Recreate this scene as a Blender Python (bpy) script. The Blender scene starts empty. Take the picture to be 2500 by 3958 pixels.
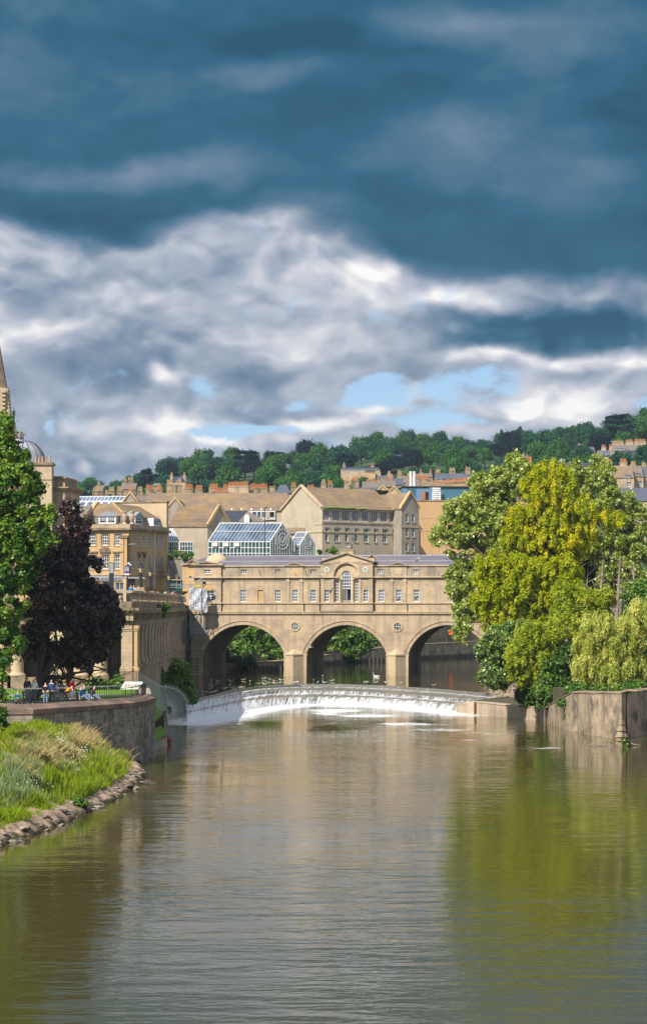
import bpy, bmesh, math, random
import numpy as np
from mathutils import Vector, Matrix
R = math.radians
random.seed(7)
rng = np.random.default_rng(7)
scene = bpy.context.scene
COL = scene.collection

# ---------------------------------------------------------------- camera
CZ = 11.0            # eye height above the lower river
FP = 8400.0          # focal length in photo pixels (photo 2500 wide)
HZ = 2350.0          # photo row of the horizon
cd = bpy.data.cameras.new('camera')
cam = bpy.data.objects.new('camera', cd)
COL.objects.link(cam)
cam.location = (0, 0, CZ)
cam.rotation_euler = (R(90), 0, 0)
cd.sensor_fit = 'HORIZONTAL'
cd.sensor_width = 36
cd.lens = FP / 2500 * 36
cd.shift_y = (HZ - 1979) / 2500
cd.clip_start = 1
cd.clip_end = 9000
scene.camera = cam

# ---------------------------------------------------------------- view
scene.view_settings.view_transform = 'Standard'
scene.view_settings.look = 'None'
scene.view_settings.exposure = 0.45
scene.view_settings.gamma = 1.0
scene.cycles.max_bounces = 8
scene.cycles.transparent_max_bounces = 12
scene.cycles.caustics_reflective = False
scene.cycles.caustics_refractive = False

# ---------------------------------------------------------------- sun
SUN_TO = Vector((-0.45, -0.60, 0.70)).normalized()
sd = bpy.data.lights.new('sun', 'SUN')
sd.energy = 4.7
sd.angle = R(0.5)
sd.color = (1.0, 0.93, 0.82)
sun = bpy.data.objects.new('sun', sd)
COL.objects.link(sun)
sun.location = (-60, -80, 120)
sun.rotation_euler = (-SUN_TO).to_track_quat('-Z', 'Y').to_euler()
SUN_EL = math.asin(SUN_TO.z)
SUN_AZ = math.atan2(SUN_TO.x, SUN_TO.y)

def lin(r, g, b):
    f = lambda c: (c/255/12.92) if c/255 <= 0.04045 else ((c/255+0.055)/1.055)**2.4
    return (f(r), f(g), f(b), 1)

# ---------------------------------------------------------------- sky
world = bpy.data.worlds.new('World')
scene.world = world
world.use_nodes = True
world.cycles.sampling_method = 'MANUAL'
world.cycles.sample_map_resolution = 256
def build_sky():
    nt = world.node_tree
    nt.nodes.clear()
    N = nt.nodes.new; L = nt.links.new
    out = N('ShaderNodeOutputWorld')
    tc = N('ShaderNodeTexCoord')
    sky = N('ShaderNodeTexSky'); sky.sky_type = 'NISHITA'; sky.sun_disc = False
    sky.sun_elevation = SUN_EL; sky.sun_rotation = SUN_AZ
    sky.air_density = 1.4; sky.dust_density = 0.3; sky.ozone_density = 3.5
    bg1 = N('ShaderNodeBackground'); bg1.inputs['Strength'].default_value = 0.115
    up = N('ShaderNodeVectorMath'); up.operation = 'MULTIPLY_ADD'; L(tc.outputs['Generated'], up.inputs[0])
    up.inputs[1].default_value = (1, 1, 1); up.inputs[2].default_value = (0, 0, 0.13)
    L(up.outputs[0], sky.inputs[0])
    L(sky.outputs[0], bg1.inputs[0])
    def math_(op, a, b=None, c=None, clamp=False):
        m = N('ShaderNodeMath'); m.operation = op; m.use_clamp = clamp
        for i, x in enumerate((a, b, c)):
            if x is None: continue
            if isinstance(x, (int, float)): m.inputs[i].default_value = x
            else: L(x, m.inputs[i])
        return m.outputs[0]
    def smooth(x, a, b, lo=0.0, hi=1.0):
        m = N('ShaderNodeMapRange'); m.interpolation_type = 'SMOOTHSTEP'
        L(x, m.inputs[0]); m.inputs[1].default_value = a; m.inputs[2].default_value = b
        m.inputs[3].default_value = lo; m.inputs[4].default_value = hi
        return m.outputs[0]
    sep = N('ShaderNodeSeparateXYZ'); L(tc.outputs['Generated'], sep.inputs[0])
    az = math_('ARCTAN2', sep.outputs[0], sep.outputs[1])
    el = math_('ARCSINE', sep.outputs[2])
    p0 = N('ShaderNodeCombineXYZ'); L(az, p0.inputs[0]); L(el, p0.inputs[1])
    def noise(scale, detail, rough, sx=1.0, sy=2.0, off=0.0, out=0, dist=0.0):
        mp = N('ShaderNodeMapping'); mp.inputs['Scale'].default_value = (sx, sy, 1)
        mp.inputs['Location'].default_value = (off, off*.7, off)
        L(p0.outputs[0], mp.inputs[0])
        n = N('ShaderNodeTexNoise'); n.inputs['Scale'].default_value = scale
        n.inputs['Detail'].default_value = detail; n.inputs['Roughness'].default_value = rough
        n.inputs['Distortion'].default_value = dist
        L(mp.outputs[0], n.inputs['Vector'])
        return n.outputs[out]
    # warp the cloud coordinates
    w1 = noise(9, 3, 0.55, 1, 1.7, 3.1, out=1)
    w2 = noise(34, 3, 0.6, 1, 1.5, 9.7, out=1)
    def vm(op, a, b=None, c=None):
        m = N('ShaderNodeVectorMath'); m.operation = op
        for i, x in enumerate((a, b, c)):
            if x is None: continue
            if isinstance(x, tuple): m.inputs[i].default_value = x
            else: L(x, m.inputs[i])
        return m
    v1 = vm('MULTIPLY_ADD', w1, (0.060, 0.034, 0), p0.outputs[0])
    v2 = vm('MULTIPLY_ADD', w2, (0.014, 0.012, 0), v1.outputs[0])
    pw = vm('SUBTRACT', v2.outputs[0], (0.037, 0.023, 0)).outputs[0]
    sp = N('ShaderNodeSeparateXYZ'); L(pw, sp.inputs[0])
    K = 1.6437
    def AE(ix, iy):
        return math.atan((ix*K-1250)/FP), math.atan((HZ-iy*K)/FP)
    # lower edge of the dark cloud deck: elevation as a curve over azimuth
    t = smooth_in = N('ShaderNodeMapRange'); L(sp.outputs[0], t.inputs[0])
    t.inputs[1].default_value = -0.25; t.inputs[2].default_value = 0.25
    fc = N('ShaderNodeFloatCurve'); L(t.outputs[0], fc.inputs[1])
    edge = [(-300, 560), (0, 552), (120, 575), (300, 582), (450, 552), (600, 535), (740, 565), (880, 590), (960, 640), (1080, 662), (1300, 668), (1521, 700), (1900, 740)]
    pts = []
    for ix, iy in edge:
        a, e = AE(ix, iy)
        pts.append(((a+0.25)/0.5, e/0.4))
    cv = fc.mapping.curves[0]
    while len(cv.points) < len(pts): cv.points.new(0.5, 0.5)
    for q, (a, b) in zip(cv.points, sorted(pts)): q.location = (min(max(a, 0), 1), b)
    fc.mapping.update()
    thr = math_('MULTIPLY', fc.outputs[0], 0.4)
    dd = math_('SUBTRACT', sp.outputs[1], thr)
    dark = smooth(dd, -0.002, 0.013)
    nA = noise(16, 5, 0.55, 1, 2.2, 1.3, dist=0.3)
    nB = noise(42, 6, 0.62, 1, 1.5, 5.2, dist=0.2)
    nC = noise(5, 2, 0.5, 1, 2.0, 7.7)
    # brightness of the light deck and of the dark deck
    light = math_('MULTIPLY_ADD', nA, 0.36, 0.52)
    light = math_('MULTIPLY_ADD', nB, 0.20, math_('SUBTRACT', light, 0.10))
    darkb = math_('MULTIPLY_ADD', nA, 0.40, -0.09)
    darkb = math_('MULTIPLY_ADD', nB, 0.06, math_('SUBTRACT', darkb, 0.03))
    def mix(f, a, b):
        m = N('ShaderNodeMix'); m.data_type = 'FLOAT'
        L(f, m.inputs[0]); L(a, m.inputs[2])
        if isinstance(b, (int, float)): m.inputs[3].default_value = b
        else: L(b, m.inputs[3])
        return m.outputs[0]
    b = mix(dark, light, darkb)
    def blob(cx, cy, rx, ry, val):
        a, e = AE(cx, cy)
        sx, sy = FP/(rx*K), FP/(ry*K)
        m = vm('MULTIPLY_ADD', pw, (sx, sy, 0), (-a*sx, -e*sy, 0))
        ln = N('ShaderNodeVectorMath'); ln.operation = 'LENGTH'; L(m.outputs[0], ln.inputs[0])
        return smooth(ln.outputs['Value'], 0.15, 1.45, val, 0.0)
    BL = [(620,180,150,45,.20),(1050,60,170,70,.16),(1330,90,260,110,.18),(60,230,130,190,.11),(300,402,330,40,.20),(540,380,110,50,.14),
      (1100,330,320,80,.16),(1330,430,220,70,.13),(700,500,170,45,.13),(180,20,220,50,.08),(760,105,230,45,-.10),(900,462,300,40,-.05),
      (1480,260,120,110,-.08),(380,510,260,50,-.08),(1150,590,300,60,-.02),
      (90,690,110,60,-.12),(310,765,150,50,-.24),(500,805,200,60,-.16),(220,905,170,85,-.38),(120,965,120,60,-.24),(610,900,110,85,-.36),
      (690,985,150,40,-.30),(1330,745,300,48,-.62),(1180,797,190,24,-.45),(620,745,140,40,-.08),(1480,800,120,20,-.25),(1050,870,90,40,-.16),
      (400,640,260,40,.05),(700,590,150,30,.14),(870,640,110,60,.14),(1090,705,150,38,.22),(400,905,50,28,.34),(400,995,90,40,.16),(260,1020,120,30,.16),
      (780,1000,85,30,.26),(1330,945,120,55,.34),(1210,935,45,50,.30),(1180,832,230,24,.13),(1450,850,100,30,.12),(190,1102,24,18,.34),
      (540,1040,60,28,.20),(730,1045,60,20,.15),(80,1090,170,60,-.12),(300,1090,150,40,-.06),(950,1000,70,30,-.02),(1500,1010,80,40,.05)]
    for c in BL: b = math_('ADD', b, blob(*c[:4], c[4]*(.50 if c[4] < 0 and c[1] > 660 and c[0] < 1100 else 1.12)))
    def lumps(vec, off):
        mp = N('ShaderNodeMapping'); mp.inputs['Scale'].default_value = (1, 1.7, 1); mp.inputs['Location'].default_value = off
        L(vec, mp.inputs[0]); n = N('ShaderNodeTexVoronoi'); n.voronoi_dimensions = '2D'; n.feature = 'SMOOTH_F1'; n.inputs['Scale'].default_value = 17
        n.inputs['Detail'].default_value = 2.0; n.inputs['Roughness'].default_value = 0.5; n.inputs['Lacunarity'].default_value = 2.3
        n.inputs['Smoothness'].default_value = 0.35
        L(mp.outputs[0], n.inputs['Vector']); return math_('SUBTRACT', 1.0, n.outputs['Distance'])
    r1 = lumps(pw, (0.0, 0.0, 0.0)); r2 = lumps(pw, (-0.003, 0.012, 0.0))
    rel = math_('MULTIPLY', math_('SUBTRACT', r1, r2), mix(dark, math_('ADD', 0.44, 0.0), 0.10))
    b = math_('ADD', b, rel)
    # away from the photographed quarter of the sky the cloud thins and brightens
    high = smooth(el, 0.34, 0.62)
    back = smooth(math_('ABSOLUTE', az), 0.7, 1.6)
    oth = math_('MAXIMUM', high, back)
    b = mix(oth, b, math_('MULTIPLY_ADD', nC, 0.7, 0.55))
    ramp = N('ShaderNodeValToRGB'); L(b, ramp.inputs[0])
    cr = ramp.color_ramp
    stops = [(0.0, (26, 76, 104)), (0.16, (42, 94, 122)), (0.34, (84, 115, 140)), (0.52, (124, 141, 161)), (0.70, (164, 172, 187)), (0.86, (203, 204, 211)), (1.0, (242, 240, 237))]
    while len(cr.elements) < len(stops): cr.elements.new(0.5)
    for e_, (p_, c_) in zip(cr.elements, stops):
        e_.position = p_; e_.color = lin(*c_)
    bg2 = N('ShaderNodeBackground'); L(ramp.outputs[0], bg2.inputs[0]); bg2.inputs['Strength'].default_value = 0.86
    # gaps of blue
    BB = [(990,925,170,50,1),(620,1015,150,22,.5),(885,905,60,45,.8),(735,935,60,22,.8),(505,925,45,42,.9),(610,1022,140,20,.9),(105,1000,24,26,.7),(1130,885,80,30,.9),
      (1010,1000,130,28,.8),(1495,950,45,26,.55),(930,870,60,20,.7),(1100,1005,60,16,.5)]
    m = None
    for c in BB:
        v = blob(*c)
        m = v if m is None else math_('ADD', m, v)
    m = math_('ADD', m, math_('MULTIPLY_ADD', nB, 2.6, -1.36))
    blue = smooth(m, 0.12, 0.85, 0.0, 0.97)
    blue = math_('MULTIPLY', blue, math_('SUBTRACT', 1.0, dark))
    blue = mix(oth, blue, smooth(nC, 0.45, 0.6))
    ms = N('ShaderNodeMixShader'); L(blue, ms.inputs[0]); L(bg2.outputs[0], ms.inputs[1]); L(bg1.outputs[0], ms.inputs[2])
    L(ms.outputs[0], out.inputs[0])
build_sky()

# ---------------------------------------------------------------- placing
def P(px, py, Y):
    "world point seen at photo pixel (px,py) at distance Y"
    return Vector(((px-1250)/FP*Y, Y, CZ + (HZ-py)/FP*Y))
def PZ(px, py, z):
    "world point seen at photo pixel on the level z"
    return P(px, py, (CZ-z)*FP/(py-HZ))

# ---------------------------------------------------------------- materials
def new_mat(name):
    m = bpy.data.materials.new(name); m.use_nodes = True
    nt = m.node_tree; nt.nodes.clear()
    return m, nt, nt.nodes.new, nt.links.new
def c4(c): return tuple(c)[:3] + (1,)
def principled(N, L, nt, rough=0.8, spec=0.3, metal=0.0):
    o = N('ShaderNodeOutputMaterial'); b = N('ShaderNodeBsdfPrincipled')
    b.inputs['Roughness'].default_value = rough; b.inputs['Metallic'].default_value = metal
    b.inputs['Specular IOR Level'].default_value = spec
    L(b.outputs[0], o.inputs[0]); return b
def wallco(N, L):
    "coordinates for coursed work on any upright face: (x+y, z)"
    tc = N('ShaderNodeTexCoord'); s = N('ShaderNodeSeparateXYZ'); L(tc.outputs['Object'], s.inputs[0])
    a = N('ShaderNodeMath'); a.operation = 'ADD'; L(s.outputs[0], a.inputs[0]); L(s.outputs[1], a.inputs[1])
    c = N('ShaderNodeCombineXYZ'); L(a.outputs[0], c.inputs[0]); L(s.outputs[2], c.inputs[1])
    return tc, c
def nz(N, L, vec, scale, detail=4, rough=0.6, sc=(1, 1, 1)):
    mp = N('ShaderNodeMapping'); mp.inputs['Scale'].default_value = sc; L(vec, mp.inputs[0])
    n = N('ShaderNodeTexNoise'); n.inputs['Scale'].default_value = scale; n.inputs['Detail'].default_value = detail
    n.inputs['Roughness'].default_value = rough; L(mp.outputs[0], n.inputs['Vector']); return n.outputs[0]
def mr(N, L, x, a, b, lo=0, hi=1):
    m = N('ShaderNodeMapRange'); L(x, m.inputs[0])
    for i, v in enumerate((a, b, lo, hi)): m.inputs[i+1].default_value = v
    return m.outputs[0]
def mixc(N, L, f, a, b, mode='MIX'):
    m = N('ShaderNodeMix'); m.data_type = 'RGBA'; m.blend_type = mode
    if isinstance(f, (int, float)): m.inputs[0].default_value = f
    else: L(f, m.inputs[0])
    for k, x in ((6, a), (7, b)):
        if isinstance(x, tuple): m.inputs[k].default_value = c4(x)
        else: L(x, m.inputs[k])
    return m.outputs[2]
def stone(name, c1, c2, stain=(.09, .075, .055), amt=0.6, bw=0.9, bh=0.38, blocks=0.35, rough=0.9, streak=0.6, big=0.12, bump=0.25, mortar=None):
    m, nt, N, L = new_mat(name)
    b = principled(N, L, nt, rough, 0.25)
    tc, w = wallco(N, L)
    br = N('ShaderNodeTexBrick'); L(w.outputs[0], br.inputs['Vector'])
    br.inputs['Scale'].default_value = 1; br.inputs['Brick Width'].default_value = bw; br.inputs['Row Height'].default_value = bh
    br.inputs['Mortar Size'].default_value = 0.018; br.inputs['Mortar Smooth'].default_value = 0.2; br.inputs['Bias'].default_value = 0.0
    br.inputs['Color1'].default_value = c4(c1); br.inputs['Color2'].default_value = c4(c2)
    mo = mortar or tuple(x*0.55 for x in c1[:3]); br.inputs['Mortar'].default_value = c4(mo)
    base = mixc(N, L, mr(N, L, nz(N, L, tc.outputs['Object'], 0.42, 7, 0.68), .36, .62), tuple(c1[:3]), tuple(c2[:3]))
    base = mixc(N, L, blocks, base, br.outputs[0])
    n2 = nz(N, L, tc.outputs['Object'], big*3, 8, 0.7)
    base = mixc(N, L, mr(N, L, n2, 0.47, 0.62, 0, amt*.9), base, tuple(stain[:3]))
    st = nz(N, L, tc.outputs['Object'], 1.0, 6, 0.7, (1.6, 1.6, 0.13))
    base = mixc(N, L, mr(N, L, st, 0.50, 0.68, 0, streak), base, tuple(x*0.8 for x in stain[:3]))
    fine = nz(N, L, tc.outputs['Object'], 7, 4, 0.7)
    base = mixc(N, L, mr(N, L, fine, 0.3, 0.7, 0.0, 0.22), base, tuple(min(1, x*1.35) for x in c1[:3]))
    L(base, b.inputs['Base Color'])
    bp = N('ShaderNodeBump'); bp.inputs['Strength'].default_value = bump; bp.inputs['Distance'].default_value = 0.05
    hsum = N('ShaderNodeMath'); hsum.operation = 'SUBTRACT'; L(fine, hsum.inputs[0]); L(br.outputs['Fac'], hsum.inputs[1])
    L(hsum.outputs[0], bp.inputs['Height']); L(bp.outputs[0], b.inputs['Normal'])
    return m
def plain(name, c, rough=0.6, metal=0.0, var=0.15, scale=4, spec=0.4, c2=None):
    m, nt, N, L = new_mat(name)
    b = principled(N, L, nt, rough, spec, metal)
    tc = N('ShaderNodeTexCoord')
    n = nz(N, L, tc.outputs['Object'], scale, 5, 0.65)
    c2 = c2 or tuple(x*(1-var*2) for x in c[:3])
    L(mixc(N, L, mr(N, L, n, 0.35, 0.7), tuple(c[:3]), tuple(c2[:3])), b.inputs['Base Color'])
    return m
def glass(name, c=(.03, .04, .05), c2=(.10, .12, .14), rough=0.06, scale=0.7, spec=0.6):
    m, nt, N, L = new_mat(name)
    b = principled(N, L, nt, rough, spec)
    tc = N('ShaderNodeTexCoord')
    n = nz(N, L, tc.outputs['Object'], scale, 3, 0.5)
    L(mixc(N, L, mr(N, L, n, 0.42, 0.62), c, c2), b.inputs['Base Color'])
    return m
def leaf(name, ca, cb, cc, trans=0.35, gloss=0.05, rough=0.45, attr='tint'):
    m, nt, N, L = new_mat(name)
    o = N('ShaderNodeOutputMaterial')
    at = N('ShaderNodeAttribute'); at.attribute_name = attr
    rp = N('ShaderNodeValToRGB'); L(at.outputs['Fac'], rp.inputs[0])
    e = rp.color_ramp.elements; e[0].color = c4(ca); e[1].color = c4(cc)
    x = e.new(0.5); x.color = c4(cb)
    d = N('ShaderNodeBsdfDiffuse'); L(rp.outputs[0], d.inputs[0])
    t = N('ShaderNodeBsdfTranslucent')
    L(mixc(N, L, 1.0, rp.outputs[0], (1.25, 1.2, 0.6), 'MULTIPLY'), t.inputs[0])
    mx = N('ShaderNodeMixShader'); mx.inputs[0].default_value = trans
    L(d.outputs[0], mx.inputs[1]); L(t.outputs[0], mx.inputs[2])
    if gloss > 0:
        g = N('ShaderNodeBsdfGlossy'); g.inputs['Roughness'].default_value = rough
        m2 = N('ShaderNodeMixShader'); m2.inputs[0].default_value = gloss
        L(mx.outputs[0], m2.inputs[1]); L(g.outputs[0], m2.inputs[2]); L(m2.outputs[0], o.inputs[0])
    else: L(mx.outputs[0], o.inputs[0])
    return m

M = {}
M['bath'] = stone('bath_stone', (.56, .41, .25), (.36, .30, .225), (.16, .14, .115), 0.6, 1.0, 0.36, 0.45, streak=0.6)
M['bath_pale'] = stone('bath_stone_pale', (.58, .45, .29), (.46, .35, .225), (.22, .18, .13), 0.45, 1.0, 0.36, 0.3, streak=0.35)
M['bath_warm'] = stone('bath_stone_warm', (.60, .40, .19), (.50, .34, .17), (.24, .17, .10), 0.4, 1.1, 0.4, 0.25, streak=0.45)
M['bath_attic'] = stone('bath_stone_attic', (.43, .335, .225), (.30, .255, .20), (.11, .10, .085), 0.7, 1.0, 0.36, 0.4, streak=0.8)
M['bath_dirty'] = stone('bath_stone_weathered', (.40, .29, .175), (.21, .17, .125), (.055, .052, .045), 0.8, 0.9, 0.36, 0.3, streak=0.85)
M['render'] = stone('rendered_wall', (.50, .42, .31), (.44, .37, .275), (.20, .17, .13), 0.35, 3, 3, 0.0, streak=0.35, bump=0.08)
M['render_dirty'] = stone('rendered_wall_dirty', (.36, .31, .245), (.29, .26, .21), (.12, .11, .10), 0.5, 3, 3, 0.0, streak=0.7, bump=0.08)
M['grey_wall'] = stone('old_river_wall', (.42, .37, .30), (.10, .085, .065), (.030, .027, .022), 0.85, 0.62, 0.30, 0.62, streak=0.75, bump=0.7, big=.3)
M['quay'] = stone('river_quay', (.50, .40, .29), (.40, .31, .225), (.15, .12, .09), 0.4, 2.2, 0.9, 0.2, streak=0.7, bump=0.15)
M['bastion'] = stone('bastion_wall', (.50, .39, .27), (.30, .235, .17), (.05, .045, .04), 0.95, 1.2, 0.42, 0.35, streak=0.85, bump=0.4, big=.16)
M['tan_brick'] = stone('tan_brick', (.55, .35, .175), (.50, .31, .16), (.35, .22, .12), 0.3, 1.2, 0.35, 0.4, streak=0.15, bump=0.05)
M['coping'] = stone('coping_stone', (.28, .19, .14), (.13, .09, .07), (.05, .045, .04), 0.8, 0.8, 9, 0.5, streak=0.3)
M['slate'] = stone('welsh_slate', (.17, .155, .185), (.125, .115, .145), (.25, .22, .20), 0.35, 0.35, 0.22, 0.7, rough=0.6, streak=0.35, bump=0.35)
M['stone_tile'] = stone('stone_tile_roof', (.27, .195, .13), (.15, .115, .09), (.36, .23, .08), 0.7, 0.45, 0.26, 0.75, streak=0.2, bump=0.6)
M['grey_tile'] = stone('grey_tile_roof', (.20, .17, .15), (.14, .125, .12), (.30, .20, .11), 0.45, 0.4, 0.24, 0.7, streak=0.25, bump=0.5)
M['dark_slate'] = stone('dark_slate', (.045, .055, .075), (.035, .042, .06), (.09, .09, .10), 0.3, 0.4, 0.25, 0.6, rough=0.5, streak=0.1)
M['blue_slate'] = stone('blue_slate', (.095, .11, .15), (.075, .09, .125), (.16, .15, .15), 0.4, 0.4, 0.25, 0.6, rough=0.5, streak=0.1)
M['pot'] = plain('terracotta', (.55, .20, .07), 0.8, c2=(.38, .15, .07))
M['pot_pale'] = plain('buff_terracotta', (.52, .33, .16), 0.8, c2=(.38, .25, .14))
M['white'] = plain('white_paint', (.78, .78, .76), 0.5, var=0.06)
M['glass'] = glass('window_glass')
M['glass_blue'] = glass('roof_glass', (.045, .085, .15), (.13, .20, .30), 0.15, 0.35)
M['glass_teal'] = glass('teal_glass', (.01, .05, .055), (.03, .11, .115), 0.08, 0.8)
M['glass_lead'] = glass('leaded_glass', (.055, .065, .075), (.13, .145, .15), 0.15, 0.9)
M['black'] = plain('black_paint', (.012, .012, .014), 0.4)
M['iron'] = plain('dark_iron', (.03, .035, .04), 0.45)
M['steel'] = plain('galvanised_steel', (.42, .46, .46), 0.4, 0.6)
M['fence_paint'] = plain('pale_railing_paint', (.66, .70, .66), 0.5)
M['timber'] = plain('weathered_timber', (.12, .10, .08), 0.9, c2=(.05, .045, .04), scale=3)
M['bark'] = plain('bark', (.055, .042, .03), 0.95, c2=(.022, .018, .014), scale=3)
M['bark_pale'] = plain('pale_bark', (.34, .28, .22), 0.95, c2=(.18, .13, .10), scale=3)
M['asphalt'] = plain('asphalt', (.06, .06, .06), 0.9)
M['lawn'] = plain('mown_lawn', (.13, .26, .015), 0.9, c2=(.09, .19, .015), scale=1.5)
M['paving'] = plain('park_paving', (.36, .31, .24), 0.9, scale=1)
M['earth'] = plain('earth', (.10, .08, .05), 1.0, c2=(.05, .06, .02), scale=0.8)
M['hill'] = plain('hill_grass', (.045, .085, .03), 1.0, c2=(.03, .06, .02), scale=0.05)
M['gold'] = plain('warm_lamp_glass', (.55, .42, .22), 0.3)
M['lead'] = plain('lead_dome', (.36, .37, .42), 0.45, 0.1, scale=0.8)
M['blue_clad'] = plain('blue_cladding', (.12, .23, .36), 0.5, var=0.04)
M['blue_dark'] = plain('dark_blue_cladding', (.05, .15, .22), 0.5, var=0.04)
M['green_shop'] = plain('green_shopfront', (.005, .09, .075), 0.4)
M['yellow'] = plain('yellow_sheet', (.75, .45, .03), 0.6)
M['sheet'] = plain('grey_tarpaulin', (.50, .52, .56), 0.45, c2=(.36, .38, .43), scale=1.5)
M['banner'] = plain('blue_banner', (.045, .05, .20), 0.6)
M['orange'] = plain('orange_plastic', (.80, .13, .02), 0.5)
M['copper'] = plain('rust_panel', (.45, .15, .06), 0.7)

# ---------------------------------------------------------------- mesh helpers
ZB = {}
class MB:
    def __init__(s): s.v = []; s.f = []
    def add(s, vs, fs):
        o = len(s.v); s.v += [tuple(q) for q in vs]; s.f += [tuple(i+o for i in f) for f in fs]
    def quad(s, *p): s.add(p, [tuple(range(len(p)))])
    def box(s, x0, x1, y0, y1, z0, z1):
        s.add([(x0,y0,z0),(x1,y0,z0),(x1,y1,z0),(x0,y1,z0),(x0,y0,z1),(x1,y0,z1),(x1,y1,z1),(x0,y1,z1)],
              [(0,3,2,1),(4,5,6,7),(0,1,5,4),(1,2,6,5),(2,3,7,6),(3,0,4,7)])
    def fbox(s, fr, a0, a1, z0, z1, d0, d1):
        s.add([fr(a0,z0,d0),fr(a1,z0,d0),fr(a1,z0,d1),fr(a0,z0,d1),fr(a0,z1,d0),fr(a1,z1,d0),fr(a1,z1,d1),fr(a0,z1,d1)],
              [(0,3,2,1),(4,5,6,7),(0,1,5,4),(1,2,6,5),(2,3,7,6),(3,0,4,7)])
    def bar(s, p0, p1, r, n=4, r1=None):
        p0, p1 = Vector(p0), Vector(p1); d = p1-p0
        if d.length < 1e-6: return
        r1 = r if r1 is None else r1
        q = d.to_track_quat('Z', 'Y'); vs = []
        for p, rr in ((p0, r), (p1, r1)):
            for k in range(n):
                a = 2*math.pi*(k+.5)/n
                vs.append(p + q @ Vector((math.cos(a)*rr, math.sin(a)*rr, 0)))
        fs = [(k, (k+1) % n, n+(k+1) % n, n+k) for k in range(n)] + [tuple(range(n))[::-1], tuple(range(n, 2*n))]
        s.add(vs, fs)
    def tube(s, pts, rs, n=6):
        pts = [Vector(p) for p in pts]; rings = []
        for i, p in enumerate(pts):
            d = pts[min(i+1, len(pts)-1)] - pts[max(i-1, 0)]
            q = d.to_track_quat('Z', 'Y'); rr = rs[i] if isinstance(rs, (list, tuple)) else rs
            rings.append([p + q @ Vector((math.cos(2*math.pi*k/n)*rr, math.sin(2*math.pi*k/n)*rr, 0)) for k in range(n)])
        vs = [v for r in rings for v in r]; fs = []
        for i in range(len(pts)-1):
            for k in range(n): fs.append((i*n+k, i*n+(k+1) % n, (i+1)*n+(k+1) % n, (i+1)*n+k))
        fs += [tuple(range(n))[::-1], tuple((len(pts)-1)*n+k for k in range(n))]
        s.add(vs, fs)
    def lathe(s, prof, c=(0, 0, 0), n=16, sx=1, sy=1):
        vs = []; fs = []
        for r, z in prof:
            for k in range(n):
                a = 2*math.pi*(k+.5)/n; vs.append((c[0]+r*math.cos(a)*sx, c[1]+r*math.sin(a)*sy, c[2]+z))
        for i in range(len(prof)-1):
            for k in range(n): fs.append((i*n+k, i*n+(k+1) % n, (i+1)*n+(k+1) % n, (i+1)*n+k))
        fs += [tuple(range(n))[::-1], tuple((len(prof)-1)*n+k for k in range(n))]
        s.add(vs, fs)
    def prism(s, fr, poly, d0, d1):
        "poly: list of (a,z) in the facade plane, from depth d0 to d1"
        n = len(poly)
        s.add([fr(a, z, d0) for a, z in poly] + [fr(a, z, d1) for a, z in poly],
              [tuple(range(n)), tuple(range(n, 2*n))[::-1]] + [(i, i+n, (i+1) % n+n, (i+1) % n) for i in range(n)])
    def slab(s, poly, z0, z1):
        n = len(poly)
        s.add([(x, y, z0) for x, y in poly] + [(x, y, z1) for x, y in poly],
              [tuple(range(n))[::-1], tuple(range(n, 2*n))] + [(i, (i+1) % n, (i+1) % n+n, i+n) for i in range(n)])
    def wall(s, fr, a0, a1, z0, z1, holes, rev=0.2, d=0.0):
        A = sorted({a0, a1} | {min(max(h[i], a0), a1) for h in holes for i in (0, 1)})
        Z = sorted({z0, z1} | {min(max(h[i], z0), z1) for h in holes for i in (2, 3)})
        for i in range(len(A)-1):
            for j in range(len(Z)-1):
                ca, cz = (A[i]+A[i+1])/2, (Z[j]+Z[j+1])/2
                if any(h[0] < ca < h[1] and h[2] < cz < h[3] for h in holes): continue
                s.quad(fr(A[i], Z[j], d), fr(A[i+1], Z[j], d), fr(A[i+1], Z[j+1], d), fr(A[i], Z[j+1], d))
        for h in holes:
            b0, b1, y0, y1 = h[:4]
            s.quad(fr(b0,y0,d), fr(b0,y1,d), fr(b0,y1,d+rev), fr(b0,y0,d+rev)); s.quad(fr(b1,y0,d), fr(b1,y1,d), fr(b1,y1,d+rev), fr(b1,y0,d+rev))
            s.quad(fr(b0,y1,d), fr(b1,y1,d), fr(b1,y1,d+rev), fr(b0,y1,d+rev)); s.quad(fr(b0,y0,d), fr(b1,y0,d), fr(b1,y0,d+rev), fr(b0,y0,d+rev))
    def build(s, name, mat, parent=None, smooth=False):
        me = bpy.data.meshes.new(name)
        dz = ZB.get(parent, 0.0)
        me.from_pydata([(x, y, z-dz) for x, y, z in s.v], [], s.f)
        if smooth:
            me.polygons.foreach_set('use_smooth', [True]*len(me.polygons))
        me.materials.append(mat)
        o = bpy.data.objects.new(name, me); COL.objects.link(o)
        if parent is not None:
            o.parent = parent; ZB[o] = dz
        return o
def tag(o, label=None, cat=None, group=None, kind=None):
    if label: o['label'] = label
    if cat: o['category'] = cat
    if group: o['group'] = group
    if kind: o['kind'] = kind
    return o
def empty(name, x=0, y=0, z=0, rot=0.0, **k):
    o = bpy.data.objects.new(name, None); COL.objects.link(o)
    o.location = (x, y, z); o.rotation_euler = (0, 0, rot); o.empty_display_size = 0.5
    ZB[o] = z
    tag(o, **k); return o
def front(v0=0.0): return lambda a, z, d: (a, v0+d, z)
def right(u0): return lambda a, z, d: (u0-d, a, z)      # face looking towards +x
def left(u0): return lambda a, z, d: (u0+d, a, z)       # face looking towards -x
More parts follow.
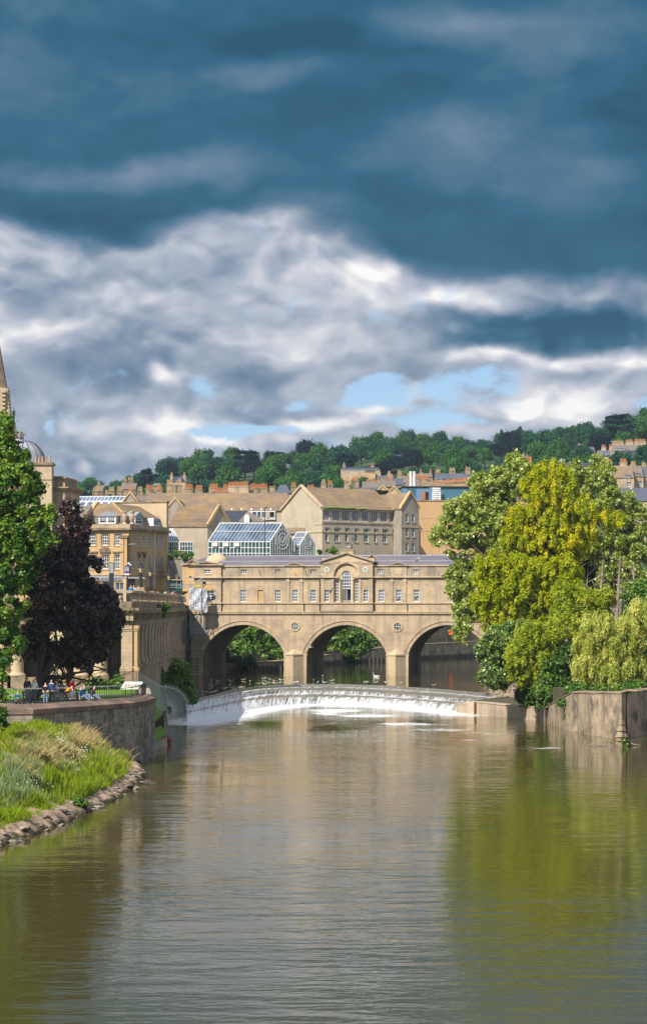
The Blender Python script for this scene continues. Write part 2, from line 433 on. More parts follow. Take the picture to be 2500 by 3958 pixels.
class Frame:
    "a building's own plan axes: u along the facade, v away from the camera"
    def __init__(s, px, Y, deg):
        s.o = Vector(((px-1250)/FP*Y, Y)); t = R(deg); s.th = t
        s.a = Vector((math.cos(t), math.sin(t))); s.b = Vector((-math.sin(t), math.cos(t)))
    def u(s, px, v=0.0):
        q = (px-1250)/FP; o = s.o + s.b*v
        return (q*o.y - o.x)/(s.a.x - q*s.a.y)
    def v(s, px, u=0.0):
        q = (px-1250)/FP; o = s.o + s.a*u
        return (q*o.y - o.x)/(s.b.x - q*s.b.y)
    def Y(s, u, v=0.0): return (s.o + s.a*u + s.b*v).y
    def z(s, py, u, v=0.0): return CZ + (HZ-py)/FP*s.Y(u, v)
    def root(s, name, zb, **k): return empty(name, s.o.x, s.o.y, zb, s.th, **k)
def window(root, fr, a0, a1, z0, z1, cols=3, rows=4, d=0.16, t=0.05, fm=None, gm=None, sill=True, bar=None, label=None, midrail=True):
    m = MB(); t2 = bar or t*0.7
    m.fbox(fr, a0, a0+t, z0, z1, d-.03, d+.04); m.fbox(fr, a1-t, a1, z0, z1, d-.03, d+.04)
    m.fbox(fr, a0+t, a1-t, z0, z0+t*1.3, d-.03, d+.04); m.fbox(fr, a0+t, a1-t, z1-t, z1, d-.03, d+.04)
    for i in range(1, cols):
        a = a0 + (a1-a0)*i/cols; m.fbox(fr, a-t2/2, a+t2/2, z0+t*1.3, z1-t, d-.02, d+.03)
    for j in range(1, rows):
        z = z0 + (z1-z0)*j/rows; tt = t if (midrail and j*2 == rows) else t2
        m.fbox(fr, a0+t, a1-t, z-tt/2, z+tt/2, d-.024, d+.034)
    w = m.build('window', fm or M['white'], root)
    g = MB(); g.quad(fr(a0, z0, d+.02), fr(a1, z0, d+.02), fr(a1, z1, d+.02), fr(a0, z1, d+.02))
    g.build('pane', gm or M['glass'], w)
    if sill:
        s_ = MB(); s_.fbox(fr, a0-.12, a1+.12, z0-.14, z0-.002, -.10, d-.035); s_.build('sill', M['bath_pale'], w)
    if label: w['label'] = label
    return w
def pots(mb, cx, cy, z, n, dx, dy=0.0, r=0.14, h=0.6):
    for i in range(n):
        k = i-(n-1)/2; hh = h*random.uniform(.85, 1.15)
        mb.lathe([(r*.95, 0), (r*.8, hh*.75), (r*1.05, hh*.8), (r, hh)], (cx+k*dx, cy+k*dy, z), 7)
def text_mesh(s, size, mat, parent, loc, name='lettering', rot=(R(90), 0, 0), depth=0.01):
    cu = bpy.data.curves.new(name, 'FONT'); cu.body = s; cu.size = size; cu.extrude = depth; cu.align_x = 'CENTER'
    tmp = bpy.data.objects.new(name, cu); COL.objects.link(tmp)
    dg = bpy.context.evaluated_depsgraph_get(); dg.update()
    me = bpy.data.meshes.new_from_object(tmp.evaluated_get(dg))
    bpy.data.objects.remove(tmp)
    o = bpy.data.objects.new(name, me); COL.objects.link(o); me.materials.clear(); me.materials.append(mat)
    o.parent = parent; o.location = (loc[0], loc[1], loc[2]-ZB.get(parent, 0)); o.rotation_euler = rot
    return o

# ================================================================ the river
def interp(pts, n):
    xs = [p[0] for p in pts]; ys = [p[1] for p in pts]
    X = np.linspace(xs[0], xs[-1], n); return list(zip(X, np.interp(X, xs, ys)))
def smooth_list(l, k=3):
    a = np.array(l, float)
    for _ in range(k):
        b = a.copy(); b[1:-1] = (a[:-2]+2*a[1:-1]+a[2:])/4; a = b
    return a
UP = 1.5             # level of the upper river
C0px = [(716,2709),(760,2700.5),(800,2692),(894,2668),(1000,2652),(1152,2644.5),(1300,2644),(1510,2651),(1721,2665),(1957,2687)]
C1px = [(720,2728),(810,2707.6),(915.6,2686.6),(1000,2673.5),(1073,2668),(1231,2666.6),(1300,2668),(1458,2676),(1616,2686.6),(1773,2697),(1889,2707)]
C2px = [(723,2758),(826,2737),(894.6,2720.8),(968,2707.6),(1058,2698),(1152,2694.5),(1247,2693.4),(1300,2694.5),(1405,2696),(1510,2700.8),(1616,2709),(1721,2718),(1825,2727)]
C3px = [(722,2794),(821,2780),(887,2760),(968,2744),(1057,2730),(1152,2724),(1231,2721),(1300,2721),(1405,2723),(1563,2733),(1721,2748),(1773,2754),(1800,2757)]
NS = 220
def curve(px, z):
    a = np.array([tuple(PZ(x, y, z)) for x, y in interp(px, NS)])
    return smooth_list(a, 14)
C0, C1, C2, C3 = curve(C0px, UP), curve(C1px, 1.15), curve(C2px, .75), curve(C3px, 0.0)

def grid_mesh(name, rows, mat, attrs=None, parent=None, smooth=True):
    "rows: list of arrays (n,3)"
    V = np.array(rows); r, n, _ = V.shape
    me = bpy.data.meshes.new(name)
    me.vertices.add(r*n); me.vertices.foreach_set('co', V.reshape(-1).astype(np.float32))
    i = np.arange((r-1)*n).reshape(r-1, n)[:, :-1].reshape(-1)
    q = np.stack([i, i+1, i+n+1, i+n], 1)
    nf = len(q)
    me.loops.add(nf*4); me.polygons.add(nf)
    me.loops.foreach_set('vertex_index', q.reshape(-1).astype(np.int32))
    me.polygons.foreach_set('loop_start', (np.arange(nf)*4).astype(np.int32))
    me.polygons.foreach_set('use_smooth', np.full(nf, smooth))
    for k, a in (attrs or {}).items():
        at = me.attributes.new(k, 'FLOAT', 'POINT'); at.data.foreach_set('value', np.asarray(a, np.float32).reshape(-1))
    me.update(); me.validate()
    me.materials.append(mat)
    o = bpy.data.objects.new(name, me); COL.objects.link(o)
    if parent is not None: o.parent = parent
    return o

def water_mat(name, deep, near, wave=1.0, foam=True):
    m, nt, N, L = new_mat(name)
    o = N('ShaderNodeOutputMaterial')
    b = N('ShaderNodeBsdfPrincipled'); b.inputs['IOR'].default_value = 1.44
    b.inputs['Roughness'].default_value = 0.04
    b.inputs['Specular IOR Level'].default_value = 0.5
    tc = N('ShaderNodeTexCoord'); ob = tc.outputs['Object']
    n0 = nz(N, L, ob, 0.05, 3, 0.5)
    L(mixc(N, L, mr(N, L, n0, .35, .65), deep, near), b.inputs['Base Color'])
    # ripples: long crested across the stream
    a1 = nz(N, L, ob, 1.0, 3, 0.55, (0.40, 0.85, 1))
    a2 = nz(N, L, ob, 1.0, 3, 0.6, (1.1, 2.4, 1))
    a3 = nz(N, L, ob, 1.0, 2, 0.5, (0.10, 0.22, 1))
    calm = mr(N, L, nz(N, L, ob, 0.035, 3, 0.6, (1, .6, 1)), .38, .62, 0.25, 1.45)
    def mul(a, k):
        x = N('ShaderNodeMath'); x.operation = 'MULTIPLY'; L(a, x.inputs[0])
        if isinstance(k, float): x.inputs[1].default_value = k
        else: L(k, x.inputs[1])
        return x.outputs[0]
    def add(a, c):
        x = N('ShaderNodeMath'); x.operation = 'ADD'; L(a, x.inputs[0]); L(c, x.inputs[1]); return x.outputs[0]
    h = mul(add(add(mul(a1, .046*wave), mul(a2, .011*wave)), mul(a3, .05*wave)), calm)
    bp = N('ShaderNodeBump'); bp.inputs['Strength'].default_value = 1.0; bp.inputs['Distance'].default_value = 1.0
    L(h, bp.inputs['Height']); L(bp.outputs[0], b.inputs['Normal'])
    if not foam:
        L(b.outputs[0], o.inputs[0]); return m
    at = N('ShaderNodeAttribute'); at.attribute_name = 'foam'
    fn = nz(N, L, ob, 1.0, 7, 0.72, (.55, 1.3, .6))
    x = N('ShaderNodeMath'); x.operation = 'ADD'; L(at.outputs['Fac'], x.inputs[0]); L(mr(N, L, fn, 0, 1, -.75, .75), x.inputs[1])
    fm = mr(N, L, x.outputs[0], .42, .66)
    w = N('ShaderNodeBsdfPrincipled'); w.inputs['Base Color'].default_value = (.76, .78, .80, 1); w.inputs['Roughness'].default_value = .6
    ms = N('ShaderNodeMixShader'); L(fm, ms.inputs[0]); L(b.outputs[0], ms.inputs[1]); L(w.outputs[0], ms.inputs[2])
    L(ms.outputs[0], o.inputs[0]); return m
M['river'] = water_mat('river_water', (.060, .054, .014), (.078, .066, .018), 1.0)
M['river_up'] = water_mat('upper_river_water', (.035, .042, .012), (.048, .045, .015), 0.35, False)
def fall_mat():
    m, nt, N, L = new_mat('falling_water')
    o = N('ShaderNodeOutputMaterial')
    b = N('ShaderNodeBsdfPrincipled'); b.inputs['Roughness'].default_value = .18
    b.inputs['Base Color'].default_value = (.16, .155, .13, 1)
    tc = N('ShaderNodeTexCoord'); ob = tc.outputs['Object']
    at = N('ShaderNodeAttribute'); at.attribute_name = 'foam'
    lane = N('ShaderNodeAttribute'); lane.attribute_name = 'lane'
    ln = N('ShaderNodeCombineXYZ'); L(lane.outputs['Fac'], ln.inputs[0])
    s = N('ShaderNodeSeparateXYZ'); L(ob, s.inputs[0]); L(s.outputs[2], ln.inputs[1])
    st = nz(N, L, ln.outputs[0], 1.0, 6, 0.75, (3.2, .9, 1))
    fn = nz(N, L, ob, 1.4, 7, 0.75)
    q = N('ShaderNodeMath'); q.operation = 'ADD'; L(mr(N, L, st, 0, 1, -1.25, 1.25), q.inputs[0]); L(mr(N, L, fn, 0, 1, -.5, .5), q.inputs[1])
    x = N('ShaderNodeMath'); x.operation = 'ADD'; L(at.outputs['Fac'], x.inputs[0]); L(q.outputs[0], x.inputs[1])
    fm = mr(N, L, x.outputs[0], .30, .72)
    bp = N('ShaderNodeBump'); bp.inputs['Strength'].default_value = .6; bp.inputs['Distance'].default_value = .15
    L(q.outputs[0], bp.inputs['Height']); L(bp.outputs[0], b.inputs['Normal'])
    w = N('ShaderNodeBsdfPrincipled'); w.inputs['Base Color'].default_value = (.78, .80, .82, 1); w.inputs['Roughness'].default_value = .5
    L(bp.outputs[0], w.inputs['Normal'])
    ms = N('ShaderNodeMixShader'); L(fm, ms.inputs[0]); L(b.outputs[0], ms.inputs[1]); L(w.outputs[0], ms.inputs[2])
    L(ms.outputs[0], o.inputs[0]); return m
M['fall'] = fall_mat()

def build_weir():
    rows = []; foam = []; lane = []
    lx = np.arange(NS)*0.22
    s = np.linspace(0, 1, NS)
    def row(P_, z, f, wob=0.0):
        a = P_.copy(); a[:, 2] = z + wob*np.sin(lx*7.3+z*9)*.5 + wob*np.cos(lx*17.1)*.5
        rows.append(a); foam.append(f*np.ones(NS)); lane.append(lx)
    def lerp(a, b, t): return a*(1-t)+b*t
    def step(A, B, za, zb, flat_f, lipw, steps, face_f):
        d = B-A; d[:, 2] = 0; ln = np.linalg.norm(d, axis=1, keepdims=True)+1e-6; d = d/ln
        w = np.minimum(lipw, ln*0.45)
        for k in range(steps+1):
            t = k/steps
            row(A + d*w*(t**.6), za+(zb-za)*(t**1.6), face_f*(.55+.45*t), .01)
        n = 8
        for k in range(1, n):
            t = k/n
            row(lerp(A + d*w, B, t), zb + (.05*(1-t)), flat_f*(1-t)**1.6*.95, .02*(1-t))
    leftw = np.clip(1-(s-.0)/.30, 0, 1)
    step(C0.copy(), C1.copy(), UP, 1.15, .72, .45, 4, .08)
    i0 = len(foam)
    step(C1.copy(), C2.copy(), 1.15, .75, .90, .55, 4, .42)
    # last fall down to the lower river
    d = C3-C2
    for k in range(9):
        t = k/8
        a = lerp(C2, C3, t**.7*1.0); row(a, .75+(-.08-.75)*(t**1.5), .40+.26*t, .015)
    foam = np.array(foam)
    for j in range(5, len(foam)): foam[j] = foam[j] + leftw*.42
    # two notches of smooth water near the middle of the weir
    for c, wd in ((0.455, .012),):
        foam -= .25*np.exp(-((s-c)/wd)**2)[None, :]
    o = grid_mesh('weir', rows, M['fall'], {'foam': foam, 'lane': np.array(lane)})
    tag(o, 'curved three step river weir with white water pouring over it below the bridge', 'weir')
    return o
build_weir()

# lower river surface, finely divided where it foams
def build_lower():
    ys = np.concatenate([np.linspace(-40, 170, 60), np.linspace(171, 276, 260)])
    xs = np.concatenate([np.linspace(-90, -19, 12), np.linspace(-18, 30, 190), np.linspace(32, 110, 12)])
    X, Y = np.meshgrid(xs, ys)
    F = np.zeros_like(X) - .35
    sel = Y > 165
    P3 = C3[:, :2]
    xx, yy = X[sel], Y[sel]
    D = np.full(xx.shape, 99.0); S = np.zeros(xx.shape)
    for j in range(0, NS, 2):
        dj = np.hypot((xx-P3[j, 0]), (yy-P3[j, 1])*.8); m_ = dj < D
        D[m_] = dj[m_]; S[m_] = j/NS
    f = .95*np.exp(-(D/3.0)**1.3) - .12 + .30*np.exp(-(D/9.0))
    def patch(px, py, rx, ry, v):
        c = PZ(px, py, 0); Yc = c.y
        ax = rx/FP*Yc; ay = Yc*ry/(py-HZ)
        return v*np.exp(-(((xx-c.x)/ax)**2+((yy-c.y)/ay)**2)**1.2)
    for a in [(1300,2748,110,7,.65),(1420,2768,120,6,.75),(1260,2760,60,6,.5),(1330,2784,120,5,.2),(1600,2800,130,8,.42),(1700,2822,190,10,.44),(1900,2838,180,9,.36),(1880,2862,200,7,.32),
              (2080,2895,110,4,.45),(1620,2880,200,10,.18),(2150,2890,60,4,.35),(1480,2800,150,8,.22),(1150,2790,150,8,.06),(900,2800,130,6,.08),(760,2805,60,6,.12),(1780,2770,120,8,.2),(1990,2800,100,6,.1)]:
        f = f + patch(*a)
    F[sel] = f + .17
    rows = [np.stack([X[j], Y[j], np.zeros_like(X[j])], 1) for j in range(len(ys))]
    o = grid_mesh('river', rows, M['river'], {'foam': F}); tag(o, kind='structure')
build_lower()
def build_upper():
    # starts on the weir crest and runs upstream
    xl = np.linspace(-60, C0[0, 0]-.05, 6); xr = np.linspace(C0[-1, 0]+.05, 120, 12)
    bx = np.concatenate([xl, C0[:, 0], xr]); by = np.concatenate([np.full(6, C0[0, 1]), C0[:, 1], np.full(12, C0[-1, 1])])
    rows = []
    for t in np.concatenate([[0, .004, .01, .03], np.linspace(.08, 1, 14)]):
        yy = by + (470-by)*t
        rows.append(np.stack([bx, yy, np.full_like(bx, UP)], 1))
    o = grid_mesh('upper_river', rows, M['river_up']); tag(o, kind='structure')
build_upper()

# ================================================================ the ground
BANK = [(-3000,319),(-60,319),(-14.4,319),(-10.2,327),(-6,334),(4.8,375),(11.2,384),(18,399),(30,422),(60,430),(3000,430)]
def bank_y(x): return float(np.interp(x, [b[0] for b in BANK], [b[1] for b in BANK]))
RIDGE = [(-600,1900),(100,1925),(300,1905),(450,1895),(560,1850),(700,1830),(900,1800),(1100,1790),(1300,1770),(1459,1745),(1700,1740),(1900,1745),(2100,1720),(2300,1700),(2500,1665),(3000,1620),(4200,1600)]
RY = 1150.0
def ground_z(x, y):
    yb = bank_y(x)
    if y < yb: return -3
    px = 1250 + FP*x/max(y, 50)
    zr = CZ + (HZ - (float(np.interp(px, [r[0] for r in RIDGE], [r[1] for r in RIDGE]))+22))/FP*RY
    k = min(max((px-1800)/500, 0), 1.3); zq = 28 + 18*k
    if y <= 640: return float(np.interp(y, [0, 440, 640], [11.2, 12.0+6*k, zq]))
    t = min(1, (y-640)/(RY-640)); t = t*t*(3-2*t)*.35 + t*.65
    z = zq + (zr-zq)*t
    if y > RY: z = zr - (y-RY)*.02
    return float(z)
def build_ground():
    xs = np.concatenate([np.linspace(-2600, -420, 10), np.linspace(-400, -62, 14), np.linspace(-60, 60, 49), np.linspace(64, 420, 16), np.linspace(500, 2600, 10)])
    # one sheet: river bed in front, the town terrace behind the far bank, the hill, and on to the horizon
    offs = [0.0, 0.02, 6.9, 7.1, 21.9, 22.1] + list(np.linspace(30, 120, 6)) + list(np.linspace(150, 980, 36)) + [1150, 1400, 1800, 2200]
    rows = []
    for y in (-400, 0, 200, 300): rows.append(np.array([(x, y, -3.0) for x in xs]))
    for k, d in enumerate(offs):
        r = []
        for x in xs:
            yb = bank_y(x)+.3; y = yb+d
            r.append((x, y, -3.0 if k == 0 else (2.35 if d < 7.0 or (d < 22 and x < 3) else ground_z(x, y))))
        rows.append(np.array(r))
    o = grid_mesh('ground', rows, M['hill'], smooth=True); tag(o, kind='structure')
build_ground()
def slab_obj(name, poly, z0, z1, mat, **k):
    m = MB(); m.slab(poly, z0, z1); o = m.build(name, mat); tag(o, **k); return o
# the park terrace on the left bank
slab_obj('park_terrace', [(-120,143.2),(-19.6,143.2),(-14.0,152.0),(-13.3,161.5),(-13.6,172),(-14.9,186),(-17,186.5),(-120,186.5)], -3, 4.15, M['paving'], kind='structure')
slab_obj('lawn', [(-100,158),(-14.4,160.5),(-15.6,183.5),(-100,183.5)], 4.1, 4.18, M['lawn'], kind='structure')
slab_obj('park_path', [(-100,171.5),(-14.9,167.8),(-15.0,170.3),(-100,174.5)], 4.12, 4.185, M['paving'], kind='structure')
# street level behind the colonnade
slab_obj('street', [(-120,187.2),(-17.3,187.2),(-17.1,205),(-17.2,233),(-18.6,290),(-19.5,318.9),(-120,318.9)], -3, 11.38, M['asphalt'], kind='structure')

# low lawn slope and quay at the foot of the fan railing
def lowlawn():
    m = MB()
    a = [PZ(594, 2878, .8), PZ(640, 2838, .86), PZ(634, 2790, .9), PZ(628, 2757, 1.1), Vector((-15.3, 214, 1.2))]
    b = [Vector((-13.2, 161.2, 3.0)), Vector((-13.6, 171, 3.4)), Vector((-14.4, 182, 3.6)), Vector((-15.9, 195, 3.4)), Vector((-17.0, 214, 3.2))]
    for i in range(4): m.quad(a[i], a[i+1], b[i+1], b[i])
    o = m.build('lawn_slope', M['lawn']); tag(o, kind='structure')
lowlawn()

# ---------------------------------------------------------------- quay and retaining walls, left bank
def ribbon_wall(name, pts, z0, z1, th, mat, cap=None, cap_h=.25, cap_w=.15, side=1, **k):
    "pts: plan polyline of the water face; thickness th to the land side"
    root = empty(name, pts[0][0], pts[0][1], z0, **k)
    n = len(pts); V = [Vector((p[0], p[1])) for p in pts]
    def off(i, d):
        t = (V[min(i+1, n-1)]-V[max(i-1, 0)]).normalized(); nn = Vector((-t.y, t.x))*side
        return V[i]+nn*d
    def ribbon(d0, d1, za, zb, zc=None):
        "zb may differ on the back edge (zc)"
        m = MB(); zc = zb if zc is None else zc
        A = [off(i, d0)-V[0] for i in range(n)]; B = [off(i, d1)-V[0] for i in range(n)]
        f = lambda z, i: z[i] if isinstance(z, (list, tuple)) else z
        for i in range(n-1):
            a0, a1, b0, b1 = A[i], A[i+1], B[i], B[i+1]
            m.quad((a0.x,a0.y,f(za,i)),(a1.x,a1.y,f(za,i+1)),(a1.x,a1.y,f(zb,i+1)),(a0.x,a0.y,f(zb,i)))
            m.quad((b0.x,b0.y,f(za,i)),(b1.x,b1.y,f(za,i+1)),(b1.x,b1.y,f(zc,i+1)),(b0.x,b0.y,f(zc,i)))
            m.quad((a0.x,a0.y,f(zb,i)),(a1.x,a1.y,f(zb,i+1)),(b1.x,b1.y,f(zc,i+1)),(b0.x,b0.y,f(zc,i)))
        for i in (0, n-1):
            m.quad((A[i].x,A[i].y,f(za,i)),(B[i].x,B[i].y,f(za,i)),(B[i].x,B[i].y,f(zc,i)),(A[i].x,A[i].y,f(zb,i)))
        return m
    ribbon(0, th, z0, z1).build('wall', mat, root)
    if cap:
        zt = z1 if isinstance(z1, (list, tuple)) else [z1]*n
        ribbon(-cap_w, th+cap_w, [z+.003 for z in zt], [z+cap_h*.5 for z in zt], [z+cap_h for z in zt]).build('coping', cap, root)
    return root, ribbon
g = lambda px, py: tuple(PZ(px, py, 0))[:2]
retw = [(-26,141.0),(-19.0,142.0),(-16.2,146.5),(-13.35,152.0),(-12.75,156),(-12.45,160.6),(-13.1,161.6)]
ribbon_wall('retaining_wall', retw, -2, 4.05, .9, M['grey_wall'], M['coping'], .62, .1, 1,
            label='tall blackened stone retaining wall with sloping coping below the benches', cat='wall')
m = MB(); m.box(-.95, .95, -.7, .5, 0, 1.35); r = empty('wall_pier', *PZ(84, 2758, 4.1)[:2], 3.5, label='plain square stone pier at the left end of the river wall', cat='wall')
m.build('block', M['bath_dirty'], r); m = MB(); m.box(-1.0, 1.0, -.75, .55, 1.353, 1.45); m.build('cap', M['bath_dirty'], r)
quay = [g(590,2908), g(620,2893), g(646,2882), tuple(PZ(647,2800,.85))[:2], tuple(PZ(642,2763,.85))[:2], (-15.5,217), (-15.2,224.5)]
ribbon_wall('quay_wall', quay, -2, .72, .55, M['quay'], M['coping'], .14, .06, 1,
            label='low river quay wall with reddish coping between the tall wall and the weir', cat='wall')

# far bank: low river wall, piles and railing seen through the arches
def far_bank():
    pts = [(-24,318.7)]+[(x, bank_y(x)) for x in (-14.4,-10.2,-6,-2,1.5,4.8,8,11.2,18,24,30,45,60)]
    ribbon_wall('embankment_wall', pts, -1, [2.6,2.6,2.7,2.8,3.0,3.2,3.4,3.7,4.0,4.2,4.3,4.4,4.4,4.4], .7, M['bastion'], M['bath_dirty'], .18, .1, 1,
        label='long embankment wall along the far side of the upper river, seen through the arches', cat='wall')
    up = [(-24,340.5),(-12,344),(-6,356),(2.5,388),(3.2,375.5),(11.2,390),(18,405),(30,428),(60,437)]
    ribbon_wall('promenade_wall', up, 2, 11.1, .6, M['bath_dirty'], M['bath_dirty'], .3, .15, 1,
        label='dark stained stone wall rising behind the riverside railing beyond the bridge', cat='wall')
    m = MB()
    m.add([(x, y+.5, 4.0 if x > 0 else 2.5) for x, y in [(-24,318.7),(-10,327),(4.8,375),(30,422),(60,430)]] + [(x, y, 4.0 if x > 0 else 2.5) for x, y in [(60,437.5),(30,428.5),(4.8,381.5),(-10,348),(-24,341)]],
          [(0,1,8,9),(1,2,7,8),(2,3,6,7),(3,4,5,6)])
    tag(m.build('towpath', M['paving']), kind='structure')
    # timber piles at the water line
    P_ = [Vector((x, bank_y(x))) for x in np.linspace(-14.0, 34, 600)]
    root = empty('pile_fence', -12.0, 322.0, 0, label='row of dark timber piles at the waterline of the far bank', cat='piling')
    acc = 0; k = 0; last = P_[0]; cnt = 0
    rail = MB()
    stuff = MB()
    for p in P_[1:]:
        acc += (p-last).length
        d = (p-last); last = p
        if acc > 1.15 and cnt < 96:
            acc = 0; cnt += 1
            nn = Vector((d.y, -d.x)).normalized()*.35
            q = p+nn
            m = MB(); m.box(q.x+12-.13, q.x+12+.13, q.y-322-.12, q.y-322+.12, 0.6, 2.28+random.uniform(-.08, .08)); m.build('post', M['timber'], root)
    pr = [(x, bank_y(x)) for x in (-14,-10.2,-6,-2,1.5,4.8,8,11.2,18,24,30,34)]
    for i in range(len(pr)-1):
        for z in (1.75, 2.1):
            rail.bar((pr[i][0]+12+.2, pr[i][1]-322-.15, z), (pr[i+1][0]+12+.2, pr[i+1][1]-322-.15, z), .09)
    rail.build('rail', M['timber'], root)
    # railing on the promenade right of centre
    rr = empty('promenade_railing', 5, 375, 4.3, label='dark iron railing along the far promenade seen through the right arch', cat='railing')
    pts = [(4.8,375.4),(11.2,384.4),(18,399.4),(30,422.4),(44,426)]
    m = MB(); n = 0
    for i in range(len(pts)-1):
        a, b = Vector(pts[i]), Vector(pts[i+1]); L_ = (b-a).length; c = int(L_/1.9)
        for z in (5.55, 5.05): m.bar((a.x-5, a.y-375, z), (b.x-5, b.y-375, z), .05)
        for j in range(c):
            q = a+(b-a)*j/c; s_ = MB(); s_.bar((q.x-5, q.y-375, 4.4), (q.x-5, q.y-375, 5.6), .05); s_.build('post', M['iron'], rr)
    m.build('rail', M['iron'], rr)
    c = PZ(1742, 2478, 3.0); c = P(1742, 2448, 404)
    lb = empty('lifebuoy', c.x, c.y-.6, c.z-.7, label='orange lifebuoy housing on the railing seen through the right arch', cat='lifebuoy')
    m = MB(); seg = 20
    ring = [(math.cos(2*math.pi*i/seg)*.38, 0, .8+math.sin(2*math.pi*i/seg)*.38) for i in range(seg+1)]
    m.tube([(x, y, z+c.z-.7) for x, y, z in ring], .11, 8); m.build('ring', M['orange'], lb)
    m = MB(); m.bar((0, .1, c.z-1.6), (0, .1, c.z+.1), .04); m.build('post', M['iron'], lb)
    m = MB(); m.box(-.42, .42, .02, .08, c.z-.35, c.z+.55); m.build('backboard', M['orange'], lb)
far_bank()

# ---------------------------------------------------------------- right bank: quay, block, bastion
def right_bank():
    q = [g(1831,2763), g(1838,2762), g(1900,2769), g(1970,2777), g(2040,2783), g(2094,2786.5)]
    low = [tuple(PZ(1837,2713,1.33))[:2]] + q
    r, rib = ribbon_wall('low_quay', q, -2, 1.22, .8, M['quay'], M['quay'], .13, .05, 1,
        label='long low pale concrete quay beside the right end of the weir', cat='quay')
    m = MB(); m.bar((1.5, -1.5, .9-(-2)*0), (5.5, -6.2, .35), .03, 5)
    b = [g(2094,2786.5), g(2130,2802), g(2173,2815), g(2210,2828.6), g(2290,2843), g(2402,2857.5), g(2450,2850), g(2500,2842), g(2560,2836), g(2640, 2820)]
    zt = [1.35, 1.9, 2.7, 3.45, 3.6, 3.8, 3.8, 3.8, 3.8, 3.8]
    ribbon_wall('bastion_wall', b, -2, zt, 1.0, M['bastion'], M['bath_dirty'], .2, .06, 1,
        label='high rounded stone bastion with dark stains and a cutwater at the right edge', cat='wall')
    # stepped stone cutwater on the corner of the bastion
    c = PZ(2402, 2860, 0); k = empty('cutwater', c.x, c.y, 0, label='stepped triangular stone cutwater on the corner of the bastion', cat='buttress')
    for i in range(5):
        m = MB(); w = .62*(1-i/6); z0 = i*.52-.3
        m.add([(-w,.15,z0),(0,-w*.75,z0),(w,.15,z0),(-w*.55,.12,z0+.52),(0,-.08,z0+.52),(w*.55,.12,z0+.52)], [(0,1,4,3),(1,2,5,4),(3,4,5),(0,2,1)])
        m.build('step', M['bath_dirty'], k)
    c = PZ(1806, 2757, 0); k = empty('mooring_block', c.x, c.y, 0, .08, label='squat concrete block standing in the water at the foot of the weir', cat='block')
    m = MB(); m.box(-.82, .82, -.4, 2.6, -1, .86); m.build('block', M['quay'], k)
    m = MB(); m.box(-.86, .86, -.44, 2.64, .863, .96); m.build('cap', M['quay'], k)
    # island ground
    poly = [(x+.3, y+.5) for x, y in q] + [(28, 213), (90, 214), (90, 262), (24, 262), (20.2, 240), (15.9, 228)]
    slab_obj('island', poly, -3, 1.27, M['earth'], kind='structure')
    poly2 = [(x+.2, y+.6) for x, y in b[1:]] + [(34, 183), (120, 183), (120, 296), (30, 296), (29, 262), (28, 225), (24.5, 214)]
    slab_obj('island_mound', poly2, -3, 3.5, M['earth'], kind='structure')
    slab_obj('right_bank', [(60, 20), (400, 20), (400, 300), (60, 300), (48, 180), (52, 100)], -3, 5.0, M['earth'], kind='structure')
    # fallen slab ramp beside the weir
    c = PZ(1985, 2694, 1.4); k = empty('stone_slab', c.x, c.y, 1.3, R(20), label='long weathered plank bridging the end of the weir crest', cat='slab')
    m = MB(); m.add([(-2.4,-.35,1.33),(2.4,-.35,1.75),(2.4,.35,1.75),(-2.4,.35,1.33),(-2.4,-.35,1.5),(2.4,-.35,1.92),(2.4,.35,1.92),(-2.4,.35,1.5)], [(0,3,2,1),(4,5,6,7),(0,1,5,4),(1,2,6,5),(2,3,7,6),(3,0,4,7)])
    m.build('plank', M['quay'], k)
right_bank()

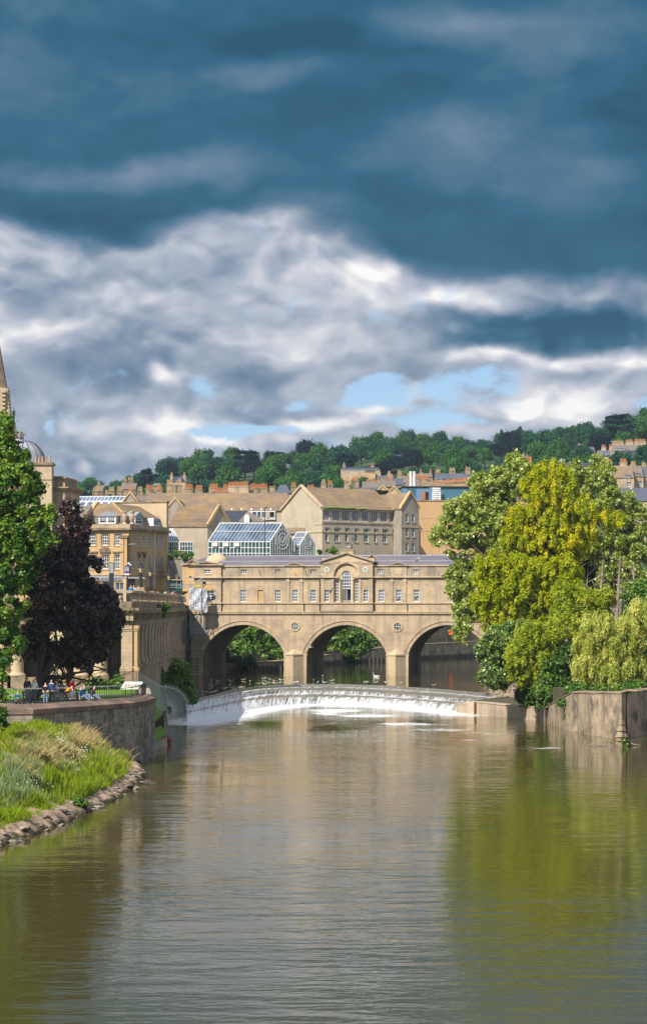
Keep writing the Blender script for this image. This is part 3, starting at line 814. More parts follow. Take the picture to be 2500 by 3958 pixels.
# ================================================================ the bridge
def build_bridge():
    B = Frame(1340, 301, -9.4)
    root = B.root('stone_bridge', 0, label='long stone bridge of three arches carrying a row of shops under slate roofs', cat='bridge')
    U = B.u
    Z = lambda py, px=1340: B.z(py, B.u(px))
    W = 15.0
    F0 = front(0.0)
    zs = Z(2529); zb = -.6; ztop = Z(2364)
    # the arches: centre, half opening
    arches = []
    for (xl, xr) in ((784, 1098.5), (1183.5, 1494), (1577, 1889)):
        ul, ur = U(xl), U(xr); c = (ul+ur)/2; h = (ur-ul)/2
        arches.append((c, h))
    rise = (2529-2416)/27.9
    def arc(c, h, n=28, extra=0.0):
        R_ = (h*h+rise*rise)/(2*rise); a0 = math.asin(min(1, h/R_)); zc = zs+rise-R_
        return [(c+(R_+extra)*math.sin(a0*t), zc+(R_+extra)*math.cos(a0*t)) for t in np.linspace(-1, 1, n)]
    uL, uR = U(738), U(2110)
    def face(mb, fr, d):
        cols = [(uL, zb)]
        for c, h in arches:
            pts = arc(c, h)
            cols.append((c-h, zb)); cols.append(('j',)); cols += pts; cols.append(('j',)); cols.append((c+h, zb))
        cols.append((uR, zb))
        prev = None
        for q in cols:
            if q[0] == 'j': prev = None if False else prev; continue
            if prev is not None and abs(prev[0]-q[0]) > 1e-4:
                mb.quad(fr(prev[0], prev[1], d), fr(q[0], q[1], d), fr(q[0], ztop, d), fr(prev[0], ztop, d))
            prev = q
    m = MB(); face(m, F0, 0); face(m, F0, W)
    m.quad((uL,0,zb),(uL,W,zb),(uL,W,ztop),(uL,0,ztop)); m.quad((uR,0,zb),(uR,W,zb),(uR,W,ztop),(uR,0,ztop))
    m.build('spandrel_wall', M['bath'], root)
    for c, h in arches:
        m = MB(); pts = arc(c, h)
        for (a, b) in zip(pts[:-1], pts[1:]): m.quad((a[0],0,a[1]),(b[0],0,b[1]),(b[0],W,b[1]),(a[0],W,a[1]))
        for s in (-1, 1):
            m.quad((c+s*h,0,zb),(c+s*h,W,zb),(c+s*h,W,zs),(c+s*h,0,zs))
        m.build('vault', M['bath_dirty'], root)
        m = MB(); p0, p1, p2 = arc(c, h), arc(c, h, extra=.50), arc(c, h, extra=.62)
        for A_, B_, dd in ((p0, p1, .05), (p1, p2, .14)):
            for i in range(len(A_)-1):
                m.add([(A_[i][0],-dd,A_[i][1]),(A_[i+1][0],-dd,A_[i+1][1]),(B_[i+1][0],-dd,B_[i+1][1]),(B_[i][0],-dd,B_[i][1]),
                       (A_[i][0],-.001,A_[i][1]),(A_[i+1][0],-.001,A_[i+1][1]),(B_[i+1][0],-.001,B_[i+1][1]),(B_[i][0],-.001,B_[i][1])],
                      [(0,1,2,3),(0,4,5,1),(3,2,6,7)])
        m.build('arch_ring', M['bath'], root)
        for s in (-1, 1):
            m = MB(); x = c+s*h
            a, b = (x-.12, x+.45) if s > 0 else (x-.45, x+.12)
            m.box(a, b, -.10, 0.6, zs-.18, zs); m.build('impost', M['bath_pale'], root)
    # piers with pointed cutwaters
    for i in (0, 1):
        a = arches[i][0]+arches[i][1]; b = arches[i+1][0]-arches[i+1][1]; mid = (a+b)/2 - .05
        m = MB(); hw = (b-a)/2-.18; L0, R0 = mid-hw, mid+hw-.12; n = (mid-.05, -1.25)
        zc = zs-.18
        m.add([(L0,-.02,zb),(n[0],n[1],zb),(R0,-.02,zb),(L0,-.02,zc),(n[0],n[1],zc),(R0,-.02,zc)], [(0,1,4,3),(1,2,5,4),(3,4,5)])
        m.build('cutwater', M['bath_pale'], root)
        m = MB(); m.add([(L0-.08,-.02,zc),(n[0],n[1]-.1,zc),(R0+.08,-.02,zc),(L0-.08,-.02,zc+.18),(n[0],n[1]-.1,zc+.18),(R0+.08,-.02,zc+.18),(mid,-.05,zc+.95)],
                        [(0,1,4,3),(1,2,5,4),(3,4,6),(4,5,6)])
        m.build('cutwater_cap', M['bath_pale'], root)
        m = MB()
        for s0, s1, y0 in ((a-.04, L0, -.10), (R0+.02, b+.04, -.10)): m.box(s0, s1, y0, -.003, zb, zc)
        m.box(a-.06, L0-.003, -.14, -.005, zb, UP+.5)
        m.build('pier_face', M['bath_pale'], root)
    # round spandrel windows
    for px, py in ((1140, 2421), (1536, 2422)):
        u, z = U(px), Z(py)
        ring(root, u, z, .50, .72, -.10, M['bath_pale'], 'oculus')
    # string courses
    def course(px0, px1, py0, py1, proud, name='string_course', mat=None, v0=0.0):
        m = MB(); m.box(U(px0), U(px1), v0-proud, v0+.02, Z(py1), Z(py0)); m.build(name, mat or M['bath_pale'], root)
    course(742, 2112, 2364.5, 2373.5, .22)
    course(742, 2112, 2364, 2368, .30)
    # ---- the building on top
    zS, zC, zA = Z(2329), Z(2232), Z(2188)      # sill string, cornice, attic top
    PV = -.22                                     # pavilions stand forward
    cen = (U(1241), U(1442)); lp = (U(751), U(856)); rp = (U(1905), U(2010))
    minis = [(U(1107), U(1170)), (U(1508), U(1570))]
    wins = []  # (px0,px1,py0,py1,cols,rows)
    W0 = [(929,952),(1062,1085),(1130,1151),(1199,1222),(1463,1485),(1530,1552),(1598,1621),(1740,1762),(1812,1834)]
    small = [(931,953,0),(1063,1085,1),(1200,1222,1),(1458,1479,0),(1597,1619,0),(1740,1762,0)]
    def hole(px0, px1, py0, py1): return (U(px0), U(px1), Z(py1), Z(py0))
    bays = [(lp[1], minis[0][0]), (minis[0][0], minis[0][1]), (minis[0][1], cen[0]), (cen[1], minis[1][0]), (minis[1][0], minis[1][1]), (minis[1][1], rp[0]), (rp[1], uR)]
    hs = [hole(a, b, 2280, 2326) for a, b in W0]
    sm = [hole(a, b, 2201, 2217) for a, b, _ in small]
    blind = [hole(996, 1018, 2280, 2326)]
    bl2 = [hole(1129, 1151, 2204, 2218), hole(1530, 1552, 2202, 2217)]
    seg_all = [(lp[1], cen[0]), (cen[1], rp[0]), (rp[1], uR)]
    for a, b in seg_all:
        m = MB()
        inn = lambda h: a < (h[0]+h[1])/2 < b
        m.wall(F0, a, b, ztop, zC, [h for h in hs+blind if inn(h)], .20)
        m.build('upper_wall', M['bath'], root)
        m = MB(); m.wall(F0, a, b, zC, zA, [h for h in sm+bl2 if inn(h)], .20); m.build('attic_wall', M['bath_attic'], root)
    for h, (p0, p1) in zip(hs, W0):
        window(root, F0, *h, 3, 4, .14, .07, bar=.055)
    for h, s_ in zip(sm, small):
        if s_[2] == 0: window(root, F0, *h, 3, 2, .14, .055, sill=False, midrail=False)
        else:
            q = MB(); q.quad(F0(h[0],h[2],.15),F0(h[1],h[2],.15),F0(h[1],h[3],.15),F0(h[0],h[3],.15)); q.build('blind_panel', M['render_dirty'], root)
    for h in blind+bl2:
        q = MB(); q.quad(F0(h[0],h[2],.12),F0(h[1],h[2],.12),F0(h[1],h[3],.12),F0(h[0],h[3],.12)); q.build('blind_panel', M['bath_warm'], root)
        q = MB()
        for (a0, a1, b0, b1) in ((h[0]-.1, h[0], h[2]-.1, h[3]+.1), (h[1], h[1]+.1, h[2]-.1, h[3]+.1), (h[0], h[1], h[3], h[3]+.1), (h[0], h[1], h[2]-.1, h[2])):
            q.fbox(F0, a0, a1, b0, b1, -.05, .0)
        q.build('surround', M['bath_pale'], root)
    # sill course, frieze lines and cornice
    def hcourse(a, b, z0, z1, proud, mat='bath_pale', nm='cornice', v0=0.0):
        q = MB(); q.box(a, b, v0-proud, v0-.001, z0, z1); q.build(nm, M[mat], root)
    for a, b in ((lp[1], cen[0]+PV*0), (cen[1], rp[0]), (rp[1], uR)):
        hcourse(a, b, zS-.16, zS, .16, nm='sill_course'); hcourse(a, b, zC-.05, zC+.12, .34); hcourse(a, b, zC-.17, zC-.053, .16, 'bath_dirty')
        hcourse(a, b, zA-.04, zA+.14, .16)
        hcourse(a, b, Z(2245)-.03, Z(2245)+.03, .05, nm='frieze_line')
    # mini pavilions with pediments
    for k, (a, b) in enumerate(minis):
        for s0, s1 in ((a, a+.42), (b-.42, b)):
            q = MB(); q.box(s0, s1, -.14, -.002, zS, zC-.18); q.build('pilaster', M['bath'], root)
            q = MB(); q.box(s0-.06, s1+.06, -.19, -.003, Z(2250), Z(2245)); q.build('capital', M['bath_pale'], root)
        q = MB(); q.box(a-.05, b+.05, -.13, -.002, zC+.122, zA+.0)
        q.build('attic_block', M['bath'], root)
        pediment(root, a-.25, b+.25, zA+.02, Z(2173), -.34, 1.2, k)
        h = bl2[k]
        q = MB(); q.box(h[0]-.12, h[1]+.12, -.17, -.131, h[2]-.12, h[3]+.12); q.build('surround', M['bath_pale'], root)
        q = MB(); q.box(h[0], h[1], -.18, -.171, h[2], h[3]); q.build('blind_panel', M['bath_warm' if k == 0 else 'render'], root)
    # left (and matching right) end pavilion
    for k, (a, b) in enumerate((lp, rp)):
        FP_ = front(PV)
        mid = (a+b)/2
        if k == 0: wp = (U(808), U(832)); hw = (U(789), U(815), Z(2216), Z(2200)); ah = (U(797)-.55, U(831), Z(2325), Z(2283))
        else: hw = (mid-.45, mid+.45, Z(2216), Z(2200)); ah = (mid-.8, mid+.8, Z(2325), Z(2283))
        ac = ((ah[0]+ah[1])/2, ah[3]); ar = (ah[1]-ah[0])/2
        q = MB(); q.wall(FP_, a, b, ztop, Z(2183), [hw, (ah[0], ah[1], ah[2], ah[3])], .25)
        q.wall(left(a), PV, W, ztop, Z(2183), [], .2); q.wall(right(b), PV, W, ztop, Z(2183), [], .2)
        q.build('pavilion_wall', M['bath'], root)
        window(root, FP_, *hw, 2, 2, .16, .06, sill=True)
        window(root, FP_, *ah, 3, 4, .18, .09)
        arched_head(root, FP_, ac[0], ac[1]+.06, ar, -.004, 'blind_arch')
        hcourse(a-.1, b+.1, zS-.16, zS, .16, nm='sill_course', v0=PV); hcourse(a-.2, b+.2, zC-.05, zC+.12, .34, v0=PV)
        hcourse(a-.1, b+.1, Z(2245)-.03, Z(2245)+.03, .06, nm='frieze_line', v0=PV)
        pediment(root, a-.3, b+.3, Z(2183), Z(2168), PV-.34, 2.5, 5+k)
        # shallow dome
        q = MB(); c = (mid+.35, PV+4.5); r = 1.62
        prof = [(r*1.12, 0), (r*1.12, .16), (r, .18)] + [(r*math.cos(t), .18+1.25*math.sin(t)) for t in np.linspace(0.05, 1.5, 9)]
        q.lathe(prof, (c[0], c[1], Z(2168)-.25), 28); q.build('dome', M['bath_pale'], root, smooth=False)
    # lodge return on the street side of the left pavilion
    a0 = U(690)
    q = MB(); q.box(a0, lp[0]-.003, 2.5, W-1, 9.4, Z(2180)); q.build('lodge', M['bath_warm'], root)
    q = MB(); q.box(a0-.25, lp[0]-.005, 2.2, W-.8, Z(2180)+.002, Z(2175)); q.build('cornice', M['bath_pale'], root)
    pediment(root, a0+.6, lp[0]+.1, Z(2178), Z(2158), 2.0, 2.5, 8)
    q = MB(); q.box(U(716), U(724), 2.44, 2.497, Z(2232), Z(2224)); q.build('vent', M['iron'], root)
    # central pavilion
    PC = -.40; FC = front(PC); a, b = cen; mid = (a+b)/2
    uc = U(1339.5)
    rr = 1.74; zr = Z(2226)                      # relieving arch
    win = (U(1320.6), U(1359)); wr = (win[1]-win[0])/2; zw = Z(2226)
    zPb, zPt = Z(2175), Z(2135)
    # wall above the cornice, following the arch
    q = MB()
    def colwall(fr, a, b, c, r, zspr, ztop_, zbot, d, n=24):
        xs = [a] + [c+r*math.sin(t) for t in np.linspace(-math.pi/2, math.pi/2, n)] + [b]
        for x0, x1 in zip(xs[:-1], xs[1:]):
            f = lambda x: zspr+math.sqrt(max(0, r*r-(x-c)**2)) if abs(x-c) <= r+1e-6 else zbot
            y0 = f(x0) if x0 >= c-r-1e-6 and x1 <= c+r+1e-6 else zbot
            y1 = f(x1) if x0 >= c-r-1e-6 and x1 <= c+r+1e-6 else zbot
            q.quad(fr(x0, y0, d), fr(x1, y1, d), fr(x1, ztop_, d), fr(x0, ztop_, d))
    colwall(FC, a, b, uc, rr, zr, zPb, zr, 0)
    arcp = [(uc+rr*math.sin(t), zr+rr*math.cos(t)) for t in np.linspace(-math.pi/2, math.pi/2, 24)]
    for p, p2 in zip(arcp[:-1], arcp[1:]): q.quad(FC(p[0],p[1],0), FC(p2[0],p2[1],0), FC(p2[0],p2[1],.3), FC(p[0],p[1],.3))
    sl, sr = U(1292), U(1387.5)                  # recess for the three-light window
    wn = [(U(1256.5), U(1273.5), Z(2326), Z(2280)), (U(1406), U(1423.5), Z(2326), Z(2280))]
    q.wall(FC, a, sl, ztop, zr, [h for h in wn if h[1] < sl], .22); q.wall(FC, sr, b, ztop, zr, [h for h in wn if h[0] > sr], .22)
    q.wall(FC, sl, sr, ztop, zS, [], .2)
    q.quad((a,PC,ztop),(a,.4,ztop),(a,.4,zPb),(a,PC,zPb)); q.quad((b,PC,ztop),(b,.4,ztop),(b,.4,zPb),(b,PC,zPb))
    q.quad(FC(sl,zS,0),FC(sl,zr,0),FC(sl,zr,.3),FC(sl,zS,.3)); q.quad(FC(sr,zS,0),FC(sr,zr,0),FC(sr,zr,.3),FC(sr,zS,.3))
    q.build('central_wall', M['bath'], root)
    # recessed back with arched opening
    q = MB(); colwall(FC, uc-rr-.05, uc+rr+.05, uc, wr, zw, zr+rr+.05, zw, .3)
    side = [(U(1294.5), U(1310), Z(2326), Z(2243)), (U(1370.5), U(1386), Z(2326), Z(2243))]
    q.wall(FC, sl, win[0], zS, zw, [side[0]], .12, .3); q.wall(FC, win[1], sr, zS, zw, [side[1]], .12, .3)
    q.build('recess_wall', M['bath_pale'], root)
    for h in wn: window(root, FC, *h, 2, 4, .16, .07, bar=.055)
    for h in side: window(root, FC, *h, 2, 7, .38, .06, bar=.05, sill=False, midrail=False)
    # the tall arched window, lower sash open
    q = MB(); t = .09; dz = .38
    q.fbox(FC, win[0], win[0]+t, zS, zw, dz-.04, dz+.04); q.fbox(FC, win[1]-t, win[1], zS, zw, dz-.04, dz+.04)
    zo = Z(2276)
    for j in range(5):
        z = zo + (zw-zo)*j/4; q.fbox(FC, win[0]+t, win[1]-t, z-.035, z+.035, dz-.03, dz+.03)
    for i in range(1, 4):
        x = win[0]+(win[1]-win[0])*i/4; q.fbox(FC, x-.025, x+.025, zo, zw+(.7 if i == 2 else .35), dz-.025, dz+.025)
    n = 16; ap = [(uc+(wr-.04)*math.sin(s), zw+(wr-.04)*math.cos(s)) for s in np.linspace(-math.pi/2, math.pi/2, n)]
    for p, p2 in zip(ap[:-1], ap[1:]): q.bar(FC(p[0], p[1], dz), FC(p2[0], p2[1], dz), .05)
    ap = [(uc+(wr*.45)*math.sin(s), zw+(wr*.45)*math.cos(s)) for s in np.linspace(-math.pi/2, math.pi/2, n)]
    for p, p2 in zip(ap[:-1], ap[1:]): q.bar(FC(p[0], p[1], dz), FC(p2[0], p2[1], dz), .022)
    for s in (-1.0, -.5, .5, 1.0): q.bar(FC(uc+wr*.45*math.sin(s), zw+wr*.45*math.cos(s), dz), FC(uc+wr*math.sin(s), zw+wr*math.cos(s), dz), .022)
    for i in range(4):
        x = win[0]+t+(win[1]-win[0]-2*t)*(i+.3)*.16; q.fbox(FC, x-.02, x+.02, Z(2318), zo, dz+.1, dz+.14)
    w_ = q.build('window', M['white'], root); w_['label'] = 'tall arched middle light with its lower half open'
    q = MB(); poly = [(win[0], zo), (win[1], zo)] + [(uc+wr*math.sin(s), zw+wr*math.cos(s)) for s in np.linspace(math.pi/2, -math.pi/2, 16)]
    q.add([FC(x, z, dz+.02) for x, z in poly], [tuple(range(len(poly)))]); q.build('pane', M['glass'], w_)
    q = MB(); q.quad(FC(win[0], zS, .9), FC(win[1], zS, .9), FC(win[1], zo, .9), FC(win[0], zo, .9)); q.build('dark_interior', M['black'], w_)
    q = MB(); q.fbox(FC, win[0]+.1, win[1]-.1, zS, zS+.35, dz+.1, dz+.5); q.build('table', M['render_dirty'], w_)
    # columns between the lights
    for x in (U(1315.5), U(1364.5)):
        q = MB(); q.lathe([(.2, 0), (.2, .12), (.15, .2), (.135, 3.0), (.19, 3.08), (.2, 3.2)], (x, PC+.16, zS), 12); q.build('column', M['bath_warm'], root)
    # archivolts
    for r0, r1, dd in ((wr+.02, wr+.30, .24), (rr-.0, rr+.2, -.06)):
        q = MB(); A_ = [(uc+r0*math.sin(s), zr+r0*math.cos(s)) for s in np.linspace(-math.pi/2, math.pi/2, 24)]; B_ = [(uc+r1*math.sin(s), zr+r1*math.cos(s)) for s in np.linspace(-math.pi/2, math.pi/2, 24)]
        for i in range(23):
            q.add([FC(*A_[i], dd), FC(*A_[i+1], dd), FC(*B_[i+1], dd), FC(*B_[i], dd), FC(*A_[i], dd+.06), FC(*A_[i+1], dd+.06), FC(*B_[i+1], dd+.06), FC(*B_[i], dd+.06)], [(0,1,2,3),(0,4,5,1),(3,2,6,7)])
        q.build('archivolt', M['bath_pale'], root)
    for a_, b_ in ((a-.1, win[0]-.25), (win[1]+.25, b+.1)):
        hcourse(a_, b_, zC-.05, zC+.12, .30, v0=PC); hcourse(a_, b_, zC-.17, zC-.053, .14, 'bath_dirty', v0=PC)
    hcourse(a-.05, b+.05, zS-.16, zS, .16, nm='sill_course', v0=PC)
    for x0, x1 in ((a, a+.5), (b-.5, b), (sl-.35, sl-.02), (sr+.02, sr+.35)):
        q = MB(); q.box(x0, x1, PC-.10, PC-.002, zS+.002, zC-.175); q.build('pilaster', M['bath'], root)
    for x0, x1 in ((a-.1, U(1283)), (U(1397), b+.1)):
        hcourse(x0, x1, Z(2176)-.1, Z(2176)+.02, .12, v0=PC)
    for x in (U(1264), U(1414)):
        ring(root, x, Z(2202), .26, .36, -.06, M['white'], 'oculus', PC)
    pediment(root, a-.3, b+.3, zPb, zPt, PC-.36, 3.5, 9, big=True)
    q = MB(); x = U(1341); q.box(x-.9, x+.9, PC+.2, PC+1.4, zPt-.5, zPt+.26); q.build('chimney_block', M['bath'], root)
    q = MB(); q.box(x-1.0, x+1.0, PC+.1, PC+1.5, zPt+.263, zPt+.36); q.build('chimney_cap', M['bath_warm'], root)
    for px in (1250, 1432):
        x = U(px); q = MB(); q.box(x-.38, x+.38, PC+1.5, PC+2.6, Z(2176), Z(2157)); q.build('chimney_block', M['bath'], root)
    # second pediment behind (street side), seen over the roof
    pediment(root, U(1385), U(1452), Z(2168), Z(2141), 4.6, 1.5, 11)
    q = MB(); q.box(U(1386), U(1451), 4.7, 6.0, Z(2185), Z(2168)); q.build('rear_gable', M['bath'], root)
    # roofs: lower slate slope, a lead step, and an upper slope to the ridge
    for a_, b_ in ((lp[1]-1.0, rp[0]+1.0),):
        z0, z1, z1b, z2 = zA-.1, Z(2168), Z(2165), Z(2144)
        q = MB(); q.quad((a_,.15,z0),(b_,.15,z0),(b_,2.6,z1),(a_,2.6,z1)); q.build('roof', M['slate'], root)
        q = MB(); q.box(a_, b_, 2.6, 2.85, z1-.25, z1b); q.build('gutter', M['lead'], root)
        q = MB(); q.quad((a_-1.5,2.9,z1b-.02),(b_,2.9,z1b-.02),(b_,7.5,z2),(a_+.3,7.5,z2)); q.quad((a_+.3,7.5,z2),(b_,7.5,z2),(b_,W,zA),(a_-1.5,W,zA))
        q.add([(a_-1.5,2.9,z1b-.02),(a_+.3,7.5,z2),(a_-1.5,W,zA)],[(0,1,2)]); q.build('roof', M['slate'], root)
        q = MB(); q.bar((a_+.3,7.5,z2+.03),(b_,7.5,z2+.03),.09,6); q.build('ridge', M['lead'], root)
    q = MB(); x0, x1 = U(692), lp[0]+3; zz = Z(2176)
    q.quad((x0,2.6,zz),(x1,2.6,zz),(x1,8,Z(2146)),(x0+2.2,8,Z(2146))); q.add([(x0,2.6,zz),(x0+2.2,8,Z(2146)),(x0,13.5,zz)],[(0,1,2)]); q.quad((x0,13.5,zz),(x1,13.5,zz),(x1,8,Z(2146)),(x0+2.2,8,Z(2146)))
    q.build('roof', M['slate'], root)
    # back wall and end wall of the shops
    q = MB(); q.wall(front(W), lp[1], uR, ztop, zA, [], .1); q.quad((uR,0,ztop),(uR,W,ztop),(uR,W,zA),(uR,0,zA)); q.build('rear_wall', M['bath'], root)
    q = MB(); q.box(uL, uR, .2, W-.2, ztop-.3, ztop-.05); q.build('deck', M['bath_dirty'], root)
    # downpipes and floodlights
    for px, y0, y1 in ((1236.5, 2232, 2364), (1447, 2232, 2364), (857.5, 2190, 2364), (1175, 2330, 2364), (1574, 2330, 2364)):
        q = MB(); x = U(px); q.bar((x, -.12, Z(y1)), (x, -.12, Z(y0)), .055, 6); q.build('downpipe', M['iron'], root)
    for px in (1003, 1140, 1180, 1505, 1690):
        q = MB(); x = U(px); q.bar((x-.12, -.02, Z(2196)), (x+.12, -.32, Z(2222)), .045, 5); q.build('bracket', M['bath_dirty'], root)
    # left abutment of older dark stone
    q = MB(); q.box(U(700), U(752), .35, W, zb, ztop-.02); q.build('abutment', M['grey_wall'], root)
    return B, root

def ring(root, u, z, r0, r1, proud, mat, name, v=0.0):
    m = MB(); n = 24
    A_ = [(u+r0*math.cos(t), z+r0*math.sin(t)) for t in np.linspace(0, 2*math.pi, n+1)]; B_ = [(u+r1*math.cos(t), z+r1*math.sin(t)) for t in np.linspace(0, 2*math.pi, n+1)]
    for i in range(n):
        m.add([(A_[i][0],v+proud,A_[i][1]),(A_[i+1][0],v+proud,A_[i+1][1]),(B_[i+1][0],v+proud,B_[i+1][1]),(B_[i][0],v+proud,B_[i][1]),
               (A_[i][0],v-.001,A_[i][1]),(A_[i+1][0],v-.001,A_[i+1][1]),(B_[i+1][0],v-.001,B_[i+1][1]),(B_[i][0],v-.001,B_[i][1])],[(0,1,2,3),(0,4,5,1),(3,2,6,7)])
    o = m.build(name, mat, root)
    g_ = MB(); g_.add([(x, v-.015, zz) for x, zz in A_[:-1]], [tuple(range(n))]); g_.build('pane', M['glass_lead'], o)
    b = MB()
    for k in (-.33, .33): b.box(u+k*r0-.02, u+k*r0+.02, v-.045, v-.02, z-r0*.9, z+r0*.9)
    b.box(u-r0*.95, u+r0*.95, v-.048, v-.022, z-.02, z+.02); b.build('glazing_bar', M['white'], o)
    return o
def arched_head(root, fr, c, z, r, d, name):
    m = MB(); n = 18
    A_ = [(c+r*math.sin(t), z+r*math.cos(t)) for t in np.linspace(-math.pi/2, math.pi/2, n)]; B_ = [(c+(r+.22)*math.sin(t), z+(r+.22)*math.cos(t)) for t in np.linspace(-math.pi/2, math.pi/2, n)]
    for i in range(n-1):
        m.add([fr(*A_[i],d-.08), fr(*A_[i+1],d-.08), fr(*B_[i+1],d-.08), fr(*B_[i],d-.08), fr(*A_[i],d), fr(*A_[i+1],d), fr(*B_[i+1],d), fr(*B_[i],d)], [(0,1,2,3),(0,4,5,1),(3,2,6,7)])
    o = m.build(name, M['bath_pale'], root)
    t_ = MB(); t_.add([fr(x, zz, d-.012) for x, zz in A_], [tuple(range(n))]); t_.build('tympanum', M['bath_warm'], o)
def pediment(root, a, b, z0, z1, v, depth, k=0, big=False):
    "raking cornice and tympanum"
    c = (a+b)/2; t = .16 if big else .12
    m = MB()
    m.add([(a,v,z0),(b,v,z0),(b,v,z0+t),(c,v,z1),(a,v,z0+t)],[]) if False else None
    def rake(s):
        x0 = a if s < 0 else b
        m.add([(x0,v,z0+t*.2),(c,v,z1-t),(c,v,z1),(x0,v,z0+t*1.2),(x0,v+depth,z0+t*.2),(c,v+depth,z1-t),(c,v+depth,z1),(x0,v+depth,z0+t*1.2)],
              [(0,1,2,3),(4,7,6,5),(3,2,6,7),(0,4,5,1),(0,3,7,4)])
    rake(-1); rake(1)
    if not big: m.box(a, b, v+.002, v+.4, z0-.02, z0+t*.9)
    m.build('pediment', M['bath'], root)
    q = MB(); q.prism(front(v+.3), [(a+.25, z0), (b-.25, z0), (c, z1-t*1.2)], 0, max(.3, depth-.35)); q.build('tympanum', M['bath_pale'], root)
BR, bridge = build_bridge()

# ================================================================ the colonnade on the left bank
def build_colonnade():
    top = 12.5; street = 11.4
    # plan: corner at A, long river face runs back to the bridge; park face runs left
    A = P(505, 2600, 185.5); ax, ay = A.x, 185.5
    pts = [(ax-.0, ay), (-16.55, 205), (-16.75, 233), (-17.6, 262), (-18.8, 292)]
    zb_ = 5.0
    root = empty('colonnade', ax, ay, 0, label='long stone colonnade with pilasters carrying the street balustrade beside the river', cat='colonnade')
    seg = []
    V = [Vector(p) for p in pts]
    L_ = [0]
    for a, b in zip(V[:-1], V[1:]): L_.append(L_[-1]+(b-a).length)
    def at(s, off=0.0):
        s = min(max(s, 0), L_[-1]); i = max(j for j in range(len(L_)-1) if L_[j] <= s+1e-9)
        t = (s-L_[i])/(L_[i+1]-L_[i]); p = V[i].lerp(V[i+1], t); d = (V[i+1]-V[i]).normalized(); nn = Vector((d.y, -d.x))
        return p+nn*off-V[0]
    def band(name, s0, s1, z0, z1, o0, o1, mat, n=12):
        m = MB()
        ss = [s0+(s1-s0)*i/n for i in range(n+1)]
        for a, b in zip(ss[:-1], ss[1:]):
            p, q, r_, t = at(a, o1), at(b, o1), at(b, o0), at(a, o0)
            m.add([(p.x,p.y,z0),(q.x,q.y,z0),(r_.x,r_.y,z0),(t.x,t.y,z0),(p.x,p.y,z1),(q.x,q.y,z1),(r_.x,r_.y,z1),(t.x,t.y,z1)], [(0,1,5,4),(4,5,6,7),(0,3,2,1),(3,7,6,2)]+([(0,4,7,3)] if a == s0 else [])+([(1,2,6,5)] if b == s1 else []))
        return m.build(name, mat, root)
    S = L_[-1]
    band('base_wall', 2.2, S, -1, 5.6, -1.5, .15, M['bath_dirty'])
    band('back_wall', 2.2, S, 5.6, 9.5, -1.5, -.62, M['bath_dirty'])
    band('plinth', 2.2, S, 5.603, 5.95, -.9, .28, M['bath_dirty'])
    band('architrave', 0, S, 9.5, 9.85, -1.4, .12, M['bath_dirty'])
    band('frieze', 0, S, 9.853, 10.55, -1.4, .02, M['bath_dirty'])
    band('cornice', -0, S, 10.553, 10.75, -1.6, .40, M['bath'])
    band('cornice', -0, S, 10.753, 11.0, -1.6, .70, M['bath_dirty'])
    band('parapet_base', 0, S, 11.003, 11.55, -.5, .22, M['bath_dirty'])
    band('handrail', 0, S, 12.28, 12.5, -.35, .25, M['bath'])
    # pilasters
    n = 24
    for i in range(n):
        s = 4.6+(S-6)*i/(n-1)
        p0, p1 = at(s-.62, .0), at(s+.62, .0); d = (p1-p0).normalized(); nn = Vector((d.y, -d.x))
        m = MB()
        c = [p0, p1]
        def blk(z0, z1, w, o):
            q = at(s); a = q-d*w; b = q+d*w
            pp = [a+nn*o, b+nn*o, b-nn*.62, a-nn*.62]
            m.add([(x.x, x.y, z0) for x in pp]+[(x.x, x.y, z1) for x in pp], [(0,1,5,4),(1,2,6,5),(3,0,4,7),(4,5,6,7),(0,3,2,1)])
        blk(5.953, 6.3, .70, .10); blk(6.303, 9.0, .58, .0); blk(9.003, 9.2, .66, .05); blk(9.203, 9.497, .72, .10)
        m.build('pilaster', M['bath'], root)
    # frieze brackets
    for i in range(60):
        s = 1.0+(S-1.5)*i/59; q = at(s, .02); d = (at(s+.1)-at(s-.1)).normalized(); nn = Vector((d.y, -d.x))
        m = MB(); pp = [q-d*.16, q-d*.16+nn*.3, q+d*.16+nn*.3, q+d*.16]
        m.add([(x.x, x.y, 9.95) for x in pp]+[(x.x, x.y, 10.55) for x in pp], [(0,1,5,4),(1,2,6,5),(2,3,7,6),(0,3,2,1)])
        m.build('bracket', M['bath_dirty'], root)
    # balusters
    for i in range(96):
        s = .9+(S-1.4)*i/95; q = at(s, -.05)
        m = MB()
        if i % 12 == 5:
            d = (at(s+.1)-at(s-.1)).normalized(); nn = Vector((d.y, -d.x)); pp = [q-d*.45-nn*.28, q-d*.45+nn*.22, q+d*.45+nn*.22, q+d*.45-nn*.28]
            m.add([(x.x, x.y, 11.553) for x in pp]+[(x.x, x.y, 12.277) for x in pp], [(0,1,5,4),(1,2,6,5),(2,3,7,6),(0,3,7,4)])
        else: m.lathe([(.16,0),(.16,.08),(.08,.14),(.15,.34),(.13,.45),(.07,.62),(.15,.68),(.15,.727)], (q.x, q.y, 11.553), 8)
        m.build('baluster', M['bath'], root)
    # ---- face towards the park
    x1 = 0.0; x0 = -40.0
    def bx(name, a, b, y0, y1, z0, z1, mat): m = MB(); m.box(a, b, y0, y1, z0, z1); return m.build(name, mat, root)
    bx('stone_plinth', x0, -2.25, -.25, 3.5, 3.5, 5.05, M['bath_dirty'])
    bx('back_wall', x0, -1.6, 3.5, 4.0, 5.05, 9.5, M['bath_warm'])
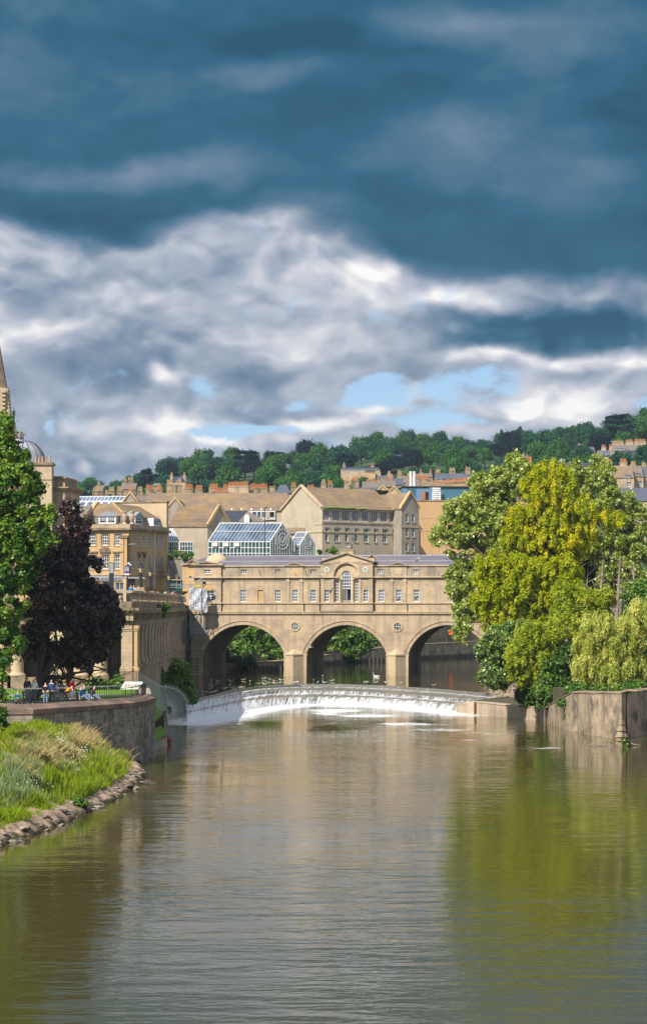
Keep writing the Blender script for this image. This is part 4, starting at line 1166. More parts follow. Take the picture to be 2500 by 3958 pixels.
    bx('architrave', x0, -.15, -.12, 3.9, 9.5, 9.85, M['bath_dirty']); bx('frieze', x0, -.15, -.02, 3.9, 9.853, 10.55, M['bath_dirty'])
    bx('cornice', x0, -.1, -.55, 1.0, 10.553, 10.75, M['bath']); bx('cornice', x0, 0.3, -.8, 1.0, 10.753, 11.0, M['bath_dirty'])
    bx('parapet_base', x0, .1, -.22, .5, 11.003, 11.55, M['bath_dirty']); bx('handrail', x0, .15, -.25, .35, 12.28, 12.5, M['bath'])
    for i in range(34):
        m = MB(); m.lathe([(.16,0),(.16,.08),(.08,.14),(.15,.34),(.13,.45),(.07,.62),(.15,.68),(.15,.727)], (-.9-i*.55, .05, 11.553), 8); m.build('baluster', M['bath'], root)
    # corner pier on its tall base
    def uX(px): return (px-1250)/FP*185.5-ax
    def pier(px0, px1, zbase, name='pier', y1=1.4, mat='bath'):
        a, b = uX(px0), uX(px1); m = MB()
        m.box(a-.1, b+.1, -.45, y1, 3.5, zbase); o = m.build('pedestal', M['bath_dirty'], root)
        m = MB(); m.box(a-.12, b+.12, -.47, y1, zbase+.002, zbase+.28); m.box(a-.05, b+.05, -.4, y1, zbase+.282, zbase+.4)
        m.box(a, b, -.35, y1, zbase+.402, 9.05); m.box(a-.06, b+.06, -.41, y1, 9.052, 9.2); m.box(a-.12, b+.12, -.47, y1, 9.202, 9.498); m.build(name, M[mat], root)
    pier(470, 513, 5.6); pier(217, 256, 5.25, mat='bath_pale'); pier(165, 213, 5.0, y1=2.2, mat='bath_pale')
    pier(519, 532, 5.6, y1=1.2, mat='bath_warm'); 
    for px in (386, 309, 65, 10, -60):
        m = MB(); x = uX(px); m.box(x-.75, x+.75, -.45, .95, 3.5, 5.2); m.build('pedestal', M['bath_dirty'], root)
        m = MB(); m.lathe([(.72,0),(.72,.1),(.6,.2),(.56,.3),(.52,2.0),(.46,4.0),(.58,4.1),(.66,4.295)], (x, .2, 5.203), 20); m.build('column', M['bath_pale'], root, smooth=False)
    # iron gates between the columns
    for a, b in ((80, 163), (258, 292), (325, 368), (402, 448)):
        m = MB(); u0, u1 = uX(a), uX(b); z0, z1 = 5.1, 6.75
        for z in (z0+.05, z0+.35, z1-.25, z1): m.bar((u0,.6,z),(u1,.6,z),.03)
        k = max(3, int((u1-u0)/.3))
        for i in range(k+1): x = u0+(u1-u0)*i/k; m.bar((x,.6,z0),(x,.6,z1+.05),.022)
        w = (u1-u0); m.bar((u0+.25*w,.6,z0+.3),(u0+.75*w,.6,z1-.2),.022); m.bar((u0+.75*w,.6,z0+.3),(u0+.25*w,.6,z1-.2),.022)
        m.build('iron_gate', M['black'], root)
    # curly consoles under the frieze at the corner
    for px in (465, 480, 495, 508):
        m = MB(); x = uX(px); m.box(x-.18, x+.18, -.42, -.02, 9.9, 10.55); m.build('bracket', M['bath'], root)
    # urn bowls on the balustrade
    return root, at, S, (ax, ay)
colonnade, col_at, COL_S, COL_O = build_colonnade()

# ================================================================ the town behind the bridge
def part_box(root, name, mat, *b):
    m = MB(); m.box(*b); return m.build(name, M[mat] if isinstance(mat, str) else mat, root)
def chimney(root, u, v, z0, z1, w, d=.8, n=4, pot='pot', wall='bath_dirty', along='u', ph=.75, pr=.15):
    m = MB(); hw, hd = (w/2, d/2) if along == 'u' else (d/2, w/2)
    m.box(u-hw, u+hw, v-hd, v+hd, z0, z1-.18); m.box(u-hw-.1, u+hw+.1, v-hd-.1, v+hd+.1, z1-.178, z1)
    c = m.build('chimney', M[wall], root)
    if n:
        q = MB(); s = (w-.25)/max(1, n); pots(q, u, v, z1, n, s if along == 'u' else 0, 0 if along == 'u' else s, min(pr, s*.42), ph)
        q.build('chimney_pots', M[pot], c)
    return c

# ---- the hotel: gable end, long side, far cross gable
def hotel():
    # local axes: u along the long side (away to the right), v into the building
    Y0 = 400.0
    t = 37.0
    F = Frame(1245, Y0, t); r = F.root('hotel', 11.5, label='large pale rendered hotel with a wide plain gable and long row of eaves windows', cat='hotel')
    zE = 11+387/FP*400; u1 = F.u(1512); u2 = F.u(1551, -2.4); u3 = F.u(1619, -2.4)
    wv = 12.8; fr = front(0)
    zR = zE+4.15; zb = 11.5
    zz = lambda py, u, v=0: F.z(py, u, v)
    zs = lambda py: F.z(py, 0)
    sC = zs(2055)        # string course at the corner
    tops = [(624,668),(689,737),(757,803),(825,871),(892,936),(957,1001),(1021,1065),(1085,1127)]
    holes = []; T = []
    ztop0, ztop1 = zs(1995), zs(1965)
    for a, b in tops:
        p0, p1 = 900+a*.559, 900+b*.559; h = (F.u(p0), F.u(p1), zE-2.3, zE-.35); holes.append(h); T.append((h, 3, 1, 'top'))
    mid = [(638,658),(701,735),(776,796),(843,861),(904,936),(975,993),(1034,1064),(1103,1120)]
    for i, (a, b) in enumerate(mid):
        p0, p1 = 900+a*.559, 900+b*.559; u0, u1_ = F.u(p0), F.u(p1); zc = zE-4.9; h = (u0, u1_, zc-1.25, zc+1.2); holes.append(h); T.append((h, 2 if i in (1,4,6) else 1, 2, 'mid'))
    low = [(633,664),(700,736),(770,805),(840,870),(904,938),(970,1001),(1034,1064),(1103,1120)]
    for i, (a, b) in enumerate(low):
        p0, p1 = 900+a*.559, 900+b*.559; u0, u1_ = F.u(p0), F.u(p1); zc = zE-11.0 + (1.1 if i > 5 else 0); h = (u0, u1_, zc-1.7, zc+1.2); holes.append(h); T.append((h, 2, 3, 'low'))
    m = MB(); m.wall(fr, 0, u1+2, zb, zE, holes, .25)
    m.wall(left(0), 0, wv, zb, zE, [], .2)
    m.add([(0,0,zE),(0,wv,zE),(0,wv/2,zR)], [(0,1,2)])
    m.quad((0,wv,zb),(u3,wv,zb),(u3,wv,zE),(0,wv,zE))
    m.build('wall', M['render'], r)
    for h, c, rr, kind in T:
        window(r, fr, *h, c, rr, .14, .09 if kind == 'top' else .07, gm=M['glass'] if kind == 'top' else M['glass_teal'], sill=kind != 'top', midrail=False)
        if kind != 'top':
            m = MB(); m.fbox(fr, h[0]-.2, h[1]+.2, h[3]+.05, h[3]+.22, -.12, -.002); m.build('lintel', M['render_dirty'], r)
    for u0, u1_, z, pr in ((0, u1, sC, .12), (0, u1, zE-2.55, .14), (0, u1, zE-.25, .22)):
        m = MB(); m.box(u0-.1, u1_, -pr, -.003, z-.12, z+.12); m.build('string_course', M['bath_pale'], r)
    m = MB(); m.box(-.12, -.003, -.05, wv, sC-.12, sC+.12); m.build('string_course', M['bath_pale'], r)
    m = MB(); m.box(-.10, -.003, 0, 2.2, zE-3.1, zE-2.9); m.build('string_course', M['bath_pale'], r)
    # roof: slopes from the long eave to the ridge
    uR1 = u3
    m = MB(); m.quad((-.1,-.5,zE-.05),(u1+1,-.5,zE-.05),(u1+1,wv/2,zR),(-.1,wv/2,zR)); m.quad((-.1,wv+.4,zE-.05),(uR1,wv+.4,zE-.05),(uR1,wv/2,zR),(-.1,wv/2,zR)); m.build('roof', M['stone_tile'], r)
    m = MB()
    for s in (0, wv):
        m.add([(-.35,s,zE-.1),(.3,s,zE-.1),(.3,wv/2,zR+.05),(-.35,wv/2,zR+.05),(-.35,s,zE+.3),(.3,s,zE+.3),(.3,wv/2,zR+.45),(-.35,wv/2,zR+.45)], [(0,1,5,4),(4,5,6,7),(0,4,7,3),(1,2,6,5),(0,3,2,1)])
    m.build('verge_coping', M['bath_pale'], r)
    m = MB()
    for i in range(26):
        u = random.uniform(1, u1*.62); m.lathe([(random.uniform(.2,.5),0),(.3,.12),(.05,.25)], (u, -.35, zE+.02), 6)
    m.build('moss', M['lawn'], r)
    # cross gable block at the far end
    v0 = -2.4; gm = (u2+u3)/2; hgt = F.z(1966, u2, v0); zA = F.z(1908, gm, v0)
    hs = []
    for a, b in ((1195,1212),(1238,1256)):
        p0, p1 = 900+a*.559, 900+b*.559
        for (y0, y1) in ((693,748),(792,850),(893,952)): hs.append((F.u(p0, v0), F.u(p1, v0), F.z(1600+y1*.559, gm, v0), F.z(1600+y0*.559, gm, v0)))
    f2 = front(v0)
    m = MB(); m.wall(f2, u2, u3, zb, hgt, hs, .25); m.add([f2(u2,hgt,0), f2(u3,hgt,0), f2(gm,zA,0)], [(0,1,2)])
    m.wall(left(u2), v0, wv, zb, hgt, [], .2); m.wall(right(u3), v0, wv, zb, hgt, [], .2)
    m.build('end_block', M['render_dirty'], r)
    for h in hs: window(r, f2, *h, 1, 2, .16, .07, gm=M['glass_teal'])
    m = MB()
    for s in (u2-.2, u3+.2): m.quad((s,v0+.1,hgt-.1),(gm,v0+.1,zA+.15),(gm,wv,zA+.15),(s,wv,hgt-.1))
    m.build('roof', M['stone_tile'], r)
    m = MB()
    for s in (u2-.25, u3+.25):
        m.add([(s,v0-.2,hgt-.1),(s,v0+.5,hgt-.1),(gm,v0+.5,zA+.1),(gm,v0-.2,zA+.1),(s,v0-.2,hgt+.3),(s,v0+.5,hgt+.3),(gm,v0+.5,zA+.55),(gm,v0-.2,zA+.55)], [(0,1,5,4),(4,5,6,7),(0,4,7,3),(1,2,6,5)])
    m.build('verge_coping', M['bath_warm'], r)
    for pr, z in ((.1, sC+1.2),):
        m = MB(); m.box(u2-.1, u3+.1, v0-pr, v0-.003, z-.1, z+.1); m.build('string_course', M['bath_pale'], r)
hotel()

def gable_house(name, F, u0, u1, v0, v1, zb, zE, zR, axis, roof, wall, label, cat='building', cop=None, group=None, over=.3):
    "axis 'u': ridge along u; axis 'v': gable faces the camera"
    r = F.root(name, zb, label=label, cat=cat, group=group)
    m = MB(); m.box(u0, u1, v0, v1, zb, zE)
    um, vm = (u0+u1)/2, (v0+v1)/2
    if axis == 'v':
        for v in (v0, v1): m.add([(u0,v,zE),(u1,v,zE),(um,v,zR)], [(0,1,2)])
    else:
        for u in (u0, u1): m.add([(u,v0,zE),(u,v1,zE),(u,vm,zR)], [(0,1,2)])
    m.build('wall', M[wall], r)
    q = MB()
    if axis == 'v':
        for u in (u0-over, u1+over): q.quad((u,v0+.02,zE-.12),(um,v0+.02,zR+.1),(um,v1,zR+.1),(u,v1,zE-.12))
    else:
        for v in (v0-over, v1+over): q.quad((u0+.02,v,zE-.12),(u1-.02,v,zE-.12),(u1-.02,vm,zR+.1),(u0+.02,vm,zR+.1))
    q.build('roof', M[roof], r)
    if cop:
        q = MB()
        if axis == 'v':
            for u in (u0-over, u1+over): q.add([(u,v0-.15,zE-.1),(u,v0+.45,zE-.1),(um,v0+.45,zR+.05),(um,v0-.15,zR+.05),(u,v0-.15,zE+.3),(u,v0+.45,zE+.3),(um,v0+.45,zR+.5),(um,v0-.15,zR+.5)], [(0,1,5,4),(4,5,6,7),(0,4,7,3),(1,2,6,5)])
        else:
            for s, uu in ((1, u1), (-1, u0)):
                for v in (v0-over, v1+over): q.add([(uu-.35,v,zE-.1),(uu+.2,v,zE-.1),(uu+.2,vm,zR+.05),(uu-.35,vm,zR+.05),(uu-.35,v,zE+.3),(uu+.2,v,zE+.3),(uu+.2,vm,zR+.5),(uu-.35,vm,zR+.5)], [(0,1,5,4),(4,5,6,7),(0,4,7,3),(1,2,6,5)])
        q.build('verge_coping', M[cop], r)
    return r

def midtown():
    # long tiled roof running behind, with a strip of windows at its right end
    F = Frame(600, 412, 1.0)
    u1 = F.u(1112); u0 = F.u(560); zR = F.z(1907, 0, 8); zE = F.z(1972, 0)
    r = gable_house('market_range', F, u0, u1, 0, 16, 11.5, zE, zR, 'u', 'stone_tile', 'render', 'long low range with broad brown tiled roof running left from the hotel gable', over=.3)
    fr = front(-.35)
    a, b = F.u(959), F.u(1064)
    q = MB(); q.box(a, b, -.34, -.003, F.z(2008, 0), zE-.15); q.build('bay', M['white'], r)
    for p0, p1, mt in ((974,992,'glass'),(994,1008,'glass_teal'),(1010,1028,'glass'),(1041,1061,'black')):
        h = (F.u(p0), F.u(p1), F.z(2001, 0), F.z(1977, 0)); window(r, fr, *h, 1, 1, -.05, .06, gm=M[mt], sill=False)
    for px in (720, 760, 800, 896, 934, 972, 1010, 1047):
        q = MB(); u = F.u(px); q.lathe([(.22,0),(.2,.2),(.05,.35)], (u, .3, zE+.05), 8); q.build('roof_vent', M['white'], r)
    part_box(r, 'wall_panel', 'render', F.u(1029), F.u(1040), -.5, -.352, F.z(2001, 0), F.z(1977, 0))
    # small side gable left of it
    F = Frame(650, 385, -3)
    gable_house('small_gable', F, 0, F.u(706), 0, 10, 11.5, F.z(1968, 2), F.z(1929, 2), 'v', 'stone_tile', 'render_dirty', 'small dark gable peeping up between two brown tiled roofs left of the glasshouse', cop='bath_warm')
    # tall rendered block with tiled roof, gable to the right
    F = Frame(802, 352, 42)
    # u runs along the gable face (right, away); v runs to the back left
    u1 = F.u(893); zE = F.z(2032, 0); zR = F.z(1958, u1/2)
    L_ = 15.0
    r = F.root('mill_block', 11.5, label='tall rendered block with tiled roof and lichened gable left of the big glasshouse', cat='building')
    # here the long front is parallel to the picture: use second frame
    G = Frame(802, 352, 0)
    m = MB()
    left_u = -(G.u(802)-G.u(646)); d = 12.5
    gx = F.u(893)*math.cos(R(42)); gy = F.u(893)*math.sin(R(42))
    # corners in world-aligned offsets from the corner at px 802
    A = (0, 0); B_ = (gx, gy); C = (gx+left_u, gy); D = (left_u, 0)
    def loc(p):  # world offset to local of root (rotated 42 deg)
        c, s = math.cos(R(42)), math.sin(R(42)); return (p[0]*c+p[1]*s, -p[0]*s+p[1]*c)
    a, b, c, d_ = map(loc, (A, B_, C, D)); mid = ((a[0]+b[0])/2, (a[1]+b[1])/2); midl = ((c[0]+d_[0])/2, (c[1]+d_[1])/2)
    for p, q in ((a, b), (b, c), (c, d_), (d_, a)): m.quad((*p,11.5),(*q,11.5),(*q,zE),(*p,zE))
    m.add([(*a,zE),(*b,zE),(*mid,zR)], [(0,1,2)]); m.add([(*c,zE),(*d_,zE),(*midl,zR)], [(0,1,2)])
    m.build('wall', M['render'], r)
    m = MB(); m.quad((*a,zE),(*d_,zE),(*midl,zR+.05),(*mid,zR+.05)); m.quad((*b,zE),(*c,zE),(*midl,zR+.05),(*mid,zR+.05)); m.build('roof', M['stone_tile'], r)
    m = MB(); m.bar((*a,zE+.1),(*mid,zR+.2),.3,4); m.bar((*b,zE+.1),(*mid,zR+.2),.3,4); m.build('verge_coping', M['bath_warm'], r)
    m = MB(); m.bar((a[0],a[1],zE-.1),(d_[0],d_[1],zE-.1),.2,4); m.build('eaves', M['bath_dirty'], r)
    for px in (655, 697, 739, 781):
        q = MB(); w = loc((G.u(px)-G.u(802), .6)); q.lathe([(.2,0),(.2,.18),(.05,.3)], (*w, zE+.35), 8); q.build('roof_vent', M['white'], r)
    # windows low on the front and the lean-to glass porch
    fr = lambda aa, z, dd: (*loc((aa, dd)), z)
    g0, g1 = G.u(694), G.u(747)
    h = (g0-G.u(802), g1-G.u(802), G.z(2146, 0), G.z(2094, 0))
    window(r, fr, *h, 5, 3, -.06, .1, gm=M['glass_teal'], sill=False, midrail=False)
    # lean-to conservatory at left
    F = Frame(646, 345, 0); r = F.root('lean_to_glasshouse', 14, label='small lean-to conservatory with white sloping glazing beside the corner building', cat='conservatory')
    u1 = F.u(692); zt, ze, zb = F.z(2056, 0), F.z(2092, 0), F.z(2160, 0)
    m = MB(); m.quad((0,3,zt+.6),(u1*.35,3,zt+.6),(u1,-.02,ze),(0,-.02,ze)); m.build('glass_roof', M['glass_blue'], r)
    m = MB()
    for i in range(6): m.bar((u1*.35*i/5, 3, zt+.65), (u1*i/5, 0, ze+.05), .06)
    m.bar((0,0,ze),(u1,0,ze),.08); m.build('frame', M['white'], r)
    window(r, front(-.1), 0, u1*.95, zb, ze-.1, 5, 4, .1, .08, gm=M['glass_teal'], sill=False, midrail=False)
    part_box(r, 'base_wall', 'render_dirty', -.3, u1+2.2, .2, 4, 11.5, zb)
    # terrace wall under it
    F = Frame(646, 336, 0); r = F.root('terrace_wall', 11.5, label='plain grey terrace wall with planting on top beside the lodge', cat='wall')
    part_box(r, 'wall', 'render_dirty', 0, F.u(726), 0, 1, 11.5, F.z(2160, 0)); part_box(r, 'coping', 'bath_pale', -.1, F.u(726)+.1, -.1, 1.1, F.z(2160, 0)+.003, F.z(2157, 0))
    q = MB(); q.add([(F.u(650),-.6,F.z(2170,0)),(F.u(650),-.6,11.5),(F.u(690),-.6,11.5),(F.u(690),-.6,F.z(2225,0)),(F.u(652),3,F.z(2165,0)),(F.u(690),3,F.z(2215,0))],[(0,1,2,3),(0,3,5,4)]); q.build('lean_roof', M['grey_tile'], r)
    # dark slate roof and pyramid roof behind the glasshouse
    F = Frame(871, 378, 2); zE, zR = F.z(2020, 0), F.z(1973, 3)
    r = gable_house('slate_roof_house', F, 0, F.u(949), 0, 7, 11.5, zE, zR, 'u', 'dark_slate', 'render', 'dark slate roof between the gabled block and the little pyramid roof')
    F = Frame(925, 368, 0); r = F.root('pyramid_roof_house', 11.5, label='small brown pyramid roof with a round headed white dormer behind the glasshouse ridge', cat='building')
    u1 = F.u(1030); zE, zR = F.z(2017, 0), F.z(1971, 4); c = F.u(955)
    part_box(r, 'wall', 'render_dirty', 0, u1, 0, 8, 11.5, zE)
    m = MB(); m.add([(-.2,-.2,zE),(u1+.2,-.2,zE),(u1+.2,8,zE),(-.2,8,zE),(c,3.5,zR)], [(0,1,4),(1,2,4),(2,3,4),(3,0,4)]); m.build('roof', M['grey_tile'], r)
    q = MB(); x = F.u(954); q.prism(front(-.6), [(x-.45, zE-.1), (x+.45, zE-.1), (x+.45, zE+.8), (x+.3, zE+1.15), (x, zE+1.3), (x-.3, zE+1.15), (x-.45, zE+.8)], 0, 1.5); q.build('dormer', M['white'], r)
    # low tiled roof between glasshouses and hotel
    F = Frame(1100, 372, 0); gable_house('low_tiled_roof', F, 0, F.u(1180), 0, 8, 11.5, F.z(2060, 0), F.z(2038, 4), 'u', 'stone_tile', 'render', 'low brown tiled roof tucked between the small glasshouse and the hotel')
midtown()

def glasshouses():
    def gh(pc, px_left, px_right, pyR, pyE, pyB, Yc, name, label, nbays, rose):
        # corner at px pc nearest the camera; long side parallel to the picture, gable going away to the right
        F = Frame(pc, Yc, 0); r = F.root(name, 12, label=label, cat='conservatory')
        uL = F.u(px_left); zE, zB = F.z(pyE, 0), F.z(pyB, 0)
        d = Vector((math.cos(R(40)), math.sin(R(40))))
        # far end of the gable
        lo, hi = 0.1, 40
        for _ in range(40):
            w = (lo+hi)/2; p = F.o + d*w
            if 1250+FP*p.x/p.y < px_right: lo = w
            else: hi = w
        w = (lo+hi)/2; E = d*w; Mi = E*.5
        zR = CZ+(HZ-pyR)/FP*(F.o.y+Mi.y)
        A, B_, Cc, D = Vector((0, 0)), E, E+Vector((uL, 0)), Vector((uL, 0)); Ml = Mi+Vector((uL, 0))
        m = MB(); m.quad((*A,zE),(*D,zE),(*Ml,zR),(*Mi,zR)); m.quad((*B_,zE),(*Cc,zE),(*Ml,zR),(*Mi,zR)); m.build('glass_roof', M['glass_blue'], r)
        fr = MB()
        n = nbays
        for i in range(n+1):
            t = i/n; a = D.lerp(A, t); b = Ml.lerp(Mi, t); fr.bar((a.x, a.y-.03, zE+.04), (b.x, b.y-.03, zR+.05), .036 if i not in (0, n) else .11)
        a, b = D.lerp(Ml, .55), A.lerp(Mi, .55); zm = zE+(zR-zE)*.55; fr.bar((a.x, a.y-.06, zm+.06), (b.x, b.y-.06, zm+.06), .07)
        fr.bar((*D,zE),(*A,zE),.11); fr.bar((*Ml,zR+.05),(*Mi,zR+.05),.12); fr.bar((*A,zE),(*Mi,zR+.05),.13); fr.bar((*B_,zE),(*Mi,zR+.05),.13)
        fr.build('roof_frame', M['white'], r)
        # front glazing
        m = MB(); m.quad((D.x,.05,zB-2),(0,.05,zB-2),(0,.05,zE),(D.x,.05,zE)); m.build('front_glass', M['glass_teal'], r)
        fr = MB()
        for i in range(n+1): x = D.x*(1-i/n); fr.box(x-.055, x+.055, -.06, .04, zB-2, zE-.02)
        for z in (zE-.95, zB+.1): fr.box(D.x, 0, -.05, .035, z-.06, z+.06)
        fr.build('front_frame', M['white'], r)
        for i in (1, 4, 7):
            if n > 8: q = MB(); x = D.x*(1-i/n); q.box(x+.1, x+.9, -.35, -.25, zE-.75, zE-.15); q.build('open_vent', M['white'], r)
        # gable glazing
        g = MB(); g.add([(*A,zB-2),(*B_,zB-2),(*B_,zE),(*Mi,zR),(*A,zE)], [(0,1,2,3,4)]); g.build('gable_glass', M['glass_lead'], r)
        nn = Vector((d.y, -d.x))*.05; fr = MB()
        hgt = lambda t: zE+(zR-zE)*(1-abs(2*t-1))
        k = 10
        for i in range(k+1):
            t = i/k; p = E*t+nn; fr.bar((*p,zB-2),(*p,hgt(t)),.05 if 0 < i < k else .1)
        z = zB+.1
        while z < zR-.3:
            t0 = 0 if z <= zE else (z-zE)/(zR-zE)/2; p, q_ = E*t0+nn, E*(1-t0)+nn; fr.bar((*p,z),(*q_,z),.028); z += .75
        c = zE+(zR-zE)*.12
        for rr in (rose, rose*.6, rose*.3):
            P_ = [(Mi+nn*1.5+d*rr*math.cos(s), c+rr*1.25*math.sin(s)) for s in np.linspace(0, 2*math.pi, 21)]
            for (p, z0), (q_, z1) in zip(P_[:-1], P_[1:]): fr.bar((*p,z0),(*q_,z1),.07)
        fr.build('gable_frame', M['fence_paint'], r)
        return r
    gh(1159, 1119, 1219, 2058, 2106, 2141, 352, 'glasshouse', 'small glazed gable conservatory to the right of the big glasshouse', 5, .75)
    gh(1044, 805, 1136, 2023, 2094, 2141, 348, 'glasshouse', 'large white framed glasshouse with a long blue glass roof behind the bridge', 17, 1.3)
glasshouses()

# ---- corner building with mansard roof, left of the bridge
def corner_building():
    F = Frame(498, 326, -18.5); fr = front(0); fs = right(0)
    r = F.root('corner_building', 11.4, label='honey stone corner building with sash windows and white dormers in a mansard roof', cat='building')
    X = lambda x: 200+x*.3287
    u = lambda x: F.u(X(x)); z = lambda y, uu=0, vv=0: F.z(1850+y*.3287, uu, vv)
    uL = u(380)
    zC = z(577); zP = z(535); zb = 11.4
    H = []
    for x0, x1 in ((445,517),(592,668),(742,820)):
        um = (u(x0)+u(x1))/2
        H.append((u(x0), u(x1), z(786, um), z(648, um))); H.append((u(x0), u(x1), z(1065, um), z(895, um)))
    shop = [(u(430), u(470), 11.6, z(1215)), (u(590), u(700), 11.6, z(1210)), (u(745), u(845), 11.6, z(1222))]
    vL = F.v(X(1358)); 
    v = lambda x: F.v(X(x)); zsid = lambda y, x: F.z(1850+y*.3287, 0, v(x))
    HS = []
    for x0, x1, ya, yb, yc, yd in ((945,975,650,785,900,1062),(1008,1034,655,793,903,1066),(1072,1098,660,797,905,1070),(1136,1164,663,800,908,1072),(1222,1250,672,808,918,1075),(1275,1303,680,812,923,1078)):
        for a, b in ((ya, yb), (yc, yd)): HS.append((v(x0), v(x1), zsid(b, x0), zsid(a, x0)))
    m = MB(); m.wall(fr, uL, 0, zb, zC, H+shop, .25); m.wall(fs, 0, vL, zb, zC, HS, .25)
    m.quad((uL,0,zb),(uL,vL,zb),(uL,vL,zC),(uL,0,zC)); m.quad((uL,vL,zb),(0,vL,zb),(0,vL,zC),(uL,vL,zC))
    m.build('wall', M['bath_warm'], r)
    for h in H: window(r, fr, *h, 3, 4, .14, .09, bar=.05)
    for h in HS: window(r, fs, *h, 2, 4, .12, .08, bar=.05)
    for h in shop:
        w_ = window(r, fr, *h, 2, 3, .16, .08, gm=M['glass'], sill=False)
    # window surrounds and heads
    for i, h in enumerate(H):
        q = MB()
        for a, b, c, d in ((h[0]-.16, h[0]-.002, h[2], h[3]+.16), (h[1]+.002, h[1]+.16, h[2], h[3]+.16), (h[0], h[1], h[3]+.002, h[3]+.16)): q.fbox(fr, a, b, c, d, -.06, -.002)
        if i % 2: q.fbox(fr, h[0]-.35, h[1]+.35, h[3]+.32, h[3]+.5, -.25, -.003)
        q.build('window_surround', M['bath_dirty'], r)
    h = H[3]; q = MB(); n = 12; c = (h[0]+h[1])/2; wd = (h[1]-h[0])/2+.35
    q.prism(fr, [(c-wd, h[3]+.5)] + [(c+wd*math.sin(t), h[3]+.5+.62*math.cos(t)) for t in np.linspace(-1.5, 1.5, n)] + [(c+wd, h[3]+.5)], -.22, -.002); q.build('segmental_pediment', M['bath_dirty'], r)
    for x0 in (1022, 1085):
        q = MB(); a = v(x0); zz = zsid(885, x0); q.fbox(fs, a-.55, a+.55, zz-.1, zz+.3, -.3, -.003); q.fbox(fs, a-.45, a-.25, zz-.6, zz-.1, -.2, -.003); q.fbox(fs, a+.25, a+.45, zz-.6, zz-.1, -.2, -.003); q.build('window_head', M['bath_dirty'], r)
    # cornice, parapet, string
    for f, a, b in ((fr, uL-.3, .45), (fs, -.45, vL+.2)):
        q = MB(); q.fbox(f, a, b, zC-.35, zC+.0, -.55 if f is fr else -.551, 0.2); q.build('cornice', M['bath_dirty'], r)
        q = MB(); q.fbox(f, a+.1, b-.1, zC+.003, zP, -.30 if f is fr else -.302, .1); q.build('parapet', M['bath'], r)
        q = MB(); q.fbox(f, a, b, z(1128)-.1, z(1128)+.1, -.2 if f is fr else -.203, .0); q.build('string_course', M['bath_pale'], r)
    q = MB(); q.fbox(fr, u(395), u(830), z(1205), z(1140), -.12, -.004); fb = q.build('fascia', plain('fascia_grey', (.36, .37, .39), .6), r)
    um = (X(567)+X(672))/2
    text_mesh('COFFEE AND BAKES', .62, M['iron'], r, (F.u(um), -.14, z(1200)), rot=(R(90), 0, 0))
    # pilasters at the corner with volute brackets
    for x in (-.35, -1.1):
        q = MB(); q.box(x-.3, x+.3, -.16, -.003, z(1125), z(700)); q.build('pilaster', M['bath_warm'], r)
        q = MB(); q.box(x-.38, x+.38, -.3, -.005, z(700)+.002, z(668)); q.build('capital', M['bath_dirty'], r)
    for x in (-.3, .9):
        q = MB(); q.lathe([(.3,0),(.38,.25),(.22,.5),(.4,.9),(.45,1.4),(.3,1.8),(.4,2.0),(.4,2.2)], (x-.6, .5, zP-.2), 10); q.build('finial', M['bath'], r)
    # mansard: steep lower slope, shallow upper slope
    zM = z(432); zT = z(283, 0, 4); ins = 1.1; 
    def ringq(z0, i0, z1, i1, mat, name):
        q = MB(); a = [(uL, i0), (-i0, i0), (-i0, vL-.2), (uL, vL-.2)]; b = [(uL, i1), (-i1, i1), (-i1, vL-.2), (uL, vL-.2)]
        q.quad((*a[0],z0),(*a[1],z0),(*b[1],z1),(*b[0],z1)); q.quad((*a[1],z0),(*a[2],z0),(*b[2],z1),(*b[1],z1)); q.build(name, M[mat], r)
    ringq(zP-.6, .25, zM, ins, 'grey_tile', 'mansard_slope'); ringq(zM, ins-.15, zT, 4.6, 'stone_tile', 'upper_slope')
    q = MB(); q.quad((uL,4.6,zT),(-4.6,4.6,zT),(-4.6,vL-.2,zT),(uL,vL-.2,zT)); q.build('roof_flat', M['lead'], r)
    q = MB(); q.bar((-ins+.1, ins-.1, zM+.05), (-4.6, 4.6, zT+.05), .12, 5); q.build('hip', M['bath_warm'], r)
    q = MB(); q.box(uL-.25, uL+.25, .3, 6, zP-.6, zM+.3); q.add([(uL-.25,.8,zM),(uL+.25,.8,zM),(uL+.25,4.6,zT+.4),(uL-.25,4.6,zT+.4),(uL-.25,4.6,zM),(uL+.25,4.6,zM)],[(0,1,2,3),(0,3,4),(1,5,2)]); q.build('party_wall', M['bath_warm'], r)
    # dormers
    def dormer(f, a0, a1, z0, z1, two, d0=-.1, peak=.6):
        q = MB(); q.fbox(f, a0, a1, z0, z1, d0, 1.6); w = q.build('dormer', M['white'], r)
        mid = (a0+a1)/2
        if two: hh = [(a0+.18, mid-.12), (mid+.12, a1-.18)]
        else: hh = [(a0+.18, mid-.05), (mid+.05, a1-.18)]
        for a, b in hh:
            g = MB(); g.fbox(f, a, b, z0+.2, z1-.15, d0-.012, d0-.004); g.build('pane', M['glass'], w)
            k = MB()
            for i in range(1, 3): k.fbox(f, a+(b-a)*i/3-.025, a+(b-a)*i/3+.025, z0+.2+(z1-z0)*.45, z1-.15, d0-.03, d0-.013)
            k.fbox(f, a, b, (z0+z1)/2-.03, (z0+z1)/2+.05, d0-.032, d0-.014); k.fbox(f, a, b, z0+.6*(z1-z0)+.12, z0+.6*(z1-z0)+.17, d0-.031, d0-.0135); k.build('glazing_bar', M['white'], w)
        if peak:
            p = MB(); p.prism(f, [(a0-.15, z1), (a1+.15, z1), (a1+.15, z1+.1), (mid, z1+peak+.12), (a0-.15, z1+.1)], d0-.15, 2.2); p.build('dormer_roof', M['lead'], w)
